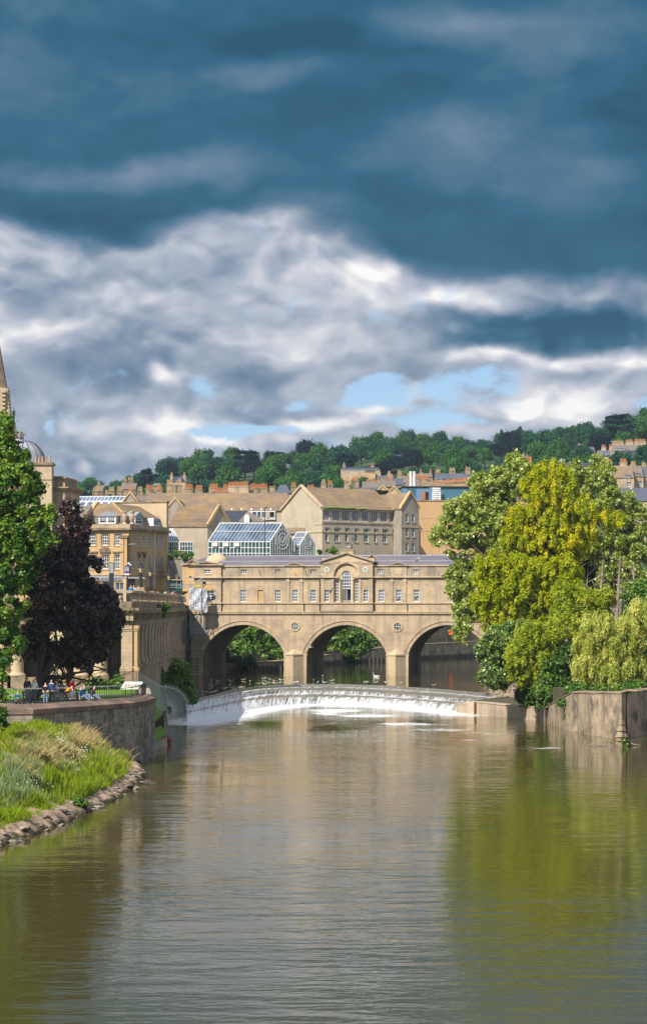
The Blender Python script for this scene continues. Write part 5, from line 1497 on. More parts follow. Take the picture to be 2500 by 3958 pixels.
    dormer(fr, u(555), u(755), z(528), z(440), True)
    dormer(fs, v(975), v(1060), zsid(540, 1000), zsid(445, 1000), False)
    dormer(fs, v(1190), v(1272), zsid(560, 1230), zsid(468, 1230), False, peak=0)
    # tall parapet wall at the back and chimneys
    q = MB(); v0, v1 = vL-3.2, vL; q.box(-3.2, .1, vL-.5, vL+.3, zb, F.z(1942, 0, vL)); q.box(-9, -3.2, vL-.5, vL+.3, zb, F.z(1942, 0, vL)-.003); q.build('rear_wall', M['bath_pale'], r)
    q = MB(); q.box(-9.2, .25, vL-.65, vL+.4, F.z(1942, 0, vL)+.003, F.z(1937, 0, vL)); q.build('coping', M['bath_dirty'], r)
    q = MB(); a = v(1203); q.bar((.12, a, zb), (.12, a, zC-.4), .075, 6); q.build('downpipe', M['white'], r)
    q = MB(); q.bar((.25, -.25, z(1190)), (.25, -.25, z(590)), .09, 6); q.build('drainpipe', M['iron'], r)
    # the next house along the terrace
    F2 = Frame(318, 335, -18.5)
    r2 = F2.root('terraced_house', 11.4, label='stone terraced house with a slate roof mostly hidden behind the dark red tree', cat='house')
    z2 = lambda y: F2.z(1850+y*.3287, 0)
    w = 11.5; zC2 = z2(590)
    hs = []
    for i in range(3):
        for a, b in ((786, 648), (1065, 895)):
            x = -w+1.8+i*3.2; hs.append((x, x+1.5, z2(a), z2(b)))
    m = MB(); m.wall(front(0), -w, -.05, 11.4, zC2, hs, .25); m.box(-w, -.05, .26, 12, 11.4, zC2); m.build('wall', M['bath_warm'], r2)
    for h in hs: window(r2, front(0), *h, 3, 4, .14, .09, bar=.05)
    m = MB(); m.box(-w-.2, -.1, -.5, .2, zC2+.003, zC2+.9); m.build('parapet', M['bath_dirty'], r2)
    zt = z2(300); m = MB(); m.quad((-w,.1,zC2+.5),(-.1,.1,zC2+.5),(-.1,5,zt),(-w,5,zt)); m.quad((-w,10,zC2+.5),(-.1,10,zC2+.5),(-.1,5,zt),(-w,5,zt)); m.build('roof', M['grey_tile'], r2)
    m = MB(); m.box(-w+1.4, -w+3.4, -.1, 2, zC2+.95, zC2+2.5); dd = m.build('dormer', M['white'], r2); m = MB(); m.box(-w+1.6, -w+3.2, -.112, -.104, zC2+1.1, zC2+2.35); m.build('pane', M['glass'], dd)
    # market roof lights
    F3 = Frame(250, 372, -4); r3 = F3.root('market_hall', 11.5, label='market hall with a long sloping glazed roof of white frames above the corner building', cat='building')
    a, b = F3.u(215), F3.u(492); zl, zh = F3.z(1958, 0), F3.z(1918, 0, 6)
    part_box(r3, 'wall', 'render_dirty', a, b, .1, 12, 11.5, zl-.1)
    m = MB(); m.quad((a,0,zl),(b,0,zl),(b-1,6,zh),(a,6,zh)); m.quad((a,12,zl),(b,12,zl),(b-1,6,zh),(a,6,zh)); m.build('roof', M['white'], r3)
    n = 18
    for i in range(n):
        for j, (t0, t1) in enumerate(((.08, .42), (.55, .93))):
            if j == 0 and i % 2: continue
            q = MB(); x0 = a+(b-a-.8)*(i+.1)/n; x1 = a+(b-a-.8)*(i+(.92 if j else 1.45))/n
            f = lambda x, t: (x - 0*t, t*6, zl+(zh-zl)*t+.03)
            q.quad(f(x0, t0), f(x1, t0), f(x1, t1), f(x0, t1)); q.build('roof_light', M['glass_blue'], r3)
    F4 = Frame(478, 366, 0); gable_house('lichened_gable', F4, 0, F4.u(528), 0, 9, 11.5, F4.z(1945, 0), F4.z(1907, 0), 'v', 'stone_tile', 'render_dirty', 'gable with orange lichened coping at the right end of the glazed market roof', cop='bath_warm')
corner_building()

# ---- tan brick block with the blue roof plant
def brick_block():
    F = Frame(1600, 452, 2.0); r = F.root('brick_building', 11.5, label='tan brick block with narrow windows and flat roof right of the hotel', cat='building')
    zt = F.z(1937, 0); u0, u1 = F.u(1560), F.u(2120)
    hs = []
    for px in (1712, 1752, 1813, 1853, 1910, 1960, 2030):
        for y0, y1 in ((1957, 1992), (2009, 2044), (2062, 2097)): hs.append((F.u(px), F.u(px+12), F.z(y1, 0), F.z(y0, 0)))
    m = MB(); m.wall(front(0), u0, u1, 11.5, zt, hs, .25); m.box(u0, u1, .3, 22, 11.5, zt-.4); m.build('wall', M['tan_brick'], r)
    for h in hs: window(r, front(0), *h, 1, 2, .14, .07, gm=M['glass_teal'], sill=False, midrail=False)
    m = MB(); m.box(u0-.1, u1+.1, -.12, .6, zt+.003, zt+.25); m.build('parapet', M['bath_dirty'], r)
    for y in (2000, 2052):
        m = MB(); m.box(u0, u1, -.06, -.003, F.z(y, 0)-.08, F.z(y, 0)+.08); m.build('string_course', M['bath_pale'], r)
    F = Frame(1556, 458, 3); r = F.root('blue_roof_plant', zt-.4, label='blue clad plant room on top of the tan brick block', cat='plant room')
    a, b, c = 0, F.u(1658), F.u(1800); z0, z1 = zt-.4, F.z(1885, 0)
    m = MB(); m.box(a, b, 0, 12, z0, z1); m.build('light_panel', M['blue_clad'], r)
    m = MB(); m.box(b+.003, b+2.0, -.2, 12, z0, z1+.15); m.build('light_panel', M['blue_clad'], r)
    m = MB(); m.box(b+2.003, c+3.5, .1, 12, z0, z1+.1); m.build('dark_panel', M['blue_dark'], r)
    m = MB(); m.box(a-.15, c+3.6, -.3, 12.1, z1+.155, z1+.32); m.build('roof_edge', M['iron'], r)
    m = MB(); 
    for i in range(9): m.box(F.u(1573), F.u(1607), -.08, -.003, z0+1.1+i*.28, z0+1.26+i*.28)
    m.build('louvre', M['blue_dark'], r)
    m = MB(); m.box(F.u(1630), F.u(1643), -.1, -.004, z0+.1, F.z(1901, 0)); m.build('rust_door', M['copper'], r)
    m = MB(); m.box(F.u(1644), F.u(1655), -.08, -.005, z0+.1, F.z(1901, 0)); m.build('doorway', M['black'], r)
    m = MB(); x0, x1 = F.u(1668), F.u(1700)
    for i in range(8): m.box(x0, x1, -1.2, -1.05, z0+.3+i*.42, z0+.55+i*.42)
    m.box(x1-.15, x1+.02, -1.25, -1.0, z0, F.z(1901, 0)); m.box(x0-.02, x0+.1, -1.25, -1.0, z0, F.z(1904, 0)); m.build('white_louvre_screen', M['white'], r)
    for px in (1592, 1606):
        m = MB(); m.lathe([(.28,0),(.28,3.0),(.33,3.05),(.33,3.3)], (F.u(px), 3, z1+.32), 10); m.build('flue', M['white'], r)
brick_block()

# ---- left edge: the abbey corner, dome, chimney block
def left_edge():
    # abbey turret and pinnacles
    F = Frame(0, 290, 0); r = F.root('abbey', 11.4, label='gothic abbey flank with a tall spired turret and crocketed gable at the left edge', cat='church')
    s = 290/FP
    def X(px): return (px)/FP*290
    m = MB(); m.lathe([(2.1, 0), (2.1, F.z(1510, 0)-11.4)], (X(-46), 3, 11.4), 8); m.build('turret', M['bath'], r)
    m = MB(); m.lathe([(2.35,0),(2.5,.3),(2.3,.5)], (X(-46), 3, F.z(1512, 0)), 8); m.build('turret_band', M['bath_pale'], r)
    m = MB(); m.lathe([(2.25,0),(.08,F.z(1150, 0)-F.z(1495, 0))], (X(-46), 3, F.z(1495, 0)), 8); m.build('spire', M['bath_dirty'], r)
    m = MB(); a, b = X(3), X(38); zc = F.z(1600, 0); zt = F.z(1500, 0)
    m.prism(front(0), [(a-2, 11.4), (b, 11.4), (b, zc), (X(29), zt), (a, zt+.1), (a-2, zt)], 0, 2.0); m.build('gable', M['bath'], r)
    m = MB()
    for i in range(7):
        y = 1510+i*16; m.box(X(8), X(24)-i*.02, -.5, -.003, F.z(y+8, 0), F.z(y, 0))
    m.build('stepped_buttress', M['bath_pale'], r)
    m = MB()
    for t in np.linspace(0, 1, 9):
        x = X(29)+(X(40)-X(29))*t; z = zt+(zc-zt)*t; m.lathe([(.05,0),(.16,.1),(.05,.28)], (x+.05, .2, z), 6)
    m.build('crocket', M['bath_dirty'], r)
    m = MB(); m.box(X(18), X(41), .3, 3, 11.4, F.z(1630, 0)); m.box(X(20), X(40), .2, 3.1, F.z(1632, 0), F.z(1622, 0)); m.build('aisle_wall', M['bath_warm'], r)
    m = MB(); c = (X(50), 1, F.z(1690, 0)); m.lathe([(.55,0),(.4,1.0),(.12,2.2),(.10,3.0),(.28,3.1),(.10,3.25),(.24,3.5),(.05,3.7),(.02,4.2)], c, 6); m.build('pinnacle', M['bath_dirty'], r)
    # dome with crown
    F = Frame(100, 352, 0); r = F.root('domed_hall', 11.4, label='grey ribbed lead dome topped by a stone crown behind the green tree at the left', cat='building')
    cx = F.u(75); rad = F.u(163)-cx; zb = F.z(1806, 0)
    m = MB(); m.lathe([(rad*1.02, 0), (rad*1.02, zb-11.4)], (cx, 6, 11.4), 24); m.build('drum', M['bath_dirty'], r)
    m = MB(); Hh = F.z(1693, 0)-zb
    m.lathe([(rad*math.cos(t), Hh*math.sin(t)) for t in np.linspace(0, 1.45, 12)], (cx, 6, zb), 32); m.build('dome', M['lead'], r, smooth=True)
    m = MB()
    for k in range(16):
        a = 2*math.pi*k/16; m.tube([(cx+(rad+.05)*math.cos(t)*math.cos(a), 6+(rad+.05)*math.cos(t)*math.sin(a), zb+(Hh+.05)*math.sin(t)) for t in np.linspace(0, 1.4, 8)], .07, 4)
    m.build('dome_rib', M['dark_slate'], r)
    cx2 = F.u(55)
    m = MB(); m.lathe([(1.0,0),(.8,.4),(.9,.5)], (cx2, 5.0, F.z(1698, 0)), 12); m.build('lantern', M['lead'], r)
    m = MB(); zc = F.z(1690, 0)
    m.lathe([(.75,0),(.8,.35),(.7,.4)], (cx2, 5.0, zc), 12)
    for k in range(6):
        a = math.pi*k/3; m.tube([(cx2+.75*math.cos(a), 5+.75*math.sin(a), zc+.4), (cx2+.95*math.cos(a), 5+.95*math.sin(a), zc+.9), (cx2+.5*math.cos(a), 5+.5*math.sin(a), zc+1.3), (cx2, 5, zc+1.15)], .13, 5)
    m.build('crown', M['bath_dirty'], r)
    # chimney block and end bay
    F = Frame(165, 322, 0); r = F.root('chimney_block', 11.4, label='tall stone block with five buff chimney pots beside the green tree', cat='building')
    a, b = F.u(115), F.u(200); zt = F.z(1797, 0)
    m = MB(); m.box(a, b, 0, 2.6, 11.4, zt); m.build('wall', M['bath_pale'], r)
    m = MB(); m.box(a-.25, b+.25, -.25, 2.9, zt+.003, zt+.25); m.box(a-.1, b+.1, -.1, 2.7, zt+.253, F.z(1786, 0)); m.box(a-.06, b+.06, -.06, 2.65, F.z(1856, 0), F.z(1852, 0)); m.build('cap', M['bath_dirty'], r)
    m = MB()
    for px in (134, 147, 160, 174, 189): pots(m, F.u(px), 1.2, F.z(1786, 0), 1, 0, 0, .16, .98)
    m.build('chimney_pots', M['pot_pale'], r)
    F = Frame(225, 324, -8); r = F.root('end_bay', 11.4, label='stone end bay with heavy cornice and balustraded top right of the five chimney pots', cat='building')
    a, b = F.u(198), F.u(250); zt = F.z(1895, 0); 
    m = MB(); m.box(a, b, 0, 9, 11.4, zt); m.build('wall', M['bath'], r)
    m = MB(); m.box(a-.1, b+.5, -.5, 9.3, zt+.003, zt+.28); m.box(a-.1, b+.75, -.75, 9.5, zt+.283, zt+.5); m.build('cornice', M['bath_dirty'], r)
    m = MB(); m.box(a, b+.05, .0, 7, zt+.503, F.z(1848, 0)); m.build('attic', M['bath_dirty'], r)
    m = MB(); m.box(b-.35, b+.15, -.15, 7.2, F.z(1848, 0)+.003, F.z(1845, 0)); m.box(a, b-.352, -.15, 7.2, F.z(1845, 0), F.z(1840, 0)); m.build('coping', M['bath_pale'], r)
    m = MB()
    for i in range(8): m.box(F.u(222), F.u(232), -.12, -.003, F.z(1925+i*9, 0), F.z(1920+i*9, 0))
    m.build('quoins', M['bath_pale'], r)
left_edge()

# ---- roofscape of chimney stacks and terraces up the hill
def block(px0, px1, pyR, pyE, Y, roof, stacks=(), wall='bath_dirty', label='', depth=9, deg=0, dormers=(), wins=(), name='terrace_house', group=None, hip=False, pot='pot', cat='house'):
    "stacks: (px centre, px width, py top of masonry, pots[, pot material])"
    F = Frame(px0, Y, deg); zb = ground_z(F.o.x, Y)-1.5
    r = F.root(name, zb, label=label, cat=cat, group=group)
    u1 = F.u(px1); zE, zR = F.z(pyE, 0), F.z(pyR, 0, depth/2)
    hs = []
    for (a, b, c, d) in wins: hs.append((F.u(a), F.u(b), F.z(d, F.u(a)), F.z(c, F.u(a))))
    m = MB()
    if hs: m.wall(front(0), 0, u1, zb, zE, hs, .25); m.box(0, u1, .27, depth, zb, zE)
    else: m.box(0, u1, 0, depth, zb, zE)
    ins = min(depth/2, u1*.3) if hip else 0
    if not hip:
        for u in (0, u1): m.add([(u,0,zE),(u,depth,zE),(u,depth/2,zR)], [(0,1,2)])
    m.build('wall', M[wall], r)
    q = MB(); e = zE-.1
    q.quad((0,-.25,e),(u1,-.25,e),(u1-ins,depth/2,zR+.05),(ins,depth/2,zR+.05)); q.quad((0,depth+.25,e),(u1,depth+.25,e),(u1-ins,depth/2,zR+.05),(ins,depth/2,zR+.05))
    if hip: q.add([(0,-.25,e),(0,depth+.25,e),(ins,depth/2,zR+.05)],[(0,1,2)]); q.add([(u1,-.25,e),(u1,depth+.25,e),(u1-ins,depth/2,zR+.05)],[(0,1,2)])
    q.build('roof', M[roof], r)
    for h in hs: window(r, front(0), *h, 2, 2, .16, .09, sill=False)
    for (a, b, c, d) in dormers:
        x0, x1 = F.u(a), F.u(b); z0, z1 = F.z(d, x0), F.z(c, x0)
        q = MB(); q.box(x0, x1, -.1, 2.5, z0, z1); dm = q.build('dormer', M['white'], r)
        g_ = MB(); t = (x1-x0)*.12
        g_.box(x0+t, (x0+x1)/2-t/2, -.115, -.104, z0+t, z1-t*1.3); g_.box((x0+x1)/2+t/2, x1-t, -.115, -.104, z0+t, z1-t*1.3); g_.build('pane', M['glass'], dm)
        q = MB(); q.box(x0-.15, x1+.15, -.3, 2.6, z1+.003, z1+.15); q.build('dormer_roof', M['lead'], dm)
    for st in stacks:
        pc, pw, pt, n = st[:4]; u = F.u(pc); vv = depth/2 if len(st) < 6 else st[5]
        zt = F.z(pt, u, vv); w = pw/FP*Y
        wl = wall if wall.startswith('bath') else 'bath_dirty'
        chimney(r, u, vv, min(zE, zR)-.5, zt, w, 1.0, n, st[4] if len(st) > 4 and st[4] else pot, wl, ph=.9 if n else 0, pr=.17)
    return r
def townscape():
    B_ = block
    lab = lambda s: s
    B_(255, 300, 1896, 1912, 520, 'grey_tile', [(272, 16, 1885, 4, 'pot_pale')], label='small far house with buff pots left of the dark purple tree')
    B_(340, 440, 1918, 1932, 500, 'grey_tile', [(370, 40, 1897, 7, 'pot_pale'), (411, 27, 1908, 5, 'pot_pale'), (424, 24, 1897, 5, 'pot_pale')], label='far roof with three stubby stacks of buff pots above the glazed market roof')
    B_(432, 545, 1916, 1932, 490, 'grey_tile', [(457, 25, 1896, 5, 'pot_pale'), (501, 24, 1894, 5, 'pot'), (535, 22, 1897, 4, 'pot_pale')], label='far roof carrying one orange and two buff groups of chimney pots')
    B_(540, 640, 1914, 1935, 470, 'grey_tile', [(571, 30, 1890, 8), (610, 26, 1893, 7), (553, 20, 1912, 0)], label='roof with a tall stack of bright orange pots and a smaller one beside it')
    B_(636, 704, 1912, 1940, 460, 'grey_tile', [(651, 28, 1872, 8, 'pot_pale'), (685, 28, 1874, 8, 'pot_pale')], label='roof with twin tall grey stacks crowned by buff pots')
    B_(702, 800, 1912, 1935, 455, 'grey_tile', [(724, 36, 1888, 10), (764, 30, 1892, 8)], label='roof with two low stacks of close set orange pots', pot='pot')
    B_(796, 880, 1905, 1930, 452, 'grey_tile', [(822, 38, 1885, 10), (848, 56, 1901, 16, 'pot', 1.2), (868, 22, 1887, 6)], label='roof with three overlapping stacks of orange pots behind the brown roof')
    B_(874, 962, 1912, 1925, 450, 'stone_tile', [(917, 82, 1879, 20)], label='long stack of about twenty orange pots with a stone band below', wall='bath')
    B_(958, 1040, 1915, 1925, 452, 'grey_tile', [(997, 72, 1886, 15)], label='long darker stack of orange pots to the right of the longest one')
    B_(1036, 1070, 1900, 1915, 455, 'grey_tile', [(1050, 22, 1880, 0)], label='single squat stone stack without pots')
    B_(1062, 1125, 1875, 1905, 470, 'blue_slate', [(1134, 22, 1880, 5)], label='hipped slate roof with a stack of orange pots just left of the hotel apex', hip=True)
    B_(1180, 1232, 1896, 1915, 480, 'grey_tile', [(1200, 30, 1890, 5)], label='far low roof with orange pots right of the hotel apex')
    B_(1236, 1345, 1886, 1912, 470, 'blue_slate', [(1250, 20, 1868, 2, 'pot_pale'), (1276, 20, 1872, 5)], label='slate roof with two small chimneys and a white dormer above the hotel ridge', dormers=[(1246,1262,1888,1900)])
    B_(1326, 1420, 1890, 1915, 465, 'grey_tile', [(1341, 20, 1860, 3, 'pot_pale'), (1375, 26, 1858, 7)], label='roof with a tall pair of stone stacks and dark red pots above the hotel ridge')
    B_(1372, 1470, 1886, 1908, 460, 'blue_slate', [(1412, 40, 1905, 8, 'pot', 1.0)], label='purple slate roof left of the pale twin gables')
    for F_, a, b, lb in ((Frame(1448, 440, 0), 1448, 1510, 'pale stone gable with a coped peak behind the hotel roof'), (Frame(1500, 446, 0), 1500, 1545, 'smaller pale gable beside the first behind the hotel roof')):
        gable_house('pale_gable', F_, 0, F_.u(b), 0, 9, 11.5, F_.z(1912, 0), F_.z(1882 if a < 1460 else 1884, 0), 'v', 'stone_tile', 'bath_pale', lb, cop='bath_warm')
    # crowded stacks in the middle distance
    rows = [(1400,1475,1862,1885,560,'grey_tile',[(1447,24,1865,4),(1422,14,1868,3)],'low far roof with two orange pot groups left of the crowded chimneys'),
            (1472,1530,1858,1880,550,'grey_tile',[(1485,22,1862,5,'pot_pale'),(1508,26,1858,5)],'roof with a pair of broad stacks left of the grey pitched roof'),
            (1500,1560,1848,1872,580,'blue_slate',[(1512,20,1844,4,'pot_pale'),(1546,20,1832,4,'pot_pale')],'dark pitched roof with a tall stack at its right end'),
            (1545,1600,1840,1866,600,'grey_tile',[(1582,18,1840,4,'pot_pale'),(1560,12,1850,3)],'grey pitched roof among the crowded chimneys'),
            (1570,1640,1858,1880,545,'grey_tile',[(1590,30,1856,7),(1616,22,1848,6),(1632,16,1840,3,'pot_pale')],'crowded stack group just above the blue plant room'),
            (1628,1672,1860,1885,540,'stone_tile',[(1645,34,1852,8),(1662,14,1862,3)],'brown roof with a broad orange pot stack at the end of the crowded group')]
    for a, b, r_, e, Y, rf, st, lb in rows: B_(a, b, r_, e, Y, rf, st, label=lb)
    B_(1668, 1838, 1868, 1890, 530, 'stone_tile', [(1700, 58, 1872, 12), (1745, 44, 1866, 9), (1790, 60, 1862, 14), (1822, 34, 1856, 8)], label='long row of stone stacks crammed with orange pots above the blue plant room')
    B_(1836, 1960, 1862, 1888, 540, 'grey_tile', [(1860, 40, 1850, 8), (1915, 40, 1846, 8)], label='row of chimneys half hidden behind the top of the poplar')
    B_(1683, 1836, 1830, 1850, 650, 'blue_slate', [(1695, 22, 1826, 4, 'pot_pale'), (1751, 25, 1820, 4, 'pot_pale'), (1812, 22, 1815, 3, 'pot_pale')], label='blue slate terrace with three tall stacks and small white dormers', dormers=[(1686,1692,1852,1860),(1698,1712,1850,1860),(1740,1752,1848,1858),(1788,1798,1846,1856)], depth=10)
    B_(1460, 1525, 1838, 1852, 660, 'blue_slate', [(1468, 9, 1826, 2, 'pot_pale'), (1505, 14, 1832, 3, 'pot_pale')], label='small hillside house with two white windows under a slate roof', dormers=[(1469,1478,1846,1854),(1482,1492,1846,1854)], wall='bath')
    B_(1605, 1672, 1830, 1842, 690, 'grey_tile', [(1628, 9, 1824, 2), (1666, 9, 1822, 2)], label='low hillside house among trees behind the crowded chimneys')
    # long mansard block on the slope
    wn = [(1322+i*13, 1328+i*13, 1822, 1832) for i in range(10)]
    B_(1318, 1465, 1806, 1813, 760, 'dark_slate', [(1440, 12, 1802, 2), (1330, 9, 1796, 1)], label='long hillside block with a dark mansard storey of small white windows', wall='bath', wins=[], dormers=[(1322+i*11.5, 1329+i*11.5, 1815, 1822) for i in range(12)], depth=12)
    B_(1412, 1450, 1815, 1822, 752, 'dark_slate', [], label='tall tan wing in front of the hillside block', wall='tan_brick', wins=[(1418,1422,1830,1838),(1430,1434,1830,1838),(1441,1445,1830,1838)], depth=10)
    # left hillside houses
    B_(655, 716, 1842, 1860, 640, 'dark_slate', [(659, 11, 1838, 3, 'pot_pale'), (709, 11, 1837, 3, 'pot_pale')], label='hillside villa with hipped blue slate roof and a chimney at each end', hip=True, dormers=[(689,701,1849,1857)], wins=[(668,674,1866,1876),(684,690,1866,1876),(700,706,1866,1876)], wall='bath')
    B_(466, 525, 1868, 1890, 690, 'grey_tile', [(478, 16, 1858, 4, 'pot_pale'), (500, 22, 1856, 4, 'pot_pale')], label='grey roofed hillside house with two broad stacks left of the tall trees')
    B_(366, 400, 1876, 1888, 700, 'grey_tile', [(376, 12, 1872, 2, 'pot_pale')], label='tiny hillside house between the purple tree and the oak')
    B_(590, 618, 1868, 1878, 720, 'grey_tile', [], label='small grey roof half sunk among the hillside trees')
    # right hand terraces
    B_(2316, 2372, 1740, 1762, 820, 'blue_slate', [(2340, 18, 1728, 5), (2368, 14, 1726, 4)], label='lower left house of the upper terrace with slate roofs and white dormers', dormers=[(2322,2330,1748,1757),(2342,2350,1750,1758)], wall='bath', depth=11)
    st = [(2396, 44, 1712, 9, 'pot_pale'), (2440, 30, 1708, 8), (2482, 44, 1706, 10)]
    B_(2372, 2530, 1718, 1742, 800, 'grey_tile', st, label='upper terrace on the hill with a skyline of orange pots', dormers=[(2380,2388,1733,1741),(2392,2402,1732,1740),(2406,2414,1731,1739),(2422,2430,1735,1743)], wins=[(2384,2389,1752,1764),(2396,2401,1752,1764),(2412,2417,1752,1764),(2424,2429,1752,1764)], wall='bath', depth=11)
    B_(2430, 2530, 1741, 1785, 770, 'dark_slate', [], label='dark slate hung block in front of the upper terrace', wall='dark_slate', dormers=[(2481,2500,1745,1757)], depth=10)
    B_(2232, 2300, 1727, 1738, 860, 'blue_slate', [(2244, 11, 1722, 2), (2272, 9, 1728, 2)], label='slate roof with one chimney among trees on the upper slope', depth=10)
    wn = []
    B_(2378, 2450, 1800, 1845, 560, 'stone_tile', [(2360, 27, 1786, 7), (2418, 28, 1785, 8)], label='near right terrace house with brown roof and two tall stacks of bright orange pots', wall='bath',
       dormers=[(2413,2421,1834,1850),(2425,2434,1836,1850)], wins=[(2422,2440,1864,1880)], depth=9)
    B_(2448, 2486, 1800, 1840, 565, 'grey_tile', [(2456, 22, 1796, 4, 'pot_pale')], label='near right terrace house with grey roof and white sash dormers', wall='bath', dormers=[(2450,2461,1827,1843),(2465,2471,1829,1844)], wins=[(2464,2482,1860,1878)], depth=9)
    B_(2484, 2540, 1802, 1842, 568, 'blue_slate', [(2498, 20, 1800, 4, 'pot_pale')], label='near right terrace house with slate roof at the picture edge', wall='bath', dormers=[(2486,2493,1831,1845),(2495,2506,1831,1845)], wins=[(2494,2500,1862,1880)], depth=9)
    B_(2340, 2390, 1828, 1860, 570, 'blue_slate', [(2348, 18, 1813, 0)], label='low slate roof left of the near right terrace', wall='bath', dormers=[(2380,2390,1845,1856)])
    B_(2415, 2560, 1886, 1935, 470, 'blue_slate', [], label='big plain slate roof with an orange ridge behind the right hand poplar', wall='bath', depth=12)
    B_(2140, 2290, 1788, 1800, 600, 'dark_slate', [(2182, 14, 1775, 0)], label='long dark roof with a conical turret cap behind the golden willow', wall='bath')
    F = Frame(2166, 598, 0); r = F.root('turret_cap', F.z(1830, 0), label='little pale blue conical turret roof behind the golden willow', cat='turret')
    m = MB(); m.lathe([(1.1, 0), (1.1, F.z(1797, 0)-F.z(1830, 0))], (0, -1.5, F.z(1830, 0)), 8); m.build('drum', M['bath'], r)
    m = MB(); m.lathe([(1.4, 0), (.05, F.z(1772, 0)-F.z(1797, 0))], (0, -1.5, F.z(1797, 0)), 8); m.build('cone', M['lead'], r)
    # church spirelets behind the poplar
    for i, (px, pt, lb) in enumerate(((2024, 1742, 'tallest thin stone spirelet behind the poplar'), (2037, 1752, 'shorter stone spirelet right of the tallest'), (1998, 1748, 'stone spirelet left of the tallest'))):
        F = Frame(px, 540, 0); r = F.root('spirelet', 25, label=lb, cat='spire')
        m = MB(); m.lathe([(.75, 0), (.7, F.z(1800, 0)-25)], (0, 0, 25), 8); m.build('shaft', M['bath_dirty'], r)
        m = MB(); m.lathe([(.75, 0), (.04, F.z(pt, 0)-F.z(1800, 0))], (0, 0, F.z(1800, 0)), 8); m.build('spire', M['bath_dirty'], r)
    F = Frame(2041, 545, 0); r = F.root('brick_chimney', 25, label='square orange brick chimney between the spirelets', cat='chimney')
    m = MB(); m.box(-.8, .8, -.5, .5, 25, F.z(1765, 0)); m.build('shaft', M['pot'], r); m = MB(); m.box(-.9, .9, -.6, .6, F.z(1765, 0)+.003, F.z(1762, 0)); m.build('cap', M['bath_dirty'], r)
townscape()

# ================================================================ foliage
def leaves_mesh(name, cen, rad, n, size, mat, aspect=1.5, shell=.45, up=.35, jitter=.9, droop=0.0, sq=1.0, tvar=.5, clump_t=None, seed=1, wts=None):
    """many small separate leaf faces round the clump centres. cen (k,3), rad (k,) or (k,3)"""
    g = np.random.default_rng(seed)
    cen = np.asarray(cen, float); rad = np.asarray(rad, float)
    if rad.ndim == 1: rad = np.stack([rad, rad, rad*sq], 1)
    w = (rad[:, 0]*rad[:, 2])**.9 if wts is None else np.asarray(wts, float); w = w/w.sum()
    k = g.choice(len(cen), n, p=w)
    d = g.normal(size=(n, 3)); d /= np.linalg.norm(d, axis=1, keepdims=True)
    r = shell + (1-shell)*g.random(n)**.7; r = r*np.where(g.random(n) < .30, 1+.75*g.random(n), 1)
    r *= 1 + .16*np.sin(d[:, 0]*5+k)*np.cos(d[:, 1]*4+k*2)
    pos = cen[k] + d*rad[k]*r[:, None]
    if droop: pos[:, 2] -= droop*g.random(n)**2*rad[k, 0]
    nrm = d*.7 + g.normal(size=(n, 3))*jitter*.6; nrm[:, 2] += up
    nrm /= np.linalg.norm(nrm, axis=1, keepdims=True)
    t = np.cross(nrm, g.normal(size=(n, 3)))
    if droop: t[:, 2] -= 2.2*np.sign(droop); t -= nrm*(t*nrm).sum(1, keepdims=True)
    t /= np.linalg.norm(t, axis=1, keepdims=True)+1e-9
    b = np.cross(nrm, t)
    s = size*(.55+.9*g.random(n))[:, None]
    v = np.empty((n, 4, 3)); v[:, 0] = pos - t*s*aspect*.5; v[:, 1] = pos + b*s*.5; v[:, 2] = pos + t*s*aspect*.5; v[:, 3] = pos - b*s*.5
    ct = g.random(len(cen)) if clump_t is None else np.asarray(clump_t)
    tint = np.clip(ct[k]*(1-tvar) + g.random(n)*tvar, 0, 1)
    return raw_quads(name, v, mat, tint)
def raw_quads(name, v, mat, tint=None):
    n = len(v)
    me = bpy.data.meshes.new(name)
    me.vertices.add(n*4); me.vertices.foreach_set('co', v.reshape(-1).astype(np.float32))
    me.loops.add(n*4); me.polygons.add(n)
    me.loops.foreach_set('vertex_index', np.arange(n*4, dtype=np.int32)); me.polygons.foreach_set('loop_start', np.arange(n, dtype=np.int32)*4)
    if tint is not None:
        a = me.attributes.new('tint', 'FLOAT', 'FACE'); a.data.foreach_set('value', tint.astype(np.float32))
    me.update(); me.materials.append(mat); return me
def link(me, name, parent=None, zb=0, **k):
    o = bpy.data.objects.new(name, me); COL.objects.link(o)
    if parent is not None: o.parent = parent
    tag(o, **k); return o
def ell_clumps(ells, Y, n, rpx, depth=.8, seed=3, zmin=None):
    g = np.random.default_rng(seed); A = np.array([e[2]*e[3] for e in ells], float); A /= A.sum()
    C_, R_ = [], []
    for i in range(n):
        e = ells[g.choice(len(ells), p=A)]
        a = g.random()*2*math.pi; q = math.sqrt(g.random())*.93
        px, py = e[0]+e[2]*q*math.cos(a), e[1]+e[3]*q*math.sin(a)
        dm = e[2]/FP*Y*depth*math.sqrt(1-q*q*.9)
        p = P(px, py, Y+g.uniform(-1, 1)*dm); rr = rpx*(.6+.8*g.random())/FP*Y
        C_.append(tuple(p)); R_.append(rr*(1.35 if g.random() < .2 else 1))
    return np.array(C_), np.array(R_)
def bezier(a, b, sag=.15, n=6):
    a, b = Vector(a), Vector(b); m = (a+b)/2 + Vector((0, 0, (b-a).length*sag)); m.x = a.x*.6+b.x*.4; m.y = a.y*.6+b.y*.4
    return [a*(1-t)**2 + m*2*t*(1-t) + b*t*t for t in np.linspace(0, 1, n)]
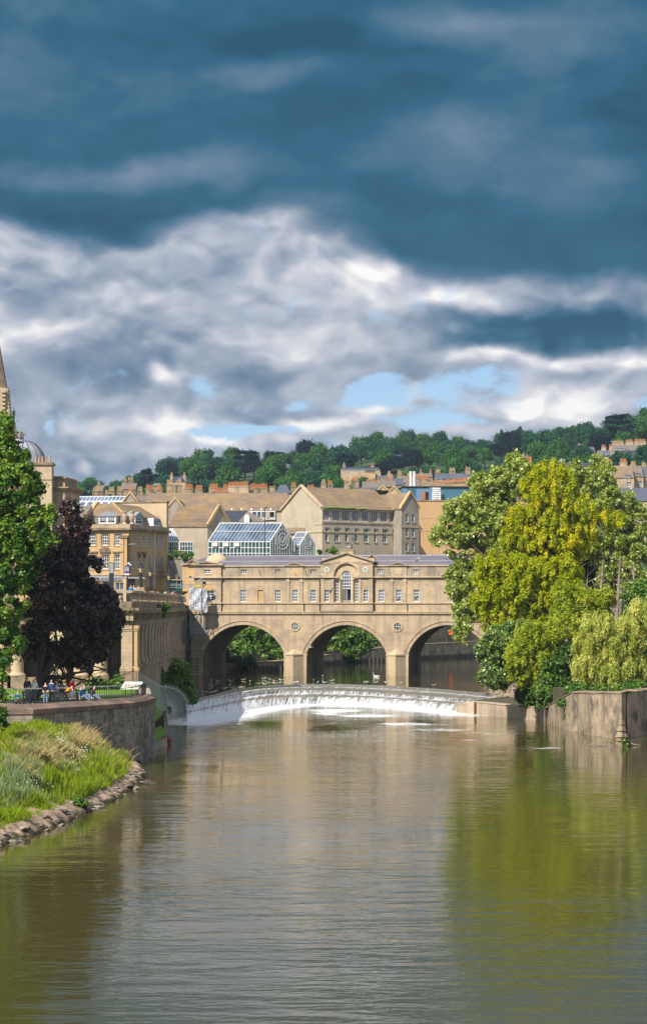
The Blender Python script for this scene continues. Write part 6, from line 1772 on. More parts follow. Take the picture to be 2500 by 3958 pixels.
def big_tree(name, label, cat, ells, Y, n_cl, rpx, n_leaf, size, mat, bark, base, trunk_top, tr, limbs=14, seed=1, group=None, lt=.35, lr=.28, **kw):
    r = empty(name, base[0], base[1], base[2], label=label, cat=cat, group=group)
    C_, R_ = ell_clumps(ells, Y, n_cl, rpx, seed=seed, depth=kw.pop('depth', .8))
    b = np.array(tuple(base)); tt = np.array(tuple(trunk_top))
    st_ = kw.pop('stretch', None)
    if st_:
        gs = np.random.default_rng(seed+9); f = gs.uniform(.75, 1.25, (len(R_), 3)); R_ = R_[:, None]*np.array([1/st_**.5, 1/st_**.5, st_])[None, :]*f
    me = leaves_mesh('crown', C_-b, R_, n_leaf, size, mat, seed=seed, **kw); link(me, 'crown', r)
    if not limbs: return r
    m = MB(); pts = [Vector((0, 0, -.2)), Vector((0, 0, .5))]+[Vector(tt-b)*t+Vector((math.sin(t*5+seed)*.25, math.cos(t*4+seed)*.2, 0)) for t in (.2, .4, .6, .8, 1)]
    m.tube(pts, [tr*1.35, tr*1.05, tr, tr*.9, tr*.75, tr*.6, tr*.42], 10); m.build('trunk', bark, r)
    g = np.random.default_rng(seed+50); idx = g.choice(len(C_), min(limbs, len(C_)), replace=False)
    for i in idx:
        t = g.uniform(lt, 1); s = Vector(tt-b)*t; e = Vector(C_[i]-b)
        m = MB(); bz = bezier(s, e, .12, 7); rr = tr*lr*(1.1-t*.5)+.05; m.tube(bz, [rr*(1-.85*k/6) for k in range(7)], 6)
        for q in range(6):
            j = g.integers(len(C_)); d = Vector(C_[j]-b)*1.03-bz[4]
            if d.length < 5: m.tube([bz[3+q % 3], bz[3+q % 3]+d*.5+Vector((0,0,.3)), bz[3+q % 3]+d], [rr*.35, rr*.22, .02], 5)
        m.build('limb', bark, r)
    return r
M['lf_lime_tree'] = leaf('lime_tree_leaf', (.02, .08, .006), (.08, .19, .012), (.32, .42, .05), .3, .03)
M['lf_beech'] = leaf('copper_beech_leaf', (.008, .026, .012), (.026, .022, .018), (.16, .06, .055), .15, .05, .4)
M['lf_poplar'] = leaf('poplar_leaf', (.11, .19, .015), (.33, .42, .05), (.68, .72, .30), .42, .05, .4)
M['lf_willow'] = leaf('golden_willow_leaf', (.18, .27, .010), (.50, .55, .025), (.84, .70, .05), .42, .0)
M['lf_green'] = leaf('lime_shrub_leaf', (.12, .22, .012), (.38, .46, .035), (.66, .64, .12), .42, .0)
M['lf_pale'] = leaf('pale_willow_leaf', (.26, .34, .04), (.52, .56, .13), (.76, .72, .30), .42, .0)
M['lf_dark'] = leaf('dark_shrub_leaf', (.02, .06, .005), (.06, .14, .01), (.18, .27, .03), .3, .03)
M['lf_grey'] = leaf('white_poplar_leaf', (.05, .12, .010), (.15, .26, .03), (.48, .54, .20), .35, .06, .35)
M['lf_hill'] = leaf('hill_tree_leaf', (.012, .055, .035), (.024, .095, .052), (.045, .14, .055), .15, .0)  # dark blue-green puts cloud shade and distance haze into the leaf colour
M['lf_hill2'] = leaf('hill_oak_leaf', (.020, .075, .022), (.040, .13, .034), (.080, .19, .035), .15, .0)
M['lf_hill3'] = leaf('hill_dark_leaf', (.006, .014, .022), (.010, .020, .030), (.016, .034, .034), .1, .0)
M['lf_vine'] = leaf('vine_leaf', (.03, .11, .01), (.10, .22, .02), (.30, .38, .05), .35, .04)

# ---- left bank trees
big_tree('lime_tree', 'tall green broadleaved tree with yellowish tips filling the left edge', 'tree',
    [(0,1680,62,85),(28,1790,90,80),(50,1890,125,85),(80,1990,135,85),(85,2075,125,90),(45,2190,115,90),(10,2300,110,90),(-10,2400,105,80),(-15,2490,100,70),(-15,2575,75,60),(-130,2100,170,420)],
    154, 520, 21, 95000, .17, M['lf_lime_tree'], M['bark'], P(-130, 2705, 154.5), P(-90, 1850, 154), .5, limbs=16, seed=11, up=.5, tvar=.45)
big_tree('copper_beech', 'broad dark purple beech leaning right over the benches from its thick trunk', 'tree',
    [(262,1970,28,45),(285,2045,75,45),(255,2110,95,50),(225,2190,115,55),(345,2190,50,35),(235,2270,150,60),(375,2295,70,35),(445,2300,45,30),(260,2360,195,70),(400,2380,65,60),(245,2440,175,60),(370,2465,65,50),(310,2540,90,45),(150,2500,70,50),(190,2548,60,34),(250,2520,110,48),(110,2500,50,50),(165,2330,90,90),(140,2240,70,60),(200,2140,60,60),(430,2400,55,60),(415,2465,48,45),(380,2510,50,35)],
    162, 640, 16, 92000, .15, M['lf_beech'], M['bark'], P(34, 2718, 157.5), P(165, 2400, 161), .72, limbs=16, seed=21, up=.3, tvar=.55, depth=.7, lr=.26, lt=.8)
# ---- the wooded island on the right
IB = 3.5
def gp(px, Y, z=IB): q = P(px, 2350, Y); return Vector((q.x, q.y, z))
big_tree('poplar', 'large silvery green poplar with drooping left branches behind the golden willow', 'tree',
    [(1900,1900,105,95),(2020,1850,120,70),(1985,1800,60,45),(1770,1990,70,60),(1840,1990,100,90),(1735,2075,75,45),(1820,2120,100,70),(1770,2240,55,75),(1810,2330,60,70),(1785,2430,35,55),(1850,2230,80,80),(1960,2050,120,120)],
    236, 800, 13, 90000, .20, M['lf_poplar'], M['bark_pale'], gp(1985, 236), P(1990, 1900, 236), .5, limbs=26, seed=31, tvar=.6, shell=.2, up=.2, jitter=1.2, lr=.3)
big_tree('poplar', 'airy silvery poplar with bare pale limbs at the right edge', 'tree',
    [(2290,1900,95,80),(2330,1840,60,60),(2380,1960,90,70),(2300,1780,35,35),(2400,2080,80,100),(2465,2060,60,120),(2300,2080,80,100),(2470,2220,60,90),(2380,2230,80,80),(2200,1830,70,50)],
    240, 420, 15, 48000, .20, M['lf_poplar'], M['bark_pale'], gp(2400, 240), P(2390, 1960, 240), .42, limbs=24, seed=41, tvar=.6, shell=.2, up=.2, jitter=1.2, lr=.3)
big_tree('golden_willow', 'bright golden yellow willow with an upright crown in the middle of the right bank', 'tree',
    [(2120,1835,55,48),(2070,1880,60,60),(2170,1870,65,55),(2120,1930,100,70),(2230,1960,65,60),(2180,2020,110,80),(2080,2010,90,70),(2000,2010,50,50),(1990,2080,70,50),(2150,2120,120,80),(2250,2080,50,60),(2365,2010,50,28),(2300,2000,30,20)],
    224, 800, 11, 100000, .11, M['lf_willow'], M['bark'], gp(2160, 224), P(2140, 1930, 224), .38, limbs=22, seed=51, stretch=1.45, aspect=3.2, tvar=.45, shell=.05, up=.9, jitter=.6, droop=-.4, lr=.3)
big_tree('golden_willow', 'lower golden green willow spreading left over the water below the upright one', 'tree',
    [(1930,2190,100,55),(1880,2240,60,50),(2020,2210,110,60),(1960,2290,130,60),(2090,2260,110,80),(1890,2340,70,60),(2010,2380,120,60),(1910,2410,60,40),(2180,2230,80,90),(2120,2360,120,70)],
    218, 800, 12, 100000, .11, M['lf_willow'], M['bark'], gp(2110, 218), P(2060, 2260, 218), .36, limbs=22, seed=61, stretch=1.3, aspect=3.2, tvar=.6, shell=.05, up=.9, jitter=.6, droop=-.4, lr=.32, clump_t=np.random.default_rng(5).random(800)*.45)
big_tree('alder', 'dark green rounded tree hanging over the water right of the third arch', 'tree',
    [(1945,2470,80,45),(1900,2520,60,50),(1930,2590,75,55),(1890,2610,45,45),(1985,2560,60,60),(1990,2440,60,40),(1925,2640,45,20)],
    212, 260, 14, 34000, .15, M['lf_grey'], M['bark'], gp(2060, 219, 1.3), P(1990, 2490, 214), .3, limbs=12, seed=71, tvar=.5, up=.3)
def shrub(name, label, ells, Y, n_cl, rpx, n, size, mat, base, seed, cat='shrub', **kw):
    return big_tree(name, label, cat, ells, Y, n_cl, rpx, n, size, M[mat], M['bark'], base, Vector(base)+Vector((.2, 0, (P(ells[0][0], ells[0][1], Y).z-base[2])*.7)), .12, limbs=kw.pop('limbs', 7), seed=seed, **kw)
shrub('willow_shrub', 'yellow green bushy willow on the bank between alder and pale willow', [(2080,2460,90,55),(2050,2530,100,60),(2130,2540,70,60),(2180,2440,80,60),(2020,2600,60,50)], 208, 280, 14, 44000, .11, 'lf_green', gp(2110, 216, 1.3), 81, stretch=1.35, aspect=2.6, tvar=.6, shell=.05, up=.8)
shrub('willow_shrub', 'light green willow shrub just below the dead trunks', [(2250,2340,80,70),(2200,2310,60,60),(2290,2400,70,60),(2170,2370,60,50),(2330,2330,50,50)], 212, 240, 14, 36000, .11, 'lf_green', gp(2230, 212), 82, stretch=1.35, aspect=2.6, tvar=.6, shell=.05, up=.8)
shrub('pale_willow', 'pale feathery weeping willow above the bastion', [(2350,2440,110,60),(2310,2510,110,60),(2420,2500,80,60),(2350,2580,100,60),(2280,2590,70,55),(2440,2590,60,50),(2470,2410,60,70)], 200, 420, 15, 80000, .09, 'lf_pale', gp(2370, 200), 83, 'tree', stretch=1.7, aspect=4.5, tvar=.5, shell=.05, up=.2, droop=.9)
shrub('laurel_bush', 'dark green bush at the water edge beside the concrete quay', [(2050,2650,45,45),(2030,2690,35,30),(2085,2690,40,30)], 214, 40, 17, 9000, .2, 'lf_dark', gp(2070, 217, 1.3), 84, tvar=.5)
shrub('bramble_bush', 'tall mixed green bush tumbling over the quay end', [(2150,2600,60,70),(2130,2670,55,60),(2190,2660,50,60),(2170,2720,35,30),(2100,2720,30,25)], 207, 90, 17, 22000, .17, 'lf_vine', gp(2150, 213, 1.3), 85, tvar=.6)
shrub('laurel_bush', 'deep green bush between the bramble and the pale willow', [(2230,2590,50,60),(2250,2650,50,40),(2210,2540,50,40)], 205, 50, 18, 12000, .2, 'lf_dark', gp(2230, 205), 86, tvar=.5)
shrub('ivy_mound', 'low leafy mound along the top of the bastion', [(2250,2665,60,18),(2340,2668,60,16),(2420,2668,60,16),(2480,2660,40,20)], 196, 60, 13, 14000, .15, 'lf_vine', gp(2350, 196), 87, tvar=.4)
shrub('sycamore', 'rich green tree at the right edge behind the weeping willow', [(2480,2330,70,70),(2500,2430,60,80),(2450,2380,50,50),(2500,2560,50,90),(2470,2640,50,40)], 205, 90, 20, 24000, .22, 'lf_vine', gp(2490, 205), 88, 'tree', tvar=.6)
shrub('sycamore', 'deep green tree filling the space behind the golden willow', [(2330,2170,120,90),(2230,2230,120,100),(2090,2160,120,120),(2400,2330,110,90),(2000,2300,80,80)], 246, 160, 26, 36000, .26, 'lf_dark', gp(2250, 246), 89, 'tree', tvar=.5)
shrub('hanging_creeper', 'yellow leaved creeper hanging down the bastion wall', [(2190,2740,18,32),(2196,2775,14,14),(2178,2715,20,18)], 197, 22, 9, 2400, .13, 'lf_vine', PZ(2190, 2790, 1.5)+Vector((0, 0, 0)), 90, 'plant', tvar=.4, limbs=0)
def dead_trunks():
    for i, (px, px2, top, lb) in enumerate(((2330, 2325, 2030, 'leftmost bare dead trunk behind the willows'), (2382, 2390, 2015, 'tallest bare dead trunk in the middle of the three'), (2432, 2446, 2040, 'forked bare dead trunk at the right of the three'))):
        b = gp(px, 222-i*2); r = empty('dead_tree', b.x, b.y, b.z, label=lb, cat='tree', group='bare dead trunks on the island')
        t = P(px2, top, b.y)-b; m = MB()
        m.tube([Vector((0,0,-.3))]+[t*k+Vector((math.sin(k*7+i)*.2, 0, 0)) for k in (.25,.5,.75,1)], [.42,.34,.26,.17,.05], 7); m.build('trunk', M['bark_pale'], r)
        for k in range(60):
            s = random.uniform(.1, .95); a = t*s; d = Vector((random.uniform(-1,1), random.uniform(-1,1)*.6, random.uniform(.1,1.2)))*random.uniform(.7, 1.8)*(1.3-s)
            m = MB(); m.tube([a, a+d*.5+Vector((0,0,-.1)), a+d], [.07,.045,.02], 5); m.build('limb', M['bark_pale'], r)
dead_trunks()
# trees seen through the arches
shrub('riverside_tree', 'round lime green tree seen through the middle arch', [(1335,2455,62,42),(1290,2480,45,42),(1385,2485,52,45),(1340,2515,80,35),(1300,2540,40,18),(1410,2530,25,20)], 371, 80, 15, 16000, .34, 'lf_vine', Vector((4.0, 373.5, 3.3)), 91, 'tree', tvar=.7)
shrub('riverside_tree', 'dark green hanging trees seen through the left arch', [(1010,2435,70,40),(985,2450,60,50),(1040,2470,50,40),(955,2490,70,55),(1045,2500,50,50),(1060,2540,40,30),(880,2450,30,70),(985,2550,60,30)], 341, 150, 15, 26000, .28, 'lf_vine', Vector((-9.5, 335, 2.8)), 92, 'tree', tvar=.8)
shrub('riverside_bush', 'low dark bush above the piles seen through the left arch', [(900,2570,55,28),(950,2570,45,25),(875,2550,30,30)], 322.5, 50, 11, 9000, .22, 'lf_dark', Vector((-13.5, 322.8, 2.5)), 93, tvar=.5)
# near left shrubs
shrub('vine_bush', 'leafy yellow green bush behind the fan shaped railing', [(700,2600,38,42),(670,2650,50,45),(725,2665,32,40),(620,2640,50,30),(690,2705,40,30),(590,2610,40,20),(735,2700,18,25)], 222, 90, 13, 16000, .22, 'lf_vine', Vector((-15.9, 222.3, 1.2)), 94, tvar=.7)
shrub('clipped_bush', 'low green bush at the foot of the colonnade plinth', [(372,2645,34,17),(350,2652,20,12)], 181.5, 20, 9, 4500, .13, 'lf_dark', Vector((-19.0, 181.5, 4.2)), 95)
shrub('clipped_bush', 'smaller loose bush left of the corner pier of the colonnade', [(440,2640,22,17),(455,2625,12,12)], 181.5, 16, 8, 3000, .13, 'lf_vine', Vector((-17.5, 181.5, 4.2)), 96)
shrub('wall_plant', 'bright young plant sprouting from the colonnade cornice', [(638,2345,12,14),(625,2352,14,8),(640,2368,8,14),(605,2345,10,10)], 214, 16, 6, 900, .16, 'lf_vine', Vector((-15.8, 214, 11.2)), 97, 'plant', limbs=0)
shrub('edge_bush', 'dark leafy bush at the lower left edge beside the wall pier', [(-5,2800,26,60),(-10,2900,38,80),(0,2960,30,50),(-20,2720,40,50)], 128, 60, 15, 14000, .12, 'lf_dark', Vector((-19.5, 128, 3.0)), 98, tvar=.6)
shrub('terrace_planting', 'golden and green shrubs on the terrace beside the conservatory', [(690,2140,12,13),(665,2150,14,7),(714,2150,16,9),(735,2146,12,9)], 336, 22, 7, 2600, .2, 'lf_vine', P(692, 2158, 336.4), 99)
def cordyline():
    b = P(764, 2146, 336); r = empty('cordyline', b.x, b.y, b.z, label='small red spiky palm on the terrace left of the glasshouse', cat='plant')
    m = MB(); m.bar((0,0,-.5),(0,0,.5),.07,6); m.build('trunk', M['bark'], r)
    m = MB()
    for i in range(26):
        a = random.random()*6.28; e = random.uniform(.1, 1.4); d = Vector((math.cos(a)*math.cos(e), math.sin(a)*math.cos(e), math.sin(e)))*.95; m.bar((0,0,.5), Vector((0,0,.5))+d, .05, 3, .005)
    m.build('leaves', plain('red_leaf', (.22, .05, .03), .8), r)
cordyline()
shrub('roof_terrace_bush', 'small bushes on the flat roof left of the hotel wall', [(1250,2133,22,7),(1285,2130,14,9)], 345, 12, 6, 1200, .2, 'lf_vine', P(1262, 2143, 345), 100)
def rowing_low():
    # plank steps and ladder on the dark abutment
    b = P(752, 2600, 300); r = empty('iron_ladder', b.x, b.y, 1.5, label='iron ladder and landing fixed to the dark wall left of the first arch', cat='ladder')
    m = MB(); 
    for x in (-.35, .35): m.bar((x, -.2, .2), (x, -.2, 4.2), .045, 5)
    m.build('rail', M['iron'], r)
    for k in range(9): m = MB(); m.bar((-.35,-.2,.4+k*.42),(.35,-.2,.4+k*.42),.035,5); m.build('rung', M['iron'], r)
    m = MB(); m.box(-.9,.9,-.5,0,3.95,4.03); m.build('landing', M['iron'], r)
    m = MB(); m.bar((-.9,-.45,4.03),(-.9,-.45,5.0),.035); m.bar((.9,-.45,4.03),(.9,-.45,5.0),.035); m.bar((-.9,-.45,5.0),(.9,-.45,5.0),.035); m.bar((-.9,-.45,4.5),(.9,-.45,4.5),.03); m.build('guard_rail', M['iron'], r)
rowing_low()

# ---- hill woods: individual trees sharing a few crown meshes
def proto(kind, seed):
    g = np.random.default_rng(seed)
    if kind == 'conifer':
        C_, R_ = [], []
        for i in range(34):
            t = (i+.5)/34; a = g.random()*6.28; rr = 4.2*(1-t)+.4
            C_.append((math.cos(a)*rr*.6, math.sin(a)*rr*.6, 2+t*17)); R_.append(1.6*(1-t)+.6)
        me = leaves_mesh('crown', C_, R_, 2600, .75, M['lf_hill'], seed=seed, up=.3)
        h = 19
    elif kind == 'cedar':
        C_, R_ = [], []
        for L_ in (6, 9, 12, 14.5):
            for i in range(7):
                a = g.random()*6.28; q = g.uniform(1, 6.5-L_*.2); C_.append((math.cos(a)*q, math.sin(a)*q, L_+g.uniform(-.4,.4))); R_.append((2.4, 2.4, .6))
        me = leaves_mesh('crown', C_, np.array(R_), 2600, .7, M['lf_hill3'], seed=seed, up=.8); h = 15
    else:
        C_, R_ = [], []
        for i in range(36):
            d = g.normal(size=3); d /= np.linalg.norm(d); d[2] = abs(d[2])*1.0-.25
            q = g.uniform(.55, 1)
            C_.append((d[0]*5.6*q, d[1]*5.6*q, 8+d[2]*7.0*q)); R_.append(g.uniform(1.5, 2.7))
        me = leaves_mesh('crown', C_, R_, 4200, .62, M[{'oak': 'lf_hill2', 'elm': 'lf_hill', 'purple': 'lf_hill3'}[kind]], seed=seed, up=.35, sq=.85, tvar=.4); h = 15
    m = MB(); m.tube([(0,0,-1.5),(0.1,0,3),(0,.1,h*.5),(0,0,h*.75)], [.5,.4,.28,.12], 6)
    me2 = bpy.data.meshes.new('trunk'); me2.from_pydata(m.v, [], m.f); me2.materials.append(M['bark'])
    return me, me2, h
PR = {}
for i, k in enumerate(['oak', 'oak', 'oak', 'elm', 'elm', 'elm', 'purple', 'purple', 'conifer', 'conifer', 'cedar']):
    PR.setdefault(k, []).append(proto(k, 200+i))
MARKS = [(0, 'at the far left of the hill'), (420, 'above the glazed market roof'), (620, 'above the twin grey stacks'), (820, 'above the orange chimney rows'), (1040, 'left of the hotel gable peak'), (1200, 'right of the hotel gable peak'),
         (1400, 'above the hotel roof'), (1560, 'above the blue plant room'), (1760, 'behind the top of the poplar'), (2020, 'behind the golden willow top'), (2200, 'left of the upper terrace'), (2350, 'around the upper terrace at the right')]
KN = {'oak': 'mid green rounded tree', 'elm': 'blue green broad tree', 'purple': 'very dark purplish tree', 'conifer': 'tall pointed conifer', 'cedar': 'flat layered cedar'}
def hill_tree(px, Y, kind, s, dz=0, sz=None, label=None):
    x = (px-1250)/FP*Y; z = ground_z(x, Y)+dz
    me, tr, h = random.choice(PR[kind])
    band = 'on the skyline' if Y > 1040 else ('halfway up the hill' if Y > 830 else 'low on the hill')
    mk = [t for p, t in MARKS if px >= p or p == 0][-1]
    lab = label or f"{KN[kind]} {band} {mk}"
    r = empty('hill_tree', x, Y, z, random.uniform(0, 6.28), label=lab, cat='tree', group='' or f"{band.replace('on the', '')} trees of the wooded hill".strip())
    r.scale = (s, s, sz or s)
    c = bpy.data.objects.new('crown', me); COL.objects.link(c); c.parent = r
    t = bpy.data.objects.new('trunk', tr); COL.objects.link(t); t.parent = r
    return r
def hill_woods():
    g = random.Random(99); n = 0
    def ok(px, Y):    # keep the terraces and houses in view
        if 2300 < px and 760 < Y < 850: return False
        if 1310 < px < 1475 and 700 < Y < 765: return False
        if 645 < px < 725 and 580 < Y < 645: return False
        if 455 < px < 530 and Y < 700: return False
        return True
    rows = [(1175, 84), (1110, 88), (1040, 94), (965, 98), (890, 104), (820, 114), (750, 132), (690, 160)]
    for Y, st in rows:
        px = 290 + g.uniform(0, st)*.5
        lim = 2560
        while px < lim:
            q = px + g.uniform(-.3, .3)*st; yy = Y+g.uniform(-30, 30)
            if ok(q, yy) and not (Y < 760 and px > 1850 and px < 2100 and False):
                kind = g.choices(['oak', 'elm', 'purple', 'conifer', 'cedar'], [9, 9, 3.2, .15, .8])[0]
                s = g.uniform(.62, 1.02) * (1.0 if kind != 'conifer' else .9)
                if px < 620: s *= .8
                if Y < 760: s *= .75; kind = 'oak' if kind == 'purple' else kind
                hill_tree(q, yy, kind, s, 0, s*g.uniform(.85, 1.15)); n += 1
            px += st*g.uniform(.6, .95)
    # skyline specimens copied from the photo
    for px, pt, w, kind, Y, lb in ((318,1858,135,'purple',760,'rounded dark purple tree at the left end of the hill'),(381,1842,105,'elm',800,'rounded green tree second from the left end of the hill'),(445,1856,115,'elm',780,'low spreading dark tree third from the left end of the hill'),
            (529,1802,100,'elm',860,'tall dark tree leaning left above the small grey house'),(566,1808,60,'cedar',850,'narrow layered tree beside the leaning dark one'),(640,1800,130,'elm',900,None),(765,1772,150,'elm',1000,None),(780,1762,130,'oak',980,None),(907,1752,140,'elm',1040,None),(1000,1765,110,'oak',1040,None),(1060,1745,90,'cedar',1090,'flat topped cedar on the skyline left of the hotel gable peak'),
            (1202,1733,130,'elm',1060,None),(1364,1712,100,'elm',1080,None),(1459,1700,150,'oak',1090,None),(1600,1706,150,'elm',1100,None),(1738,1696,90,'elm',1110,None),(1810,1680,120,'elm',1100,None),(1937,1655,62,'conifer',1080,'leftmost pointed conifer standing up on the skyline'),(2008,1645,85,'conifer',1080,'taller pointed conifer standing up on the skyline'),
            (1930,1700,140,'purple',1060,'dark purple dome below the left skyline conifer'),(2089,1668,130,'purple',1070,'dark purple dome right of the tall skyline conifer'),(2189,1664,90,'cedar',1075,'spiky topped cedar on the skyline right of the purple dome'),(2305,1634,185,'elm',1040,'huge smooth domed tree on the skyline near the right'),
            (2384,1650,120,'elm',1050,None),(2436,1640,120,'oak',1000,None),(2500,1622,110,'oak',960,None),(2480,1660,110,'oak',900,None)):
        x = (px-1250)/FP*Y; top = P(px, pt, Y).z; gz = ground_z(x, Y); h = {'conifer': 20, 'cedar': 15.6}.get(kind, 17.2); wd = {'conifer': 9.5, 'cedar': 14}.get(kind, 15)
        sxy = w/FP*Y/wd; sz = max(.5, min(2.0, (top-gz)/h))
        hill_tree(px, Y, kind, sxy, (top-gz)-sz*h, sz, lb)
    # near trees among the houses
    for px, py, w, Y, kind in ((330,1905,110,600,'oak'),(560,1862,130,640,'oak'),(640,1880,60,600,'oak'),(747,1850,45,610,'conifer'),(870,1870,90,640,'elm'),(1100,1860,120,650,'elm'),(1150,1850,60,620,'oak'),(1235,1855,120,650,'elm'),(1310,1830,90,640,'oak'),(1395,1818,120,630,'oak'),(1440,1850,70,620,'oak'),(1545,1820,80,660,'oak'),(1590,1815,90,700,'elm'),(1400,1860,60,600,'elm'),
            (1870,1800,120,700,'elm'),(2090,1745,140,700,'oak'),(2170,1735,150,690,'oak'),(2240,1740,130,690,'oak'),(2010,1760,110,700,'elm'),(2310,1760,90,690,'oak'),(2370,1760,60,700,'oak'),(2455,1775,50,700,'oak'),(2495,1775,60,700,'oak'),(2400,1778,60,690,'oak')):
        x = (px-1250)/FP*Y; top = P(px, py, Y).z; gz = ground_z(x, Y); wd = 15 if kind != 'conifer' else 9.5; h = 17.2 if kind != 'conifer' else 20
        s = w/FP*Y/wd; hill_tree(px, Y, kind, s, max(-4, (top-gz)-s*h), max(.4, s))
hill_woods()
def side_woods():
    g = random.Random(17)
    for i in range(16):
        Y = (255, 300, 360, 450)[i % 4]+g.uniform(-10, 10); px = 2620+(i//4)*150+g.uniform(-40, 40)
        x = (px-1250)/FP*Y; r = hill_tree(px, Y, g.choice(['oak', 'elm']), g.uniform(.8, 1.15), label='leafy bank tree standing behind the right hand sycamore')
        r['group'] = 'bank trees beyond the right edge'; r.location.z = 5.0 if Y < 310 else r.location.z-1
side_woods()

# ---- the wild bank at the lower left
WL = [(40,-21),(70,-17.5),(90,-15.6),(99.4,-14.8),(106.6,-13.7),(113,-12.8),(118,-12.5),(125,-11.75),(131,-11.55),(139.6,-11.45),(146,-12.0),(152.6,-12.9),(156,-13.2)]
def wl_x(y): return float(np.interp(y, [w[0] for w in WL], [w[1] for w in WL]))
def bank_h(x, y):
    d = wl_x(y) - x
    z = float(np.interp(d, [-.5, 0, .25, 1.4, 2.4, 3.2, 4.5, 7, 40], [-.8, -.1, .22, .70, 1.2, 1.9, 2.8, 3.35, 3.8]))
    k = min(1, max(0, (132-y)/20)); z *= 1-.22*k*(1 if d > 1.4 else 0)
    return z + .10*math.sin(x*1.7+y*.9)*min(1, max(0, d)) + .06*math.sin(x*3.1-y*2.3)*min(1, max(0, d))
def build_bank():
    rows = []
    gr = np.random.default_rng(12)
    for y in np.linspace(40, 156, 465):
        r = []
        for d in [-.5, 0, .2, .6, 1.0, 1.5, 2.2, 3, 4, 5, 6, 7.5, 9, 11, 14, 20, 40]:
            x = wl_x(y)-d + (.12*math.sin(y*2.1)+.08*math.sin(y*5.3) if d < 2 else 0); x += gr.normal()*.045*(d < 3); r.append((x, y, bank_h(wl_x(y)-d, y) + gr.normal()*.045*(0 < d < 4)))
        rows.append(np.array(r))
    m = stone('bank_rubble', (.40, .29, .21), (.26, .18, .13), (.05, .045, .03), .7, .7, .4, .2, streak=.2, bump=.8, big=.4)
    nt = m.node_tree; N = nt.nodes.new; L = nt.links.new          # wet, mossy foot of the bank
    pb = [n for n in nt.nodes if n.type == 'BSDF_PRINCIPLED'][0]; src = pb.inputs['Base Color'].links[0].from_socket
    tc = N('ShaderNodeTexCoord'); sp = N('ShaderNodeSeparateXYZ'); L(tc.outputs['Object'], sp.inputs[0])
    ad = N('ShaderNodeMath'); ad.operation = 'ADD'; L(sp.outputs[2], ad.inputs[0]); L(mr(N, L, nz(N, L, tc.outputs['Object'], 1.3, 5, .7), .3, .7, -.28, .28), ad.inputs[1])
    L(mixc(N, L, mr(N, L, ad.outputs[0], .12, .34, .92, 0), src, (.028, .030, .010)), pb.inputs['Base Color'])
    o = grid_mesh('bank_slope', rows, m, smooth=False); tag(o, kind='structure')
    # flat stones along the waterline
    protos = []
    for s in range(5):
        g = random.Random(s); bm = bmesh.new(); bmesh.ops.create_icosphere(bm, subdivisions=2, radius=1)
        for v in bm.verts:
            v.co = Vector((v.co.x*1.0, v.co.y*.75, v.co.z*.34)) * (1+g.uniform(-.16, .16))
        me = bpy.data.meshes.new('stone'); bm.to_mesh(me); bm.free(); me.materials.append(M['grey_wall']); protos.append(me)
    g = random.Random(4)
    for i in range(46):
        y = g.uniform(100, 141); o = bpy.data.objects.new('bank_stone', protos[i % 5]); COL.objects.link(o)
        d = g.uniform(-.15, .9); s = g.uniform(.12, .34); x = wl_x(y)-d
        o.location = (x, y, max(0.0, bank_h(x, y))+.03); o.rotation_euler = (g.uniform(-.2, .2), g.uniform(-.1, .35), g.uniform(0, 3)); o.scale = (s*1.4, s, s)
        tag(o, label='flat brown stone at the waterline of the grassy left bank', cat='stone', group='flat stones along the left waterline')
build_bank()
def blades(name, spots, n, h, w, mat, label_kind, lean=.35, seed=5, seedhead=0.0):
    """spots: px ellipses of ground where this grass grows, with density weight"""
    g = np.random.default_rng(seed); W = np.array([s[2]*s[3]*(s[4] if len(s) > 4 else 1) for s in spots], float); W /= W.sum()
    V = np.empty((n, 4, 3)); T = np.empty(n); c = 0
    while c < n:
        s = spots[g.choice(len(spots), p=W)]; a = g.random()*6.28; q = math.sqrt(g.random())
        px, py = s[0]+s[2]*q*math.cos(a), s[1]+s[3]*q*math.sin(a)
        # march down the view ray to the bank
        lo, hi = 95.0, 156.0; hit = None
        Y = 158.0; pz = None
        k = 0
        Ys = np.arange(96, 156, 1.2)
        for Y in Ys:
            p = P(px, py, Y)
            if p.z <= bank_h(p.x, Y) + .02: hit = Y; break
        if hit is None: continue
        m_ = g.integers(6, 16)
        cx, cy = P(px, py, hit).x, hit
        ct = g.random()
        for _ in range(m_):
            if c >= n: break
            x = cx+g.normal()*.16; y = cy+g.normal()*.3
            if wl_x(y)-x < .9: continue
            z = bank_h(x, y)-.03; hh = h*(.35+.75*g.random())*(.75+.45*math.sin(x*2.3+math.sin(y*1.1)*2)+.25*math.sin(y*1.9+x*.7)); d = g.normal(size=2)*lean*hh; ww = w*(.6+.8*g.random()); th = g.random()*3.14
            bx, by = math.cos(th)*ww, math.sin(th)*ww
            V[c, 0] = (x-bx, y-by, z); V[c, 1] = (x+bx, y+by, z); V[c, 2] = (x+d[0]*.6+bx*.7, y+d[1]*.6+by*.7, z+hh*.65); V[c, 3] = (x+d[0], y+d[1], z+hh)
            T[c] = min(1, max(0, .5*ct+.5*g.random())); c += 1
    me = raw_quads(name, V, mat, T); o = link(me, name); tag(o, kind='stuff', label=label_kind, cat='grass'); return o
M['gr_green'] = leaf('green_grass', (.09, .15, .008), (.24, .34, .018), (.46, .52, .06), .4, 0)
M['gr_dry'] = leaf('dry_grass', (.32, .22, .09), (.46, .35, .17), (.60, .50, .29), .3, 0)
M['gr_grey'] = leaf('grey_weed', (.12, .18, .07), (.24, .32, .14), (.38, .45, .26), .3, 0)
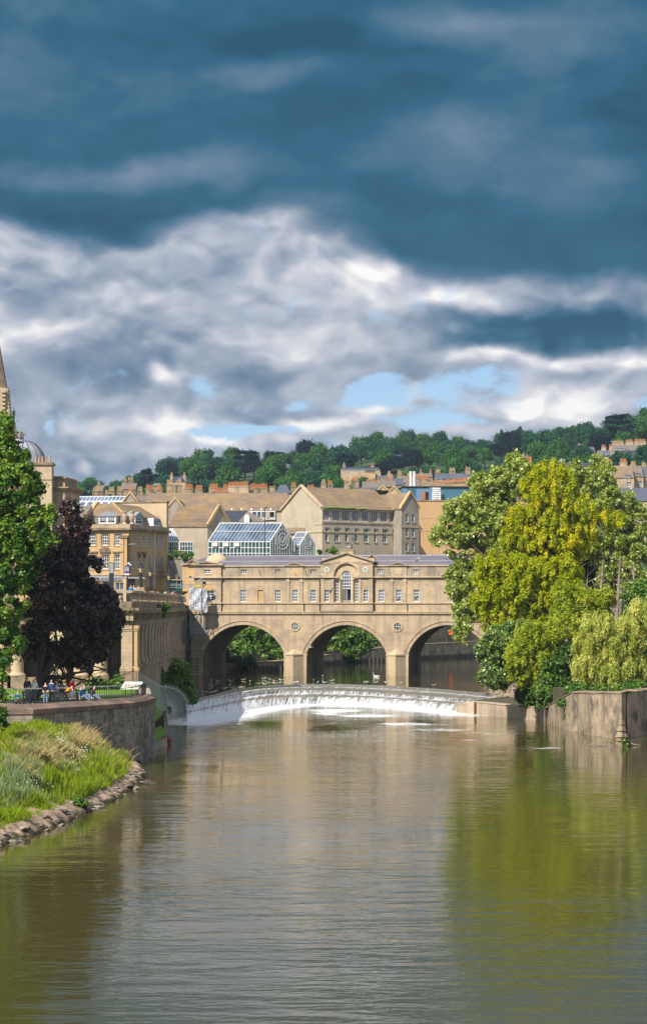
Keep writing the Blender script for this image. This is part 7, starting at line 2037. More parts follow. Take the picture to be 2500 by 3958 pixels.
M['gr_flower'] = leaf('flower_heads', (.7, .7, .66), (.8, .8, .78), (.75, .68, .2), .2, 0)
blades('green_grass', [(150,2830,140,40),(60,2870,70,60),(420,2960,80,50),(380,3000,110,60),(300,3040,90,60,1.3),(210,3010,60,50),(180,3080,70,50),(60,3120,90,70),(470,2900,50,50),(230,2800,60,40),(500,2940,30,30),(20,3000,60,70),(0,3180,50,30),(250,2920,220,120,.5),(120,2860,150,50,2.0),(400,2930,80,50,1.5)], 80000, .50, .020, M['gr_green'], 'bright green long grass on the left bank', seed=6)
blades('dry_grass', [(130,2900,80,50,1.2),(200,2950,80,30,1.0),(310,2840,60,70,1.5),(360,2880,50,50),(280,2920,60,40),(90,2980,80,40),(420,2970,25,30),(500,2930,25,50),(250,2960,230,110,.10)], 20000, .62, .014, M['gr_dry'], 'dry straw coloured grass on the left bank', lean=.5, seed=7)
blades('grey_weeds', [(100,3040,90,70,1.5),(40,3080,60,70),(150,3000,50,50),(490,2910,30,40),(270,3000,40,30),(220,2980,220,120,.4)], 16000, .75, .020, M['gr_grey'], 'tall grey green weeds on the left bank', lean=.18, seed=8)
blades('tall_weeds', [(440,2860,26,30,3),(430,2880,26,30),(230,3060,60,40),(330,3090,30,20),(370,3010,60,50)], 8000, .95, .030, M['gr_green'], 'clump of tall leafy weeds in front of the retaining wall', lean=.15, seed=9)
def flowers():
    g = np.random.default_rng(3); n = 170; V = np.empty((n, 4, 3)); T = g.random(n)*.8; c = 0
    while c < n:
        s = [(300,2900,60,40),(160,3020,60,30),(330,2960,60,20),(230,2850,30,30)][g.integers(4)]
        px, py = s[0]+g.normal()*s[2]*.5, s[1]+g.normal()*s[3]*.5
        for Y in np.arange(96, 156, 1.2):
            p = P(px, py, Y)
            if p.z <= bank_h(p.x, Y)+.6:
                q = np.array(tuple(p)); e = .032; V[c] = [q+(-e,0,0), q+(0,-e,-e*.5), q+(e,0,.0), q+(0,e,e)]; c += 1; break
    o = link(raw_quads('wild_flowers', V, M['gr_flower'], T), 'wild_flowers'); tag(o, kind='stuff', label='tiny white wild flowers scattered in the bank grass', cat='flowers')
flowers()
shrub('waterside_weed', 'bright green leafy weed growing between the stones at the waterline', [(318,3110,20,14),(300,3095,14,10)], 116.5, 14, 8, 1800, .09, 'lf_vine', Vector((-13.0, 116.5, .3)), 101, 'plant')

# ================================================================ people
SKIN = plain('skin', (.62, .36, .25), .6, var=.05); SKIN2 = plain('skin_pale', (.72, .47, .36), .6, var=.05)
CL = {k: plain('cloth_'+k, c, .85, var=.1, scale=9) for k, c in dict(charcoal=(.035,.037,.045), navy=(.02,.06,.16), white=(.75,.74,.74), jeans=(.17,.24,.36), darkjeans=(.03,.05,.10), teal=(.02,.14,.16), black=(.012,.012,.015),
      yellow=(.62,.33,.01), red=(.62,.01,.01), blue=(.03,.18,.42), olive=(.06,.07,.04), lightgrey=(.45,.45,.48), pink=(.55,.25,.25), shoe=(.55,.52,.50)).items()}
HAIR = {k: plain('hair_'+k, c, .7, var=.2, scale=20) for k, c in dict(ginger=(.28,.10,.03), blonde=(.55,.36,.13), auburn=(.35,.13,.05), grey=(.45,.43,.41), dark=(.03,.02,.015), brown=(.10,.05,.03)).items()}
def joints(kind='stand', H=1.72, armL=None, armR=None, lean=0.0):
    s = H/1.75; J = {}
    V_ = lambda x, y, z: Vector((x*s, y*s, z*s))
    if kind == 'sit': base = .52; hipz = .52
    else: hipz = .95
    J['pelvis'] = V_(0, 0, hipz); up = Vector((0, -math.sin(lean), math.cos(lean)))
    p = J['pelvis']
    J['spine'] = p+up*.20*s; J['chest'] = p+up*.40*s; J['neck'] = p+up*.55*s
    hd = up*.5+Vector((0, 0, .5)); hd.normalize()
    J['head'] = J['neck']+hd*.13*s; J['crown'] = J['neck']+hd*.235*s; J['nose'] = J['head']+Vector((0, -.10*s, -.005))
    for sd_, k in ((-1, 'L'), (1, 'R')):
        J['sh'+k] = J['chest']+Vector((sd_*.165*s, 0, .09*s)); a = (armL if k == 'L' else armR)
        if a is None: a = (Vector((sd_*.06, .03, -.27)), Vector((sd_*.01, -.04, -.24)))
        J['el'+k] = J['sh'+k]+Vector(a[0])*s; J['wr'+k] = J['el'+k]+Vector(a[1])*s
        d = Vector(a[1]).normalized(); J['pa'+k] = J['wr'+k]+d*.07*s
        J['hip'+k] = p+V_(sd_*.09, 0, -.05)
        if kind == 'sit':
            J['kn'+k] = J['hip'+k]+V_(sd_*.04, -.42, .02); J['an'+k] = J['kn'+k]+V_(0, .02, -.42); J['to'+k] = J['an'+k]+V_(0, -.16, -.05)
        elif kind == 'lounge':
            J['kn'+k] = J['hip'+k]+V_(sd_*.03, -.30, .22); J['an'+k] = J['kn'+k]+V_(0, -.30, -.30); J['to'+k] = J['an'+k]+V_(0, -.12, .02)
        else:
            w = .035 if sd_ < 0 else -.03
            J['kn'+k] = J['hip'+k]+V_(sd_*.02, -.02+w, -.43); J['an'+k] = J['kn'+k]+V_(sd_*.01, .03-w, -.42); J['to'+k] = J['an'+k]+V_(sd_*.03, -.16, -.04)
    return J, s
BONES = [('pelvis','spine'),('spine','chest'),('chest','neck'),('neck','head'),('head','crown'),('head','nose')]
for k in 'LR': BONES += [('chest','sh'+k),('sh'+k,'el'+k),('el'+k,'wr'+k),('wr'+k,'pa'+k),('pelvis','hip'+k),('hip'+k,'kn'+k),('kn'+k,'an'+k),('an'+k,'to'+k)]
RAD = dict(pelvis=.135, spine=.125, chest=.145, neck=.055, head=.088, crown=.062, nose=.018, sh=.065, el=.043, wr=.030, pa=.034, hip=.095, kn=.062, an=.042, to=.036)
def person(label, loc, rot, top, legs, hair, kind='stand', H=1.72, skin=None, long_sleeve=True, long_hair=False, shoe='shoe', armL=None, armR=None, lean=0.0, bald=False, z_off=0.0, shorts=False, slim=1.0):
    J, s = joints(kind, H, armL, armR, lean)
    r = empty('person', loc[0], loc[1], loc[2], rot, label=label, cat='person')
    names = list(J); idx = {n: i for i, n in enumerate(names)}
    vs = [J[n] for n in names]; es = [(idx[a], idx[b]) for a, b in BONES]; rad = []
    for n in names:
        key = n if n in RAD else n[:-1]; rad.append(RAD[key]*s*slim if key not in ('head','crown','nose') else RAD[key]*s)
    # five fingers on each hand
    for k in 'LR':
        w, pa = J['wr'+k], J['pa'+k]; d = (pa-w).normalized(); sd_ = -1 if k == 'L' else 1
        side = d.cross(Vector((sd_, 0, 0))); side = side.normalized() if side.length > .05 else Vector((0, 1, 0))
        for q, ln in ((-1.5,.055),(-.5,.07),(.5,.066),(1.5,.05)):
            a = pa+side*q*.017*s+d*.03*s; b = a+d*ln*s+Vector((-sd_*.012, 0, 0)); i0 = len(vs); vs += [a, b]; rad += [.0095*s, .0075*s]; es += [(idx['pa'+k], i0), (i0, i0+1)]
        a = pa-d*.03*s-side*.035*s; b = a-side*.02*s+d*.035*s; i0 = len(vs); vs += [a, b]; rad += [.011*s, .008*s]; es += [(idx['pa'+k], i0), (i0, i0+1)]
    me = bpy.data.meshes.new('skel'); me.from_pydata([tuple(v) for v in vs], es, [])
    o = bpy.data.objects.new('skel', me); COL.objects.link(o)
    md = o.modifiers.new('skin', 'SKIN'); sub = o.modifiers.new('sub', 'SUBSURF'); sub.levels = 1; sub.render_levels = 1
    if not me.skin_vertices: me.skin_vertices.new()
    sv = me.skin_vertices[0].data
    for i, q in enumerate(rad):
        f = 1.0
        sv[i].radius = (q, q*(.72 if i < len(names) and names[i] in ('pelvis','spine','chest') else 1)); sv[i].use_root = (i == 0)
    dg = bpy.context.evaluated_depsgraph_get(); dg.update()
    em = bpy.data.meshes.new_from_object(o.evaluated_get(dg)); bpy.data.objects.remove(o)
    em.name = 'body'; em.materials.clear(); em.materials.append(skin or SKIN)
    for p_ in em.polygons: p_.use_smooth = True
    # rest on the ground
    lo = min(v.co.z for v in em.vertices) if kind == 'stand' else 0
    for v in em.vertices: v.co.z += -lo + z_off
    b = bpy.data.objects.new('body', em); COL.objects.link(b); b.parent = r
    # nearest bone for each vertex
    A = [J[a] for a, _ in BONES]; B_ = [J[c] for _, c in BONES]; off = Vector((0, 0, -lo+z_off))
    def near(co):
        best = (9, None)
        for (a, c), p, q in zip(BONES, A, B_):
            p2, q2 = p+off, q+off; d = q2-p2; t = max(0, min(1, (co-p2).dot(d)/d.length_squared)); dist = (co-(p2+d*t)).length - .5*RAD.get(a, RAD.get(a[:-1], .05))
            if dist < best[0]: best = (dist, (a, c, t))
        return best[1]
    nb = [near(v.co) for v in em.vertices]
    def garment(name, test, mat, grow):
        keep = [f for f in em.polygons if all(test(nb[i], em.vertices[i].co) for i in f.vertices)]
        if not keep: return
        mp = {}; vv = []; ff = []
        for f in keep:
            row = []
            for i in f.vertices:
                if i not in mp: mp[i] = len(vv); vv.append(tuple(em.vertices[i].co + em.vertices[i].normal*grow))
                row.append(mp[i])
            ff.append(row)
        m2 = bpy.data.meshes.new(name); m2.from_pydata(vv, [], ff); m2.materials.append(mat)
        for p_ in m2.polygons: p_.use_smooth = True
        g = bpy.data.objects.new(name, m2); COL.objects.link(g); g.parent = r; return g
    def t_top(n, co):
        a, c, t = n
        if a in ('spine', 'chest') or (a == 'pelvis' and c == 'spine'): return not (c == 'neck' and t > .75)
        if a[:2] == 'sh': return True
        if a[:2] == 'el': return long_sleeve and t < .92
        return False
    def t_leg(n, co):
        a, c, t = n
        if a == 'pelvis' and c != 'spine' or a[:3] == 'hip': return True
        if a == 'pelvis': return t < .3
        return a[:2] == 'kn' and not shorts
    garment('top', t_top, CL[top], .016*s); garment('trousers', t_leg, CL[legs], .014*s)
    garment('shoes', lambda n, co: n[0][:2] == 'an', CL[shoe], .010*s)
    hc = J['head']+off
    garment('hair', lambda n, co: n[0] in ('head',) and n[1] == 'crown' and (co.z > hc.z+(.055 if bald else .02)*s and (co.y > hc.y-.045 or co.z > hc.z+.07*s)) or (n[0] in ('head', 'neck') and co.y > hc.y+.01 and co.z > hc.z-.06*s), HAIR[hair], .016*s)
    if long_hair:
        m = MB(); m.lathe([(.03,-.34*s),(.10*s,-.27*s),(.115*s,-.1*s),(.105*s,.02*s),(.05*s,.10*s)], (hc.x, hc.y+.055*s, hc.z), 12, 1.0, .62); m.build('long_hair', HAIR[hair], r, smooth=True)
    for sx in (-.03, .03):
        m = MB(); m.lathe([(.004,-.008),(.010,0),(.004,.008)], (hc.x+sx*s, hc.y-.083*s, hc.z+.012*s), 6); m.build('eye', M['black'], r)
    return r
def gpos(px, py, z=4.15): q = PZ(px, py, z); return (q.x, q.y, z)
def benches():
    def bench(px0, px1, py, label):
        a, b = Vector(gpos(px0, py)), Vector(gpos(px1, py)); L_ = (b-a).length
        r = empty('park_bench', a.x, a.y, 4.18, math.atan2(b.y-a.y, b.x-a.x), label=label, cat='bench', group='black slatted park benches')
        for z, y in ((.46,-.0),(.46,.13),(.46,.26),(.46,.39)):
            m = MB(); m.box(0, L_, y, y+.1, 4.18+z-.03, 4.18+z); m.build('seat_slat', M['black'], r)
        for z in (.60,.74,.88): m = MB(); m.box(0, L_, -.06, -.02, 4.18+z, 4.18+z+.10); m.build('back_slat', M['black'], r)
        for x in (.08, L_/2, L_-.16):
            m = MB(); m.box(x, x+.08, -.02, .05, 4.18, 5.14); m.build('leg', M['black'], r)
            m = MB(); m.box(x, x+.08, .42, .49, 4.18, 4.62); m.build('leg', M['black'], r)
        return r
    bench(84, 143, 2727, 'shorter black slatted bench just right of the big tree trunk')
    bench(203, 302, 2733, 'longer black slatted bench behind the yellow coated figure')
benches()
def people():
    P_ = person; up = lambda x, y, z: Vector((x, y, z))
    P_('seated man in teal shirt holding a black bag beside the tree trunk', gpos(68, 2742), .2, 'teal', 'black', 'ginger', 'sit', 1.72, armR=(up(.04,-.08,-.26), up(-.14,-.18,.0)), armL=(up(-.04,-.08,-.26), up(.14,-.18,.0)))
    P_('man seen from behind in a charcoal jumper and light jeans', gpos(106, 2716), 2.9, 'charcoal', 'jeans', 'ginger', 'stand', 1.82)
    P_('blonde woman in a white t-shirt standing beside the man in charcoal', gpos(133, 2716), .1, 'white', 'darkjeans', 'blonde', 'stand', 1.68, long_sleeve=False, long_hair=True, skin=SKIN2)
    P_('woman with long auburn hair in a black top and pale blue jeans', gpos(176, 2732), .15, 'black', 'jeans', 'auburn', 'stand', 1.66, long_sleeve=False, long_hair=True, skin=SKIN2, armL=(up(-.05,-.02,-.26), up(.10,-.16,-.14)), armR=(up(.05,-.02,-.26), up(-.10,-.16,-.14)))
    P_('tall bald man in a navy jumper and grey jeans', gpos(199, 2731), .0, 'navy', 'darkjeans', 'grey', 'stand', 1.86, bald=True)
    P_('blonde woman in a grey top sitting in profile behind the bench', gpos(220, 2712), 1.2, 'lightgrey', 'white', 'blonde', 'sit', 1.68, long_hair=True, long_sleeve=False, armR=(up(.05,-.12,-.2), up(0,-.22,.02)), z_off=.1)
    P_('figure in a mustard yellow coat bending over the bench', gpos(250, 2717), 1.35, 'yellow', 'darkjeans', 'grey', 'sit', 1.75, lean=1.0, z_off=.2, slim=1.2)
    P_('standing person in a red jacket with dark hair', gpos(277, 2714), 2.6, 'red', 'black', 'dark', 'stand', 1.72)
    P_('grey haired person sitting low on the longer bench below the red jacket', gpos(281, 2728), 3.0, 'lightgrey', 'black', 'grey', 'sit', 1.6)
    P_('dark haired woman in a blue top sitting on the ground by the railing', gpos(312, 2731), 1.3, 'blue', 'jeans', 'dark', 'lounge', 1.7, z_off=-.33, long_sleeve=False)
    P_('man in a blue patterned shirt sitting behind the dark haired woman', gpos(324, 2728), 1.2, 'blue', 'jeans', 'brown', 'lounge', 1.78, z_off=-.33, long_sleeve=False)
    P_('person in an olive jacket sitting on the wall edge looking down', gpos(357, 2727), 1.1, 'olive', 'jeans', 'dark', 'lounge', 1.7, z_off=-.33, lean=.25)
    P_('person at the left picture edge half hidden by the tree trunk', gpos(2, 2724), .6, 'charcoal', 'black', 'ginger', 'stand', 1.7)
    # heads and shoulders along the street balustrade
    for px, Y, t, h, kind, lb, rot in ((506, 188.5, 'blue', 'brown', 'stand', 'man in a mid blue shirt at the corner of the street balustrade', .0), (517, 189.5, 'white', 'grey', 'stand', 'person in white leaning right beside the man in blue', .5), (534, 190.0, 'white', 'blonde', 'stand', 'person in a white top next to the nearest street lamp', .8),
            (562, 199, 'olive', 'dark', 'stand', 'dark haired head just right of the nearest street lamp', 2.5), (611, 214, 'pink', 'brown', 'stand', 'ruddy faced head between two stone urns', .3), (637, 226, 'lightgrey', 'ginger', 'stand', 'red haired person right of the large urn', -.4),
            (668, 246, 'pink', 'ginger', 'stand', 'person in pink close to the parked pale car', .2), (681, 252, 'white', 'blonde', 'stand', 'person in white among the urns near the scaffold', .2)):
        Y = (17.75 if px < 620 else 18.4)*FP/(1250-px)
        x = (px-1250)/FP*Y
        P_(lb, (x, Y, 11.4), rot, t, 'darkjeans', h, 'stand', 1.72)
people()

# ================================================================ birds
WHT = plain('gull_white', (.72, .70, .68), .7, var=.05); GRY = plain('gull_grey', (.38, .38, .40), .7, var=.1); BRN = plain('gull_brown', (.42, .34, .27), .8, var=.2, scale=20)
BEAK = plain('beak_yellow', (.65, .40, .03), .5)
def bird_proto(name, body, wing, L_=.5, swan=False, duck=False):
    r = empty(name); parts = []
    m = MB(); pts = [Vector((-.5,0,.30)),Vector((-.42,0,.29)),Vector((-.2,0,.24)),Vector((.05,0,.24)),Vector((.22,0,.28)),Vector((.30,0,.36)),Vector((.34,0,.43)),Vector((.40,0,.44)),Vector((.44,0,.43))]
    rs = [.015,.05,.10,.115,.095,.055,.06,.055,.02]
    if swan:
        pts = [Vector((-.75,0,.30)),Vector((-.55,0,.22)),Vector((-.2,0,.16)),Vector((.2,0,.16)),Vector((.42,0,.24)),Vector((.50,0,.48)),Vector((.44,0,.72)),Vector((.50,0,.88)),Vector((.60,0,.88)),Vector((.68,0,.85))]
        rs = [.03,.13,.2,.2,.13,.06,.05,.055,.06,.03]
    m.tube([p*L_/.5*.62 for p in pts], [q*L_/.5*.62 for q in rs], 10); parts.append(('body', m, body))
    k = L_/.5*.62
    for s in (-1, 1):
        m = MB(); m.add([(.16*k,s*.10*k,.33*k),(-.1*k,s*.135*k,.36*k),(-.55*k,s*.03*k,.31*k),(-.2*k,s*.125*k,.22*k),(.1*k,s*.12*k,.22*k),(-.1*k,s*.09*k,.36*k)], [(0,1,2,3,4),(0,5,2,1)]); parts.append(('wing', m, wing))
    m = MB(); e = pts[-1]*k; m.bar((e.x-.02*k, 0, e.z), (e.x+.10*k, 0, e.z-.02*k), .022*k, 5, .006); parts.append(('beak', m, BEAK))
    if not swan and not duck:
        for s in (-1, 1): m = MB(); m.bar((.0,s*.04*k,.0),(.0,s*.04*k,.16*k),.012*k,4); parts.append(('leg', m, BEAK))
    for nme, mb, mat in parts: mb.build(nme, mat, r, smooth=(nme == 'body'))
    return r
def copy_tree(o, loc, rz, label, group=None, scale=1.0):
    c = o.copy(); COL.objects.link(c); c.location = loc; c.rotation_euler = (0, 0, rz); c.scale = (scale,)*3; c['label'] = label
    if group: c['group'] = group
    for ch in o.children:
        d = ch.copy(); COL.objects.link(d); d.parent = c
    return c
def birds():
    ORD = ['leftmost','second','third','fourth','fifth','sixth','seventh','eighth','ninth','tenth','eleventh','twelfth','thirteenth','fourteenth','fifteenth','sixteenth','seventeenth','eighteenth','nineteenth','twentieth','twenty-first','twenty-second','twenty-third','twenty-fourth']
    gw = bird_proto('gull', WHT, GRY, .58); gb = bird_proto('gull', BRN, BRN, .58); sw = bird_proto('swan', WHT, WHT, .56, swan=True); dk = bird_proto('duck', plain('duck_brown', (.05,.04,.03), .8), M['bark'], .42, duck=True)
    used = {id(gw): False, id(gb): False}
    def put(pr, px, py, z, rz, label, grp, cat='bird', sink=0.0):
        q = PZ(px, py, z); 
        if not used.get(id(pr)): 
            pr.location = (q.x, q.y, z-sink); pr.rotation_euler = (0,0,rz); tag(pr, label, cat, grp); used[id(pr)] = True; return pr
        return copy_tree(pr, (q.x, q.y, z-sink), rz, label, grp)
    k = .3945
    crest = [(281,256,1),(316,247,0),(350,240,1),(425,212,0),(518,203,1),(520,215,0),(575,205,1),(598,200,1),(762,165,1),(818,168,0),(858,158,1),(922,158,0),(1100,155,0),(1125,150,0),(1140,155,0),(1337,152,0),(1405,152,0)]
    for i, (x, y, b) in enumerate(crest):
        side = 'brown mottled' if b else 'white'
        put(gb if b else gw, 700+x*k, 2580+(y+6)*k+1.5, UP+.02, random.choice((.2, 2.9, 3.3, -.4, 1.2)), f'{side} gull, {ORD[i]} from the left along the weir crest', 'gulls on the weir crest')
    far = [(1412,2645,0),(1418,2643,1),(1452,2645,0),(1494,2646,0),(1545,2648,0),(1677,2656,1)]
    for i, (x, y, b) in enumerate(far):
        put(gb if b else gw, x, y-1, UP+.02, random.choice((.2, 2.9)), f'{"brown" if b else "white"} gull right of the notch, {ORD[i]} on the right half of the crest', 'gulls on the weir crest')
    swim = [(295,185,0),(360,135,0),(294,130,0),(140,235,0),(224,242,0),(612,122,1),(675,140,0),(811,110,0),(855,115,1),(868,125,0),(913,132,1),(979,125,0),(472,170,1),(1298,128,1),(1387,88,0),(1475,132,0)]
    for i, (x, y, b) in enumerate(swim):
        put(gb if b else gw, 700+x*k, 2580+(y+8)*k, UP, random.choice((.2, 2.9, 1.5)), f'{"brown" if b else "white"} gull floating above the weir, number {i+1} from the left'.replace('number 1 ', 'leftmost ').replace(f'number {i+1} ', ORD[i]+' ') , 'gulls swimming above the weir', sink=.06)
    sw_ = PZ(1453, 2617, UP); sw.location = (sw_.x, sw_.y, UP-.05); sw.rotation_euler = (0,0,3.0); tag(sw, 'white swan with raised neck swimming under the middle arch', 'swan')
    first = True
    for px, py, lb in ((1331, 2604, 'left dark duck swimming beyond the middle arch'), (1477, 2604, 'right dark duck swimming beyond the swan'), (1342, 2613, 'small duck low on the water left of the swan')):
        q = PZ(px, py, UP)
        if first: dk.location = (q.x, q.y, UP-.04); tag(dk, lb, 'duck', 'ducks above the weir'); first = False
        else: copy_tree(dk, (q.x, q.y, UP-.04), 1.0+px, lb, 'ducks above the weir')
    # roof birds
    q = P(1341, 2122, 299.5); copy_tree(gw, (q.x, q.y+.2, BR.z(2125, BR.u(1341))+.02), .2, 'white gull standing on the chimney block above the central pediment', None, 1.4)
    for px, py, Y, lb in ((1612,2164,299,'left white gull on the bridge roof gutter'),(1618,2164,299,'right white gull on the bridge roof gutter'),(1237,2231,299.5,'white gull on the cornice left of the central arch'),(1243,2231,299.5,'grey gull on the cornice beside the white one'),(1483,2230,297.5,'pale gull on the cornice below the right attic window'),(1554,2227,297.2,'pale gull on the cornice under the right small pediment')):
        q = P(px, py, Y); copy_tree(gw, (q.x, q.y-(.4 if py > 2200 else -2.9), q.z), .3, lb, 'gulls perched on the bridge', 1.1)
    # flying gulls
    def flying(px, py, Y, rz, span, label, b=0, lift=.25):
        q = P(px, py, Y); r = empty('gull', q.x, q.y, q.z, rz, label=label, cat='bird', group='gulls in flight')
        m = MB(); m.tube([(v[0]*.9, 0, v[1]) for v in ((-.34,.0),(-.25,.0),(-.05,-.01),(.12,0),(.22,.03),(.30,.03),(.36,.02))], [.02,.05,.075,.07,.05,.045,.01], 8)
        m.v = [(x, y, z+q.z) for x, y, z in m.v]; m.build('body', BRN if b else WHT, r, smooth=True)
        for s in (-1, 1):
            m = MB(); h = span/2
            m.add([(.10,s*.05,q.z),(.16,s*h*.45,q.z+lift*.8),(-.10,s*h,q.z+lift*.7),(-.12,s*h*.5,q.z+lift*.62),(-.12,s*.05,q.z+.0)], [(0,1,3,4),(1,2,3)]); m.build('wing', BRN if b else GRY, r)
        m = MB(); m.bar((.32,0,q.z+.02),(.39,0,q.z+.01),.014,5,.004); m.build('beak', BEAK, r)
    flying(253, 2600, 176, 1.75, 1.15, 'white gull gliding in front of the colonnade', 0, .12)
    flying(1202, 2503, 298, .5, 1.3, 'white gull flying in front of the middle arch', 0, .2)
    flying(893, 2636, 275, 1.2, 1.2, 'brown gull with spread wings landing above the weir', 1, .35)
birds()

# ================================================================ railings and the fan
def railings():
    fp = M['fence_paint']
    a = P(517, 2596, 187.5); a_b = Vector((a.x, a.y, 4.1)); c = P(614, 2655, 201); 
    r = empty('fan_railing', c.x, c.y, 1.2, label='pale vertical bar railing ending in a semicircular fan of spikes over the water', cat='railing')
    O = Vector((c.x, c.y, 0)); n = 27
    top = MB(); 
    e = P(648, 2656, 204)
    A = a-O; Cc = c-O; E = e-O
    top.bar(A, Cc, .035, 5); top.bar(Cc, E, .035, 5)
    for i in range(n):
        t = i/(n-1); p = A.lerp(Cc, t); zb = 4.1+(1.5-4.1)*min(1, t*1.1)
        m = MB(); m.bar((p.x, p.y, zb), (p.x, p.y, p.z+.22), .034, 4); m.build('bar', fp, r)
    # fan
    Yf = 204.0; ctr = P(648, 2738, Yf); Rr = 79/FP*Yf; r0 = .25
    d = ctr-O; arcp = []
    for i in range(44):
        t = math.pi*.5 - (math.pi*1.02)*i/43 + .10
        dx, dz = math.cos(t), math.sin(t)
        ex = 1.0
        p0 = Vector((d.x+dx*r0, d.y, d.z+dz*r0-.2)); p1 = Vector((d.x+dx*(Rr+.28)*.98, d.y, d.z+dz*(Rr+.28)))
        m = MB(); m.bar(p0, p1, .030, 4); m.build('spoke', fp, r); arcp.append(Vector((d.x+dx*Rr*.98, d.y, d.z+dz*Rr)))
    m = MB(); m.tube(arcp, .05, 5); m.build('hoop', fp, r); top.build('top_rail', fp, r)
    for i in range(8):
        t = (i+.5)/8; p = Cc.lerp(E, t); m = MB(); m.bar((p.x, p.y, 1.4), (p.x, p.y, p.z+.2), .034, 4); m.build('bar', fp, r)
    m = MB(); m.bar((d.x-.05, d.y, .7), (d.x-.05, d.y, d.z+.1), .05, 6); m.build('post', fp, r)
    # handrail hoop and steps down the slope
    p0, p1, p2 = P(630, 2780, 193), P(630, 2716, 193), P(660, 2765, 197)
    r = empty('handrail', p0.x, p0.y, .8, label='bent tubular handrail running down beside the fan railing', cat='handrail')
    o = Vector((p0.x, p0.y, 0)); m = MB(); m.tube([Vector((0,0,.8)), p1-o-Vector((0,0,.15)), p1-o+Vector((.06,0,0)), p1-o+Vector((.15,0,-.1)), p2-o], .045, 6); m.build('rail', M['steel'], r)
    # dark fence panel above the low quay
    r = empty('slatted_fence', *tuple(PZ(594, 2860, .86))[:2], .86, label='short dark slatted fence on top of the low quay wall', cat='fence')
    o = Vector((r.location.x, r.location.y, 0)); p = [PZ(595, 2858, .9)-o, PZ(632, 2832, .9)-o]
    for i in range(15):
        t = i/14; q = p[0].lerp(p[1], t); m = MB(); m.box(q.x-.05, q.x+.05, q.y-.03, q.y+.03, .86, 2.15+.25*t); m.build('slat', M['black'], r)
    m = MB(); m.bar((p[0].x,p[0].y,2.1),(p[1].x,p[1].y,2.35),.03); m.bar((p[0].x,p[0].y,1.1),(p[1].x,p[1].y,1.15),.03); m.build('rail', M['black'], r)
    # railing behind the benches
    def rail(name, pts, h, step, mat, label, tm=None, rr=.02):
        V = [Vector(p) for p in pts]; r = empty(name, V[0].x, V[0].y, V[0].z, label=label, cat='railing'); o = Vector((V[0].x, V[0].y, 0))
        t = MB(); b = MB(); n = 0
        for p, q in zip(V[:-1], V[1:]):
            t.bar(p-o+Vector((0,0,h)), q-o+Vector((0,0,h)), .035, 5); b.bar(p-o+Vector((0,0,.15)), q-o+Vector((0,0,.15)), .02, 4)
        t.build('top_rail', tm or mat, r); b.build('bottom_rail', mat, r)
        L_ = sum((q-p).length for p, q in zip(V[:-1], V[1:])); cnt = int(L_/step); cnt = min(cnt, 95)
        for p, q in zip(V[:-1], V[1:]):
            k = max(1, round(cnt*(q-p).length/L_))
            for i in range(k):
                x = p.lerp(q, i/k)-o; m = MB(); m.bar(x, x+Vector((0,0,h)), rr, 4); m.build('bar', mat, r)
        return r
    G = lambda px, py: Vector(gpos(px, py, 4.18))
    rail('park_railing', [G(40, 2719), G(180, 2716), G(360, 2709), G(470, 2704), G(540, 2698)], 1.02, .22, M['black'], 'long black railing with a pale top rail along the far side of the path', M['white'], .013)
    fr = []
    for px, Y, z in ((125, 142.8, 4.55), (250, 146, 4.55), (400, 149.5, 4.6), (500, 152.0, 4.6), (543, 155.5, 4.65), (562, 159.5, 4.65)):
        fr.append(((px-1250)/FP*Y, Y+.75, z))
    rail('wall_railing', fr, .78, .26, M['black'], 'black railing standing on the sloping coping of the river wall', None, .015)
    # information board
    b = P(505, 2700, 160); r = empty('information_board', b.x, b.y, 4.2, R(-6), label='pale slanted information board at the corner of the terrace', cat='sign')
    m = MB(); m.add([(-.72,-.25,5.0),(.6,-.25,5.0),(.85,.35,5.5),(-.47,.35,5.5),(-.72,-.25,5.04),(.6,-.25,5.04),(.85,.35,5.54),(-.47,.35,5.54)], [(0,3,2,1),(4,5,6,7),(0,1,5,4),(1,2,6,5),(2,3,7,6),(3,0,4,7)]); bd = m.build('board', plain('board_print', (.78,.80,.74), .5, c2=(.60,.66,.56), scale=5), r)
    for i in range(5):
        m = MB(); x0 = -.5+i*.24; m.add([(x0,-.1,5.172),(x0+.18,-.1,5.172),(x0+.28,.16,5.39),(x0+.10,.16,5.39)], [(0,1,2,3)]); m.build('picture', M['grey_wall'], bd)
    for x in (-.4, .5): m = MB(); m.bar((x, .1, 4.2), (x, .1, 5.2), .04, 5); m.build('post', M['iron'], r)
    # small orange buoy on the quay
    q = g(655, 2876); r = empty('buoy', q[0], q[1], .0, label='rust red mooring buoy at the corner of the low quay', cat='buoy')
    m = MB(); m.lathe([(.05,-.02),(.22,.1),(.27,.28),(.2,.46),(.05,.54)], (0, 0, .05), 14); m.build('ball', plain('buoy_red', (.35,.09,.05), .5), r, smooth=True); m = MB(); m.bar((-.2,.3,.6),(-.02,0,.5),.02); m.build('chain', M['iron'], r)
    # driftwood
    q = PZ(2380, 2884, 0); r = empty('driftwood', q.x, q.y, 0, label='pale dead branch floating in front of the bastion', cat='branch')
    for i, (a, b, c) in enumerate(((-2.2,.15,.1),(-1.7,.0,-.3),(.1,.3,.35),(.4,.12,-.2))):
        m = MB(); m.tube([(a, c, .02), (a+.7, c+.2, b+.05), (a+1.5, c-.1, .06)], [.05, .04, .02], 5); m.build('limb', M['bark_pale'], r)
    q = PZ(2425, 2885, 0); shrub('waterside_weed', 'bright weed growing out of the floating branch', [(2418,2870,14,14)], q.y, 8, 7, 500, .1, 'lf_vine', Vector((q.x, q.y, 0)), 120, 'plant')
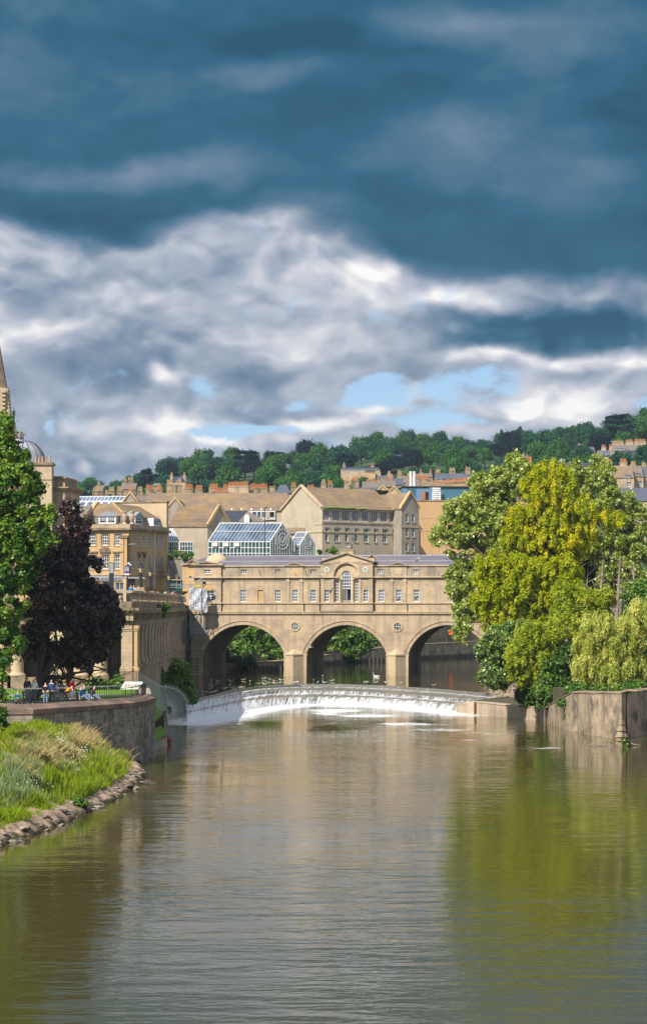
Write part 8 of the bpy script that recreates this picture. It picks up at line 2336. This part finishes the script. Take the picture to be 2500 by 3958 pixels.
    q = PZ(572, 3034, 0); r = empty('twig_nest', q.x, q.y, 0, label='small tangle of dry twigs in the water off the bank point', cat='twigs')
    m = MB()
    for i in range(26):
        a = Vector((random.uniform(-.35,.35), random.uniform(-.3,.3), random.uniform(0,.22))); m.bar(a, a+Vector((random.uniform(-.3,.3), random.uniform(-.3,.3), random.uniform(-.05,.15))), .012, 3)
    m.build('twigs', M['bark_pale'], r)
railings()

# ================================================================ street furniture on the terrace
def lamp(px, pyt, Y, label):
    x = (px-1250)/FP*Y; zt = CZ+(HZ-pyt)/FP*Y; k = (zt-12.45)/2.9
    r = empty('street_lamp', x, Y, 12.3, label=label, cat='street lamp', group='iron lamps on the balustrade')
    z0 = 12.45
    m = MB(); m.box(-.42, .42, -.32, .32, 12.3, 12.62); m.build('pedestal', M['bath'], r)
    m = MB(); m.lathe([(.26,.17),(.24,.3),(.17,.42),(.14,1.45*k),(.2,1.5*k),(.13,1.58*k),(.2,1.66*k),(.1,1.72*k)], (0,0,z0), 10); m.build('post', M['iron'], r)
    m = MB(); m.lathe([(.12,1.74*k),(.2,2.2*k)], (0,0,z0), 8); m.build('lamp_glass', M['gold'], r)
    m = MB(); m.lathe([(.28,2.2*k),(.27,2.27*k),(.14,2.42*k),(.16,2.5*k),(.06,2.62*k),(.05,2.7*k),(.08,2.76*k),(.01,2.9*k)], (0,0,z0), 10); m.build('lamp_cap', M['iron'], r)
def furniture():
    lamp(544, 2163, 197, 'nearest and largest iron street lamp on the balustrade'); lamp(581, 2182, 214, 'middle iron street lamp with pale lamp glass'); lamp(653, 2201, 248, 'farthest iron street lamp close to the bridge')
    for px, Y, s, lb in ((569,205,1.0,'first mossy stone bowl right of the nearest lamp'),(598,217,.95,'second stone bowl from the nearest lamp'),(625,229,1.1,'third and widest stone bowl on the balustrade'),(683,252,.95,'fourth stone bowl beside the parked car'),(707,262,.95,'last stone bowl next to the scaffold'),(541,191,.9,'low stone block under the nearest lamp')):
        x = (px-1250)/FP*Y; r = empty('stone_bowl', x, Y, 12.5, label=lb, cat='urn', group='stone bowls on the balustrade')
        if 'block' in lb:
            m = MB(); m.box(-.4,.4,-.3,.3,12.5,12.8); m.build('block', M['bath'], r); continue
        m = MB(); m.lathe([(.26,0),(.2,.08),(.24,.14)], (0,0,12.5), 12); m.build('foot', M['bath'], r)
        m = MB(); m.lathe([(.2*s,.14),(.5*s,.28),(.66*s,.44),(.7*s,.5),(.62*s,.5),(.3*s,.42)], (0,0,12.5), 18); m.build('bowl', M['bath_dirty'], r)
    # banner post
    Y = 240; x = (493-1250)/FP*Y; zz = lambda py: CZ+(HZ-py)/FP*Y
    r = empty('banner_post', x, Y, 11.4, label='tall dark pole carrying a blue event banner and a small camera', cat='post')
    m = MB(); m.bar((0,0,11.4),(0,0,zz(2075)),.08,8); m.build('pole', M['iron'], r)
    m = MB(); m.box(-.30,.22,-.14,-.10,zz(2224),zz(2186)); b = m.build('banner', M['banner'], r)
    m = MB(); m.box(-.28,.20,-.155,-.142,zz(2223.5),zz(2217)); m.build('banner_strip', M['white'], b)
    for i, (w, py) in enumerate(((.4, 2192), (.34, 2196))): m = MB(); m.box(-.04-w/2,-.04+w/2,-.156,-.1415,zz(py+1.5),zz(py)); m.build('banner_text', M['white'], b)
    for dx in (-.16, .08): m = MB(); m.box(dx-.05,dx+.05,-.156,-.1415,zz(2208),zz(2199)); m.build('banner_mark', M['white'], b)
    m = MB(); m.bar((.0,0,zz(2105)),(.75,-.1,zz(2103)),.03,5); m.box(.45,.9,-.2,.05,zz(2104),zz(2101)); m.bar((0,0,zz(2105)),(-.7,.1,zz(2106)),.03,5); m.box(-.9,-.4,-.1,.1,zz(2107),zz(2104)); m.build('lamp_arm', M['steel'], r)
    m = MB(); m.lathe([(.05,0),(.14,.05),(.14,.15),(.05,.22)], (.15,-.1,zz(2182)), 10); m.bar((.15,-.1,zz(2182)),(.45,-.25,zz(2185)),.06,6); m.build('camera', M['white'], r)
    # information pillar
    Y = 230; x = (431-1250)/FP*Y; zz = lambda py: CZ+(HZ-py)/FP*Y
    r = empty('information_pillar', x, Y, 11.4, label='tall dark grey information pillar with a pale map panel', cat='sign')
    m = MB(); m.box(-.24,.24,-.1,.1,11.4,zz(2175)); m.build('pillar', M['iron'], r)
    m = MB(); m.box(-.2,.2,-.115,-.103,zz(2215),zz(2178)); m.build('map_panel', plain('map_grey', (.36,.40,.44), .4), r)
    # bus shelter-like kiosk roof
    Y = 262; x = (500-1250)/FP*Y; zz = lambda py: CZ+(HZ-py)/FP*Y
    r = empty('kiosk', x, Y, 11.4, label='small dark kiosk with a flat grey roof below the banner', cat='kiosk')
    m = MB(); m.box(-1.0,1.9,-.6,1.2,zz(2237),zz(2231)); m.build('roof', M['lead'], r)
    m = MB(); m.box(-.35,.7,-.3,.9,11.4,zz(2237)-.003); m.build('cabin', M['black'], r)
    # drainage: pale parked car behind the urns
    Y = 281; x = (652-1250)/FP*Y; r = empty('parked_car', x, Y, 11.4, R(25), label='pale silver car parked behind the stone bowls', cat='car')
    m = MB(); m.prism(front(-.85), [(-2.1,11.75),(2.1,11.75),(2.15,12.2),(1.5,12.35),(.8,12.85),(-.9,12.9),(-1.7,12.4),(-2.15,12.25)], 0, 1.7); m.build('body', plain('car_silver', (.6,.62,.64), .25, .3), r)
    m = MB(); m.prism(front(-.87), [(-1.45,12.42),(1.35,12.38),(.75,12.78),(-.85,12.83)], 0, 1.74); m.build('window', M['glass'], r)
    for dx in (-1.3, 1.3):
        for dy in (-.88, .72):
            m = MB(); m.bar((dx,dy,11.72),(dx,dy+.16,11.72),.32,14); m.build('wheel', M['black'], r)
    # green shopfront across the street
    Y = 322; x = (690-1250)/FP*Y; zz = lambda py: CZ+(HZ-py)/FP*Y
    r = empty('green_shopfront', x, Y, 11.3, label='dark green shopfront with pale lettering behind the scaffold poles', cat='shop')
    m = MB(); m.box(-1.3,2.4,0,2,11.3,zz(2243)); m.build('front', M['green_shop'], r)
    m = MB(); m.box(-1.5,2.6,-.5,0,zz(2243)+.003,zz(2240)); m.build('canopy', M['bath_pale'], r)
    m = MB(); m.box(-1.0,-.2,-.015,-.004,zz(2258),zz(2249)); m.box(.4,1.6,-.016,-.005,zz(2260),zz(2250)); m.build('pane', M['glass'], r)
furniture()

def scaffold():
    B = Frame(765, 303.5, 0); r = B.root('scaffold', 3.5, label='hanging tube scaffold wrapped in grey sheeting at the left end of the bridge', cat='scaffolding')
    Z = lambda py: B.z(py, 0); U = B.u
    st = M['steel']
    def bar(p, q, nm='tube', rr=.04, mt=st): m = MB(); m.bar(p, q, rr, 5); m.build(nm, mt, r)
    for px in (737, 780): 
        for y in (-1.6, -.2): bar((U(px), y, Z(2450)), (U(px), y, Z(2272)), 'standard')
    bar((U(794), -1.0, Z(2440)), (U(794), -1.0, Z(2280)), 'standard')
    for py in (2259, 2264, 2272): bar((U(660), -1.2, Z(py)), (U(795), -1.2, Z(py)), 'ledger')
    bar((U(700), -1.2, Z(2234)), (U(786), -1.2, Z(2234)), 'ledger'); bar((U(755), -1.2, Z(2258)), (U(795), -1.2, Z(2223)), 'brace')
    for px in (686, 702, 710, 735, 741, 760, 785): bar((U(px), -1.3, Z(2275)), (U(px), -1.3, Z(2232 if px in (702, 785) else 2245)), 'standard')
    bar((U(745), -1.6, Z(2412)), (U(776), -1.6, Z(2362)), 'brace', .07); bar((U(742), -1.5, Z(2385)), (U(778), -1.5, Z(2385)), 'ledger')
    for k in range(3): bar((U(748+k*3), -.9, Z(2418)), (U(774+k*2), -.9, Z(2385)), 'brace', .02)
    for py in (2421, 2437, 2452): bar((U(735), -1.6, Z(py)), (U(797), -1.6, Z(py)), 'platform_rail', .06, M['blue_clad'])
    for k in range(9): bar((U(737+k*7), -1.62, Z(2452)), (U(737+k*7+(5 if k % 2 else -1)), -1.62, Z(2437)), 'lattice', .03, M['blue_clad'])
    m = MB(); m.box(U(735), U(797), -1.6, -.1, Z(2456), Z(2453)); m.build('platform', M['timber'], r)
    m = MB(); m.box(U(757), U(778), -1.5, -1.0, Z(2271), Z(2261)); m.build('yellow_sheet', M['yellow'], r)
    # crumpled sheeting
    rows = []; n = 26
    g = np.random.default_rng(8); 
    def sheet(u0, u1, z0, z1, y, name, seed):
        g = np.random.default_rng(seed); rows = []
        ph = g.random(8)*6.28
        for j in range(n+1):
            t = j/n; z = z1+(z0-z1)*t; row = []
            for i in range(n+1):
                s = i/n; u = u0+(u1-u0)*s
                f = .16*math.sin(9*t+6*s+ph[0])+.10*math.sin(17*t-11*s+ph[1])+.07*abs(math.sin(23*t+5*s+ph[2]))+.05*math.sin(31*s+3*t+ph[3])
                row.append((u+.05*math.sin(t*12+ph[4]), y+f*.42, z+.06*math.sin(s*9+ph[5])-3.5))
            rows.append(np.array(row))
        o = grid_mesh(name, rows, M['sheet'], parent=r, smooth=False)
    sheet(U(735), U(781), Z(2358), Z(2273), -1.75, 'sheeting', 1); sheet(U(779), U(803), Z(2367), Z(2278), -1.55, 'sheeting', 2); sheet(U(735), U(738), Z(2358), Z(2274), -1.0, 'sheeting', 3)
    # flood lamp
    m = MB(); m.lathe([(.05,0),(.25,.08),(.3,.3),(.2,.42)], (U(791), -1.3, Z(2260)), 10); m.build('floodlight', M['iron'], r)
scaffold()
# street level lamp standards above the bridge roof
def rooftop_lamps():
    for px, pt, Y, lb in ((1366, 2083, 330, 'curved lamp standard with a round head above the bridge roof'), (1023, 1960, 345, 'angular lamp standard in front of the dark windows')):
        x = (px-1250)/FP*Y; z = lambda py: CZ+(HZ-py)/FP*Y
        r = empty('lamp_standard', x, Y, 11.3, label=lb, cat='street lamp')
        if px > 1300:
            m = MB(); m.tube([(-.3,0,11.3),(-.3,0,z(2112)),(-.25,0,z(2104)),(.1,0,z(2098)),(.2,0,z(2094))], .07, 6); m.build('pole', M['iron'], r)
            m = MB(); m.tube([(.2+.42*math.cos(t), 0, z(2094)+.5+.42*math.sin(t)) for t in np.linspace(0, 6.3, 16)], .045, 5); m.bar((-.2,0,z(2094)+.5),(.6,0,z(2094)+.5),.03); m.lathe([(.2,0),(.22,.15),(.1,.25)], (.2,0,z(2094)+.35), 8); m.build('lamp_head', M['iron'], r)
        else:
            m = MB(); m.bar((0,0,11.3),(0,0,z(1963)),.07,6); m.build('pole', M['iron'], r)
            m = MB(); m.box(-.05,.45,-.1,.1,z(1963),z(1960)); m.build('lamp_head', M['iron'], r)
rooftop_lamps()

# ---- every label must single out one thing: copies that still read alike get their place in the row
def number_labels():
    by = {}
    for o in scene.objects:
        if o.parent is None and o.get('label') and o.get('group'): by.setdefault((o['group'], o['label']), []).append(o)
    W = ['leftmost', 'second from left', 'third from left', 'fourth from left', 'fifth from left', 'sixth from left', 'seventh from left']
    for (gname, lb), L_ in by.items():
        if len(L_) < 2 or 'gull' in lb or 'right hand sycamore' in lb or 'stone at the waterline' in lb: continue
        L_.sort(key=lambda o: o.location.x/max(1, o.location.y))
        for i, o in enumerate(L_):
            o['label'] = f"{W[min(i, 6)] if i < len(L_)-1 else 'rightmost'} {lb}"
            o['label'] = ' '.join(o['label'].replace('from left ', '').split()[:16])
number_labels()

# ================================================================ air between the town and the wooded hill
def air():
    m, nt, N, L = new_mat('haze')
    o = N('ShaderNodeOutputMaterial'); v = N('ShaderNodeVolumePrincipled')
    v.inputs['Color'].default_value = (.62, .76, .92, 1); v.inputs['Density'].default_value = 0.00010; v.inputs['Anisotropy'].default_value = .2
    L(v.outputs[0], o.inputs['Volume'])
    b = MB(); b.box(-2700, 2700, -420, 2750, -4.2, 165); h = b.build('haze', m); tag(h, kind='stuff')
air()
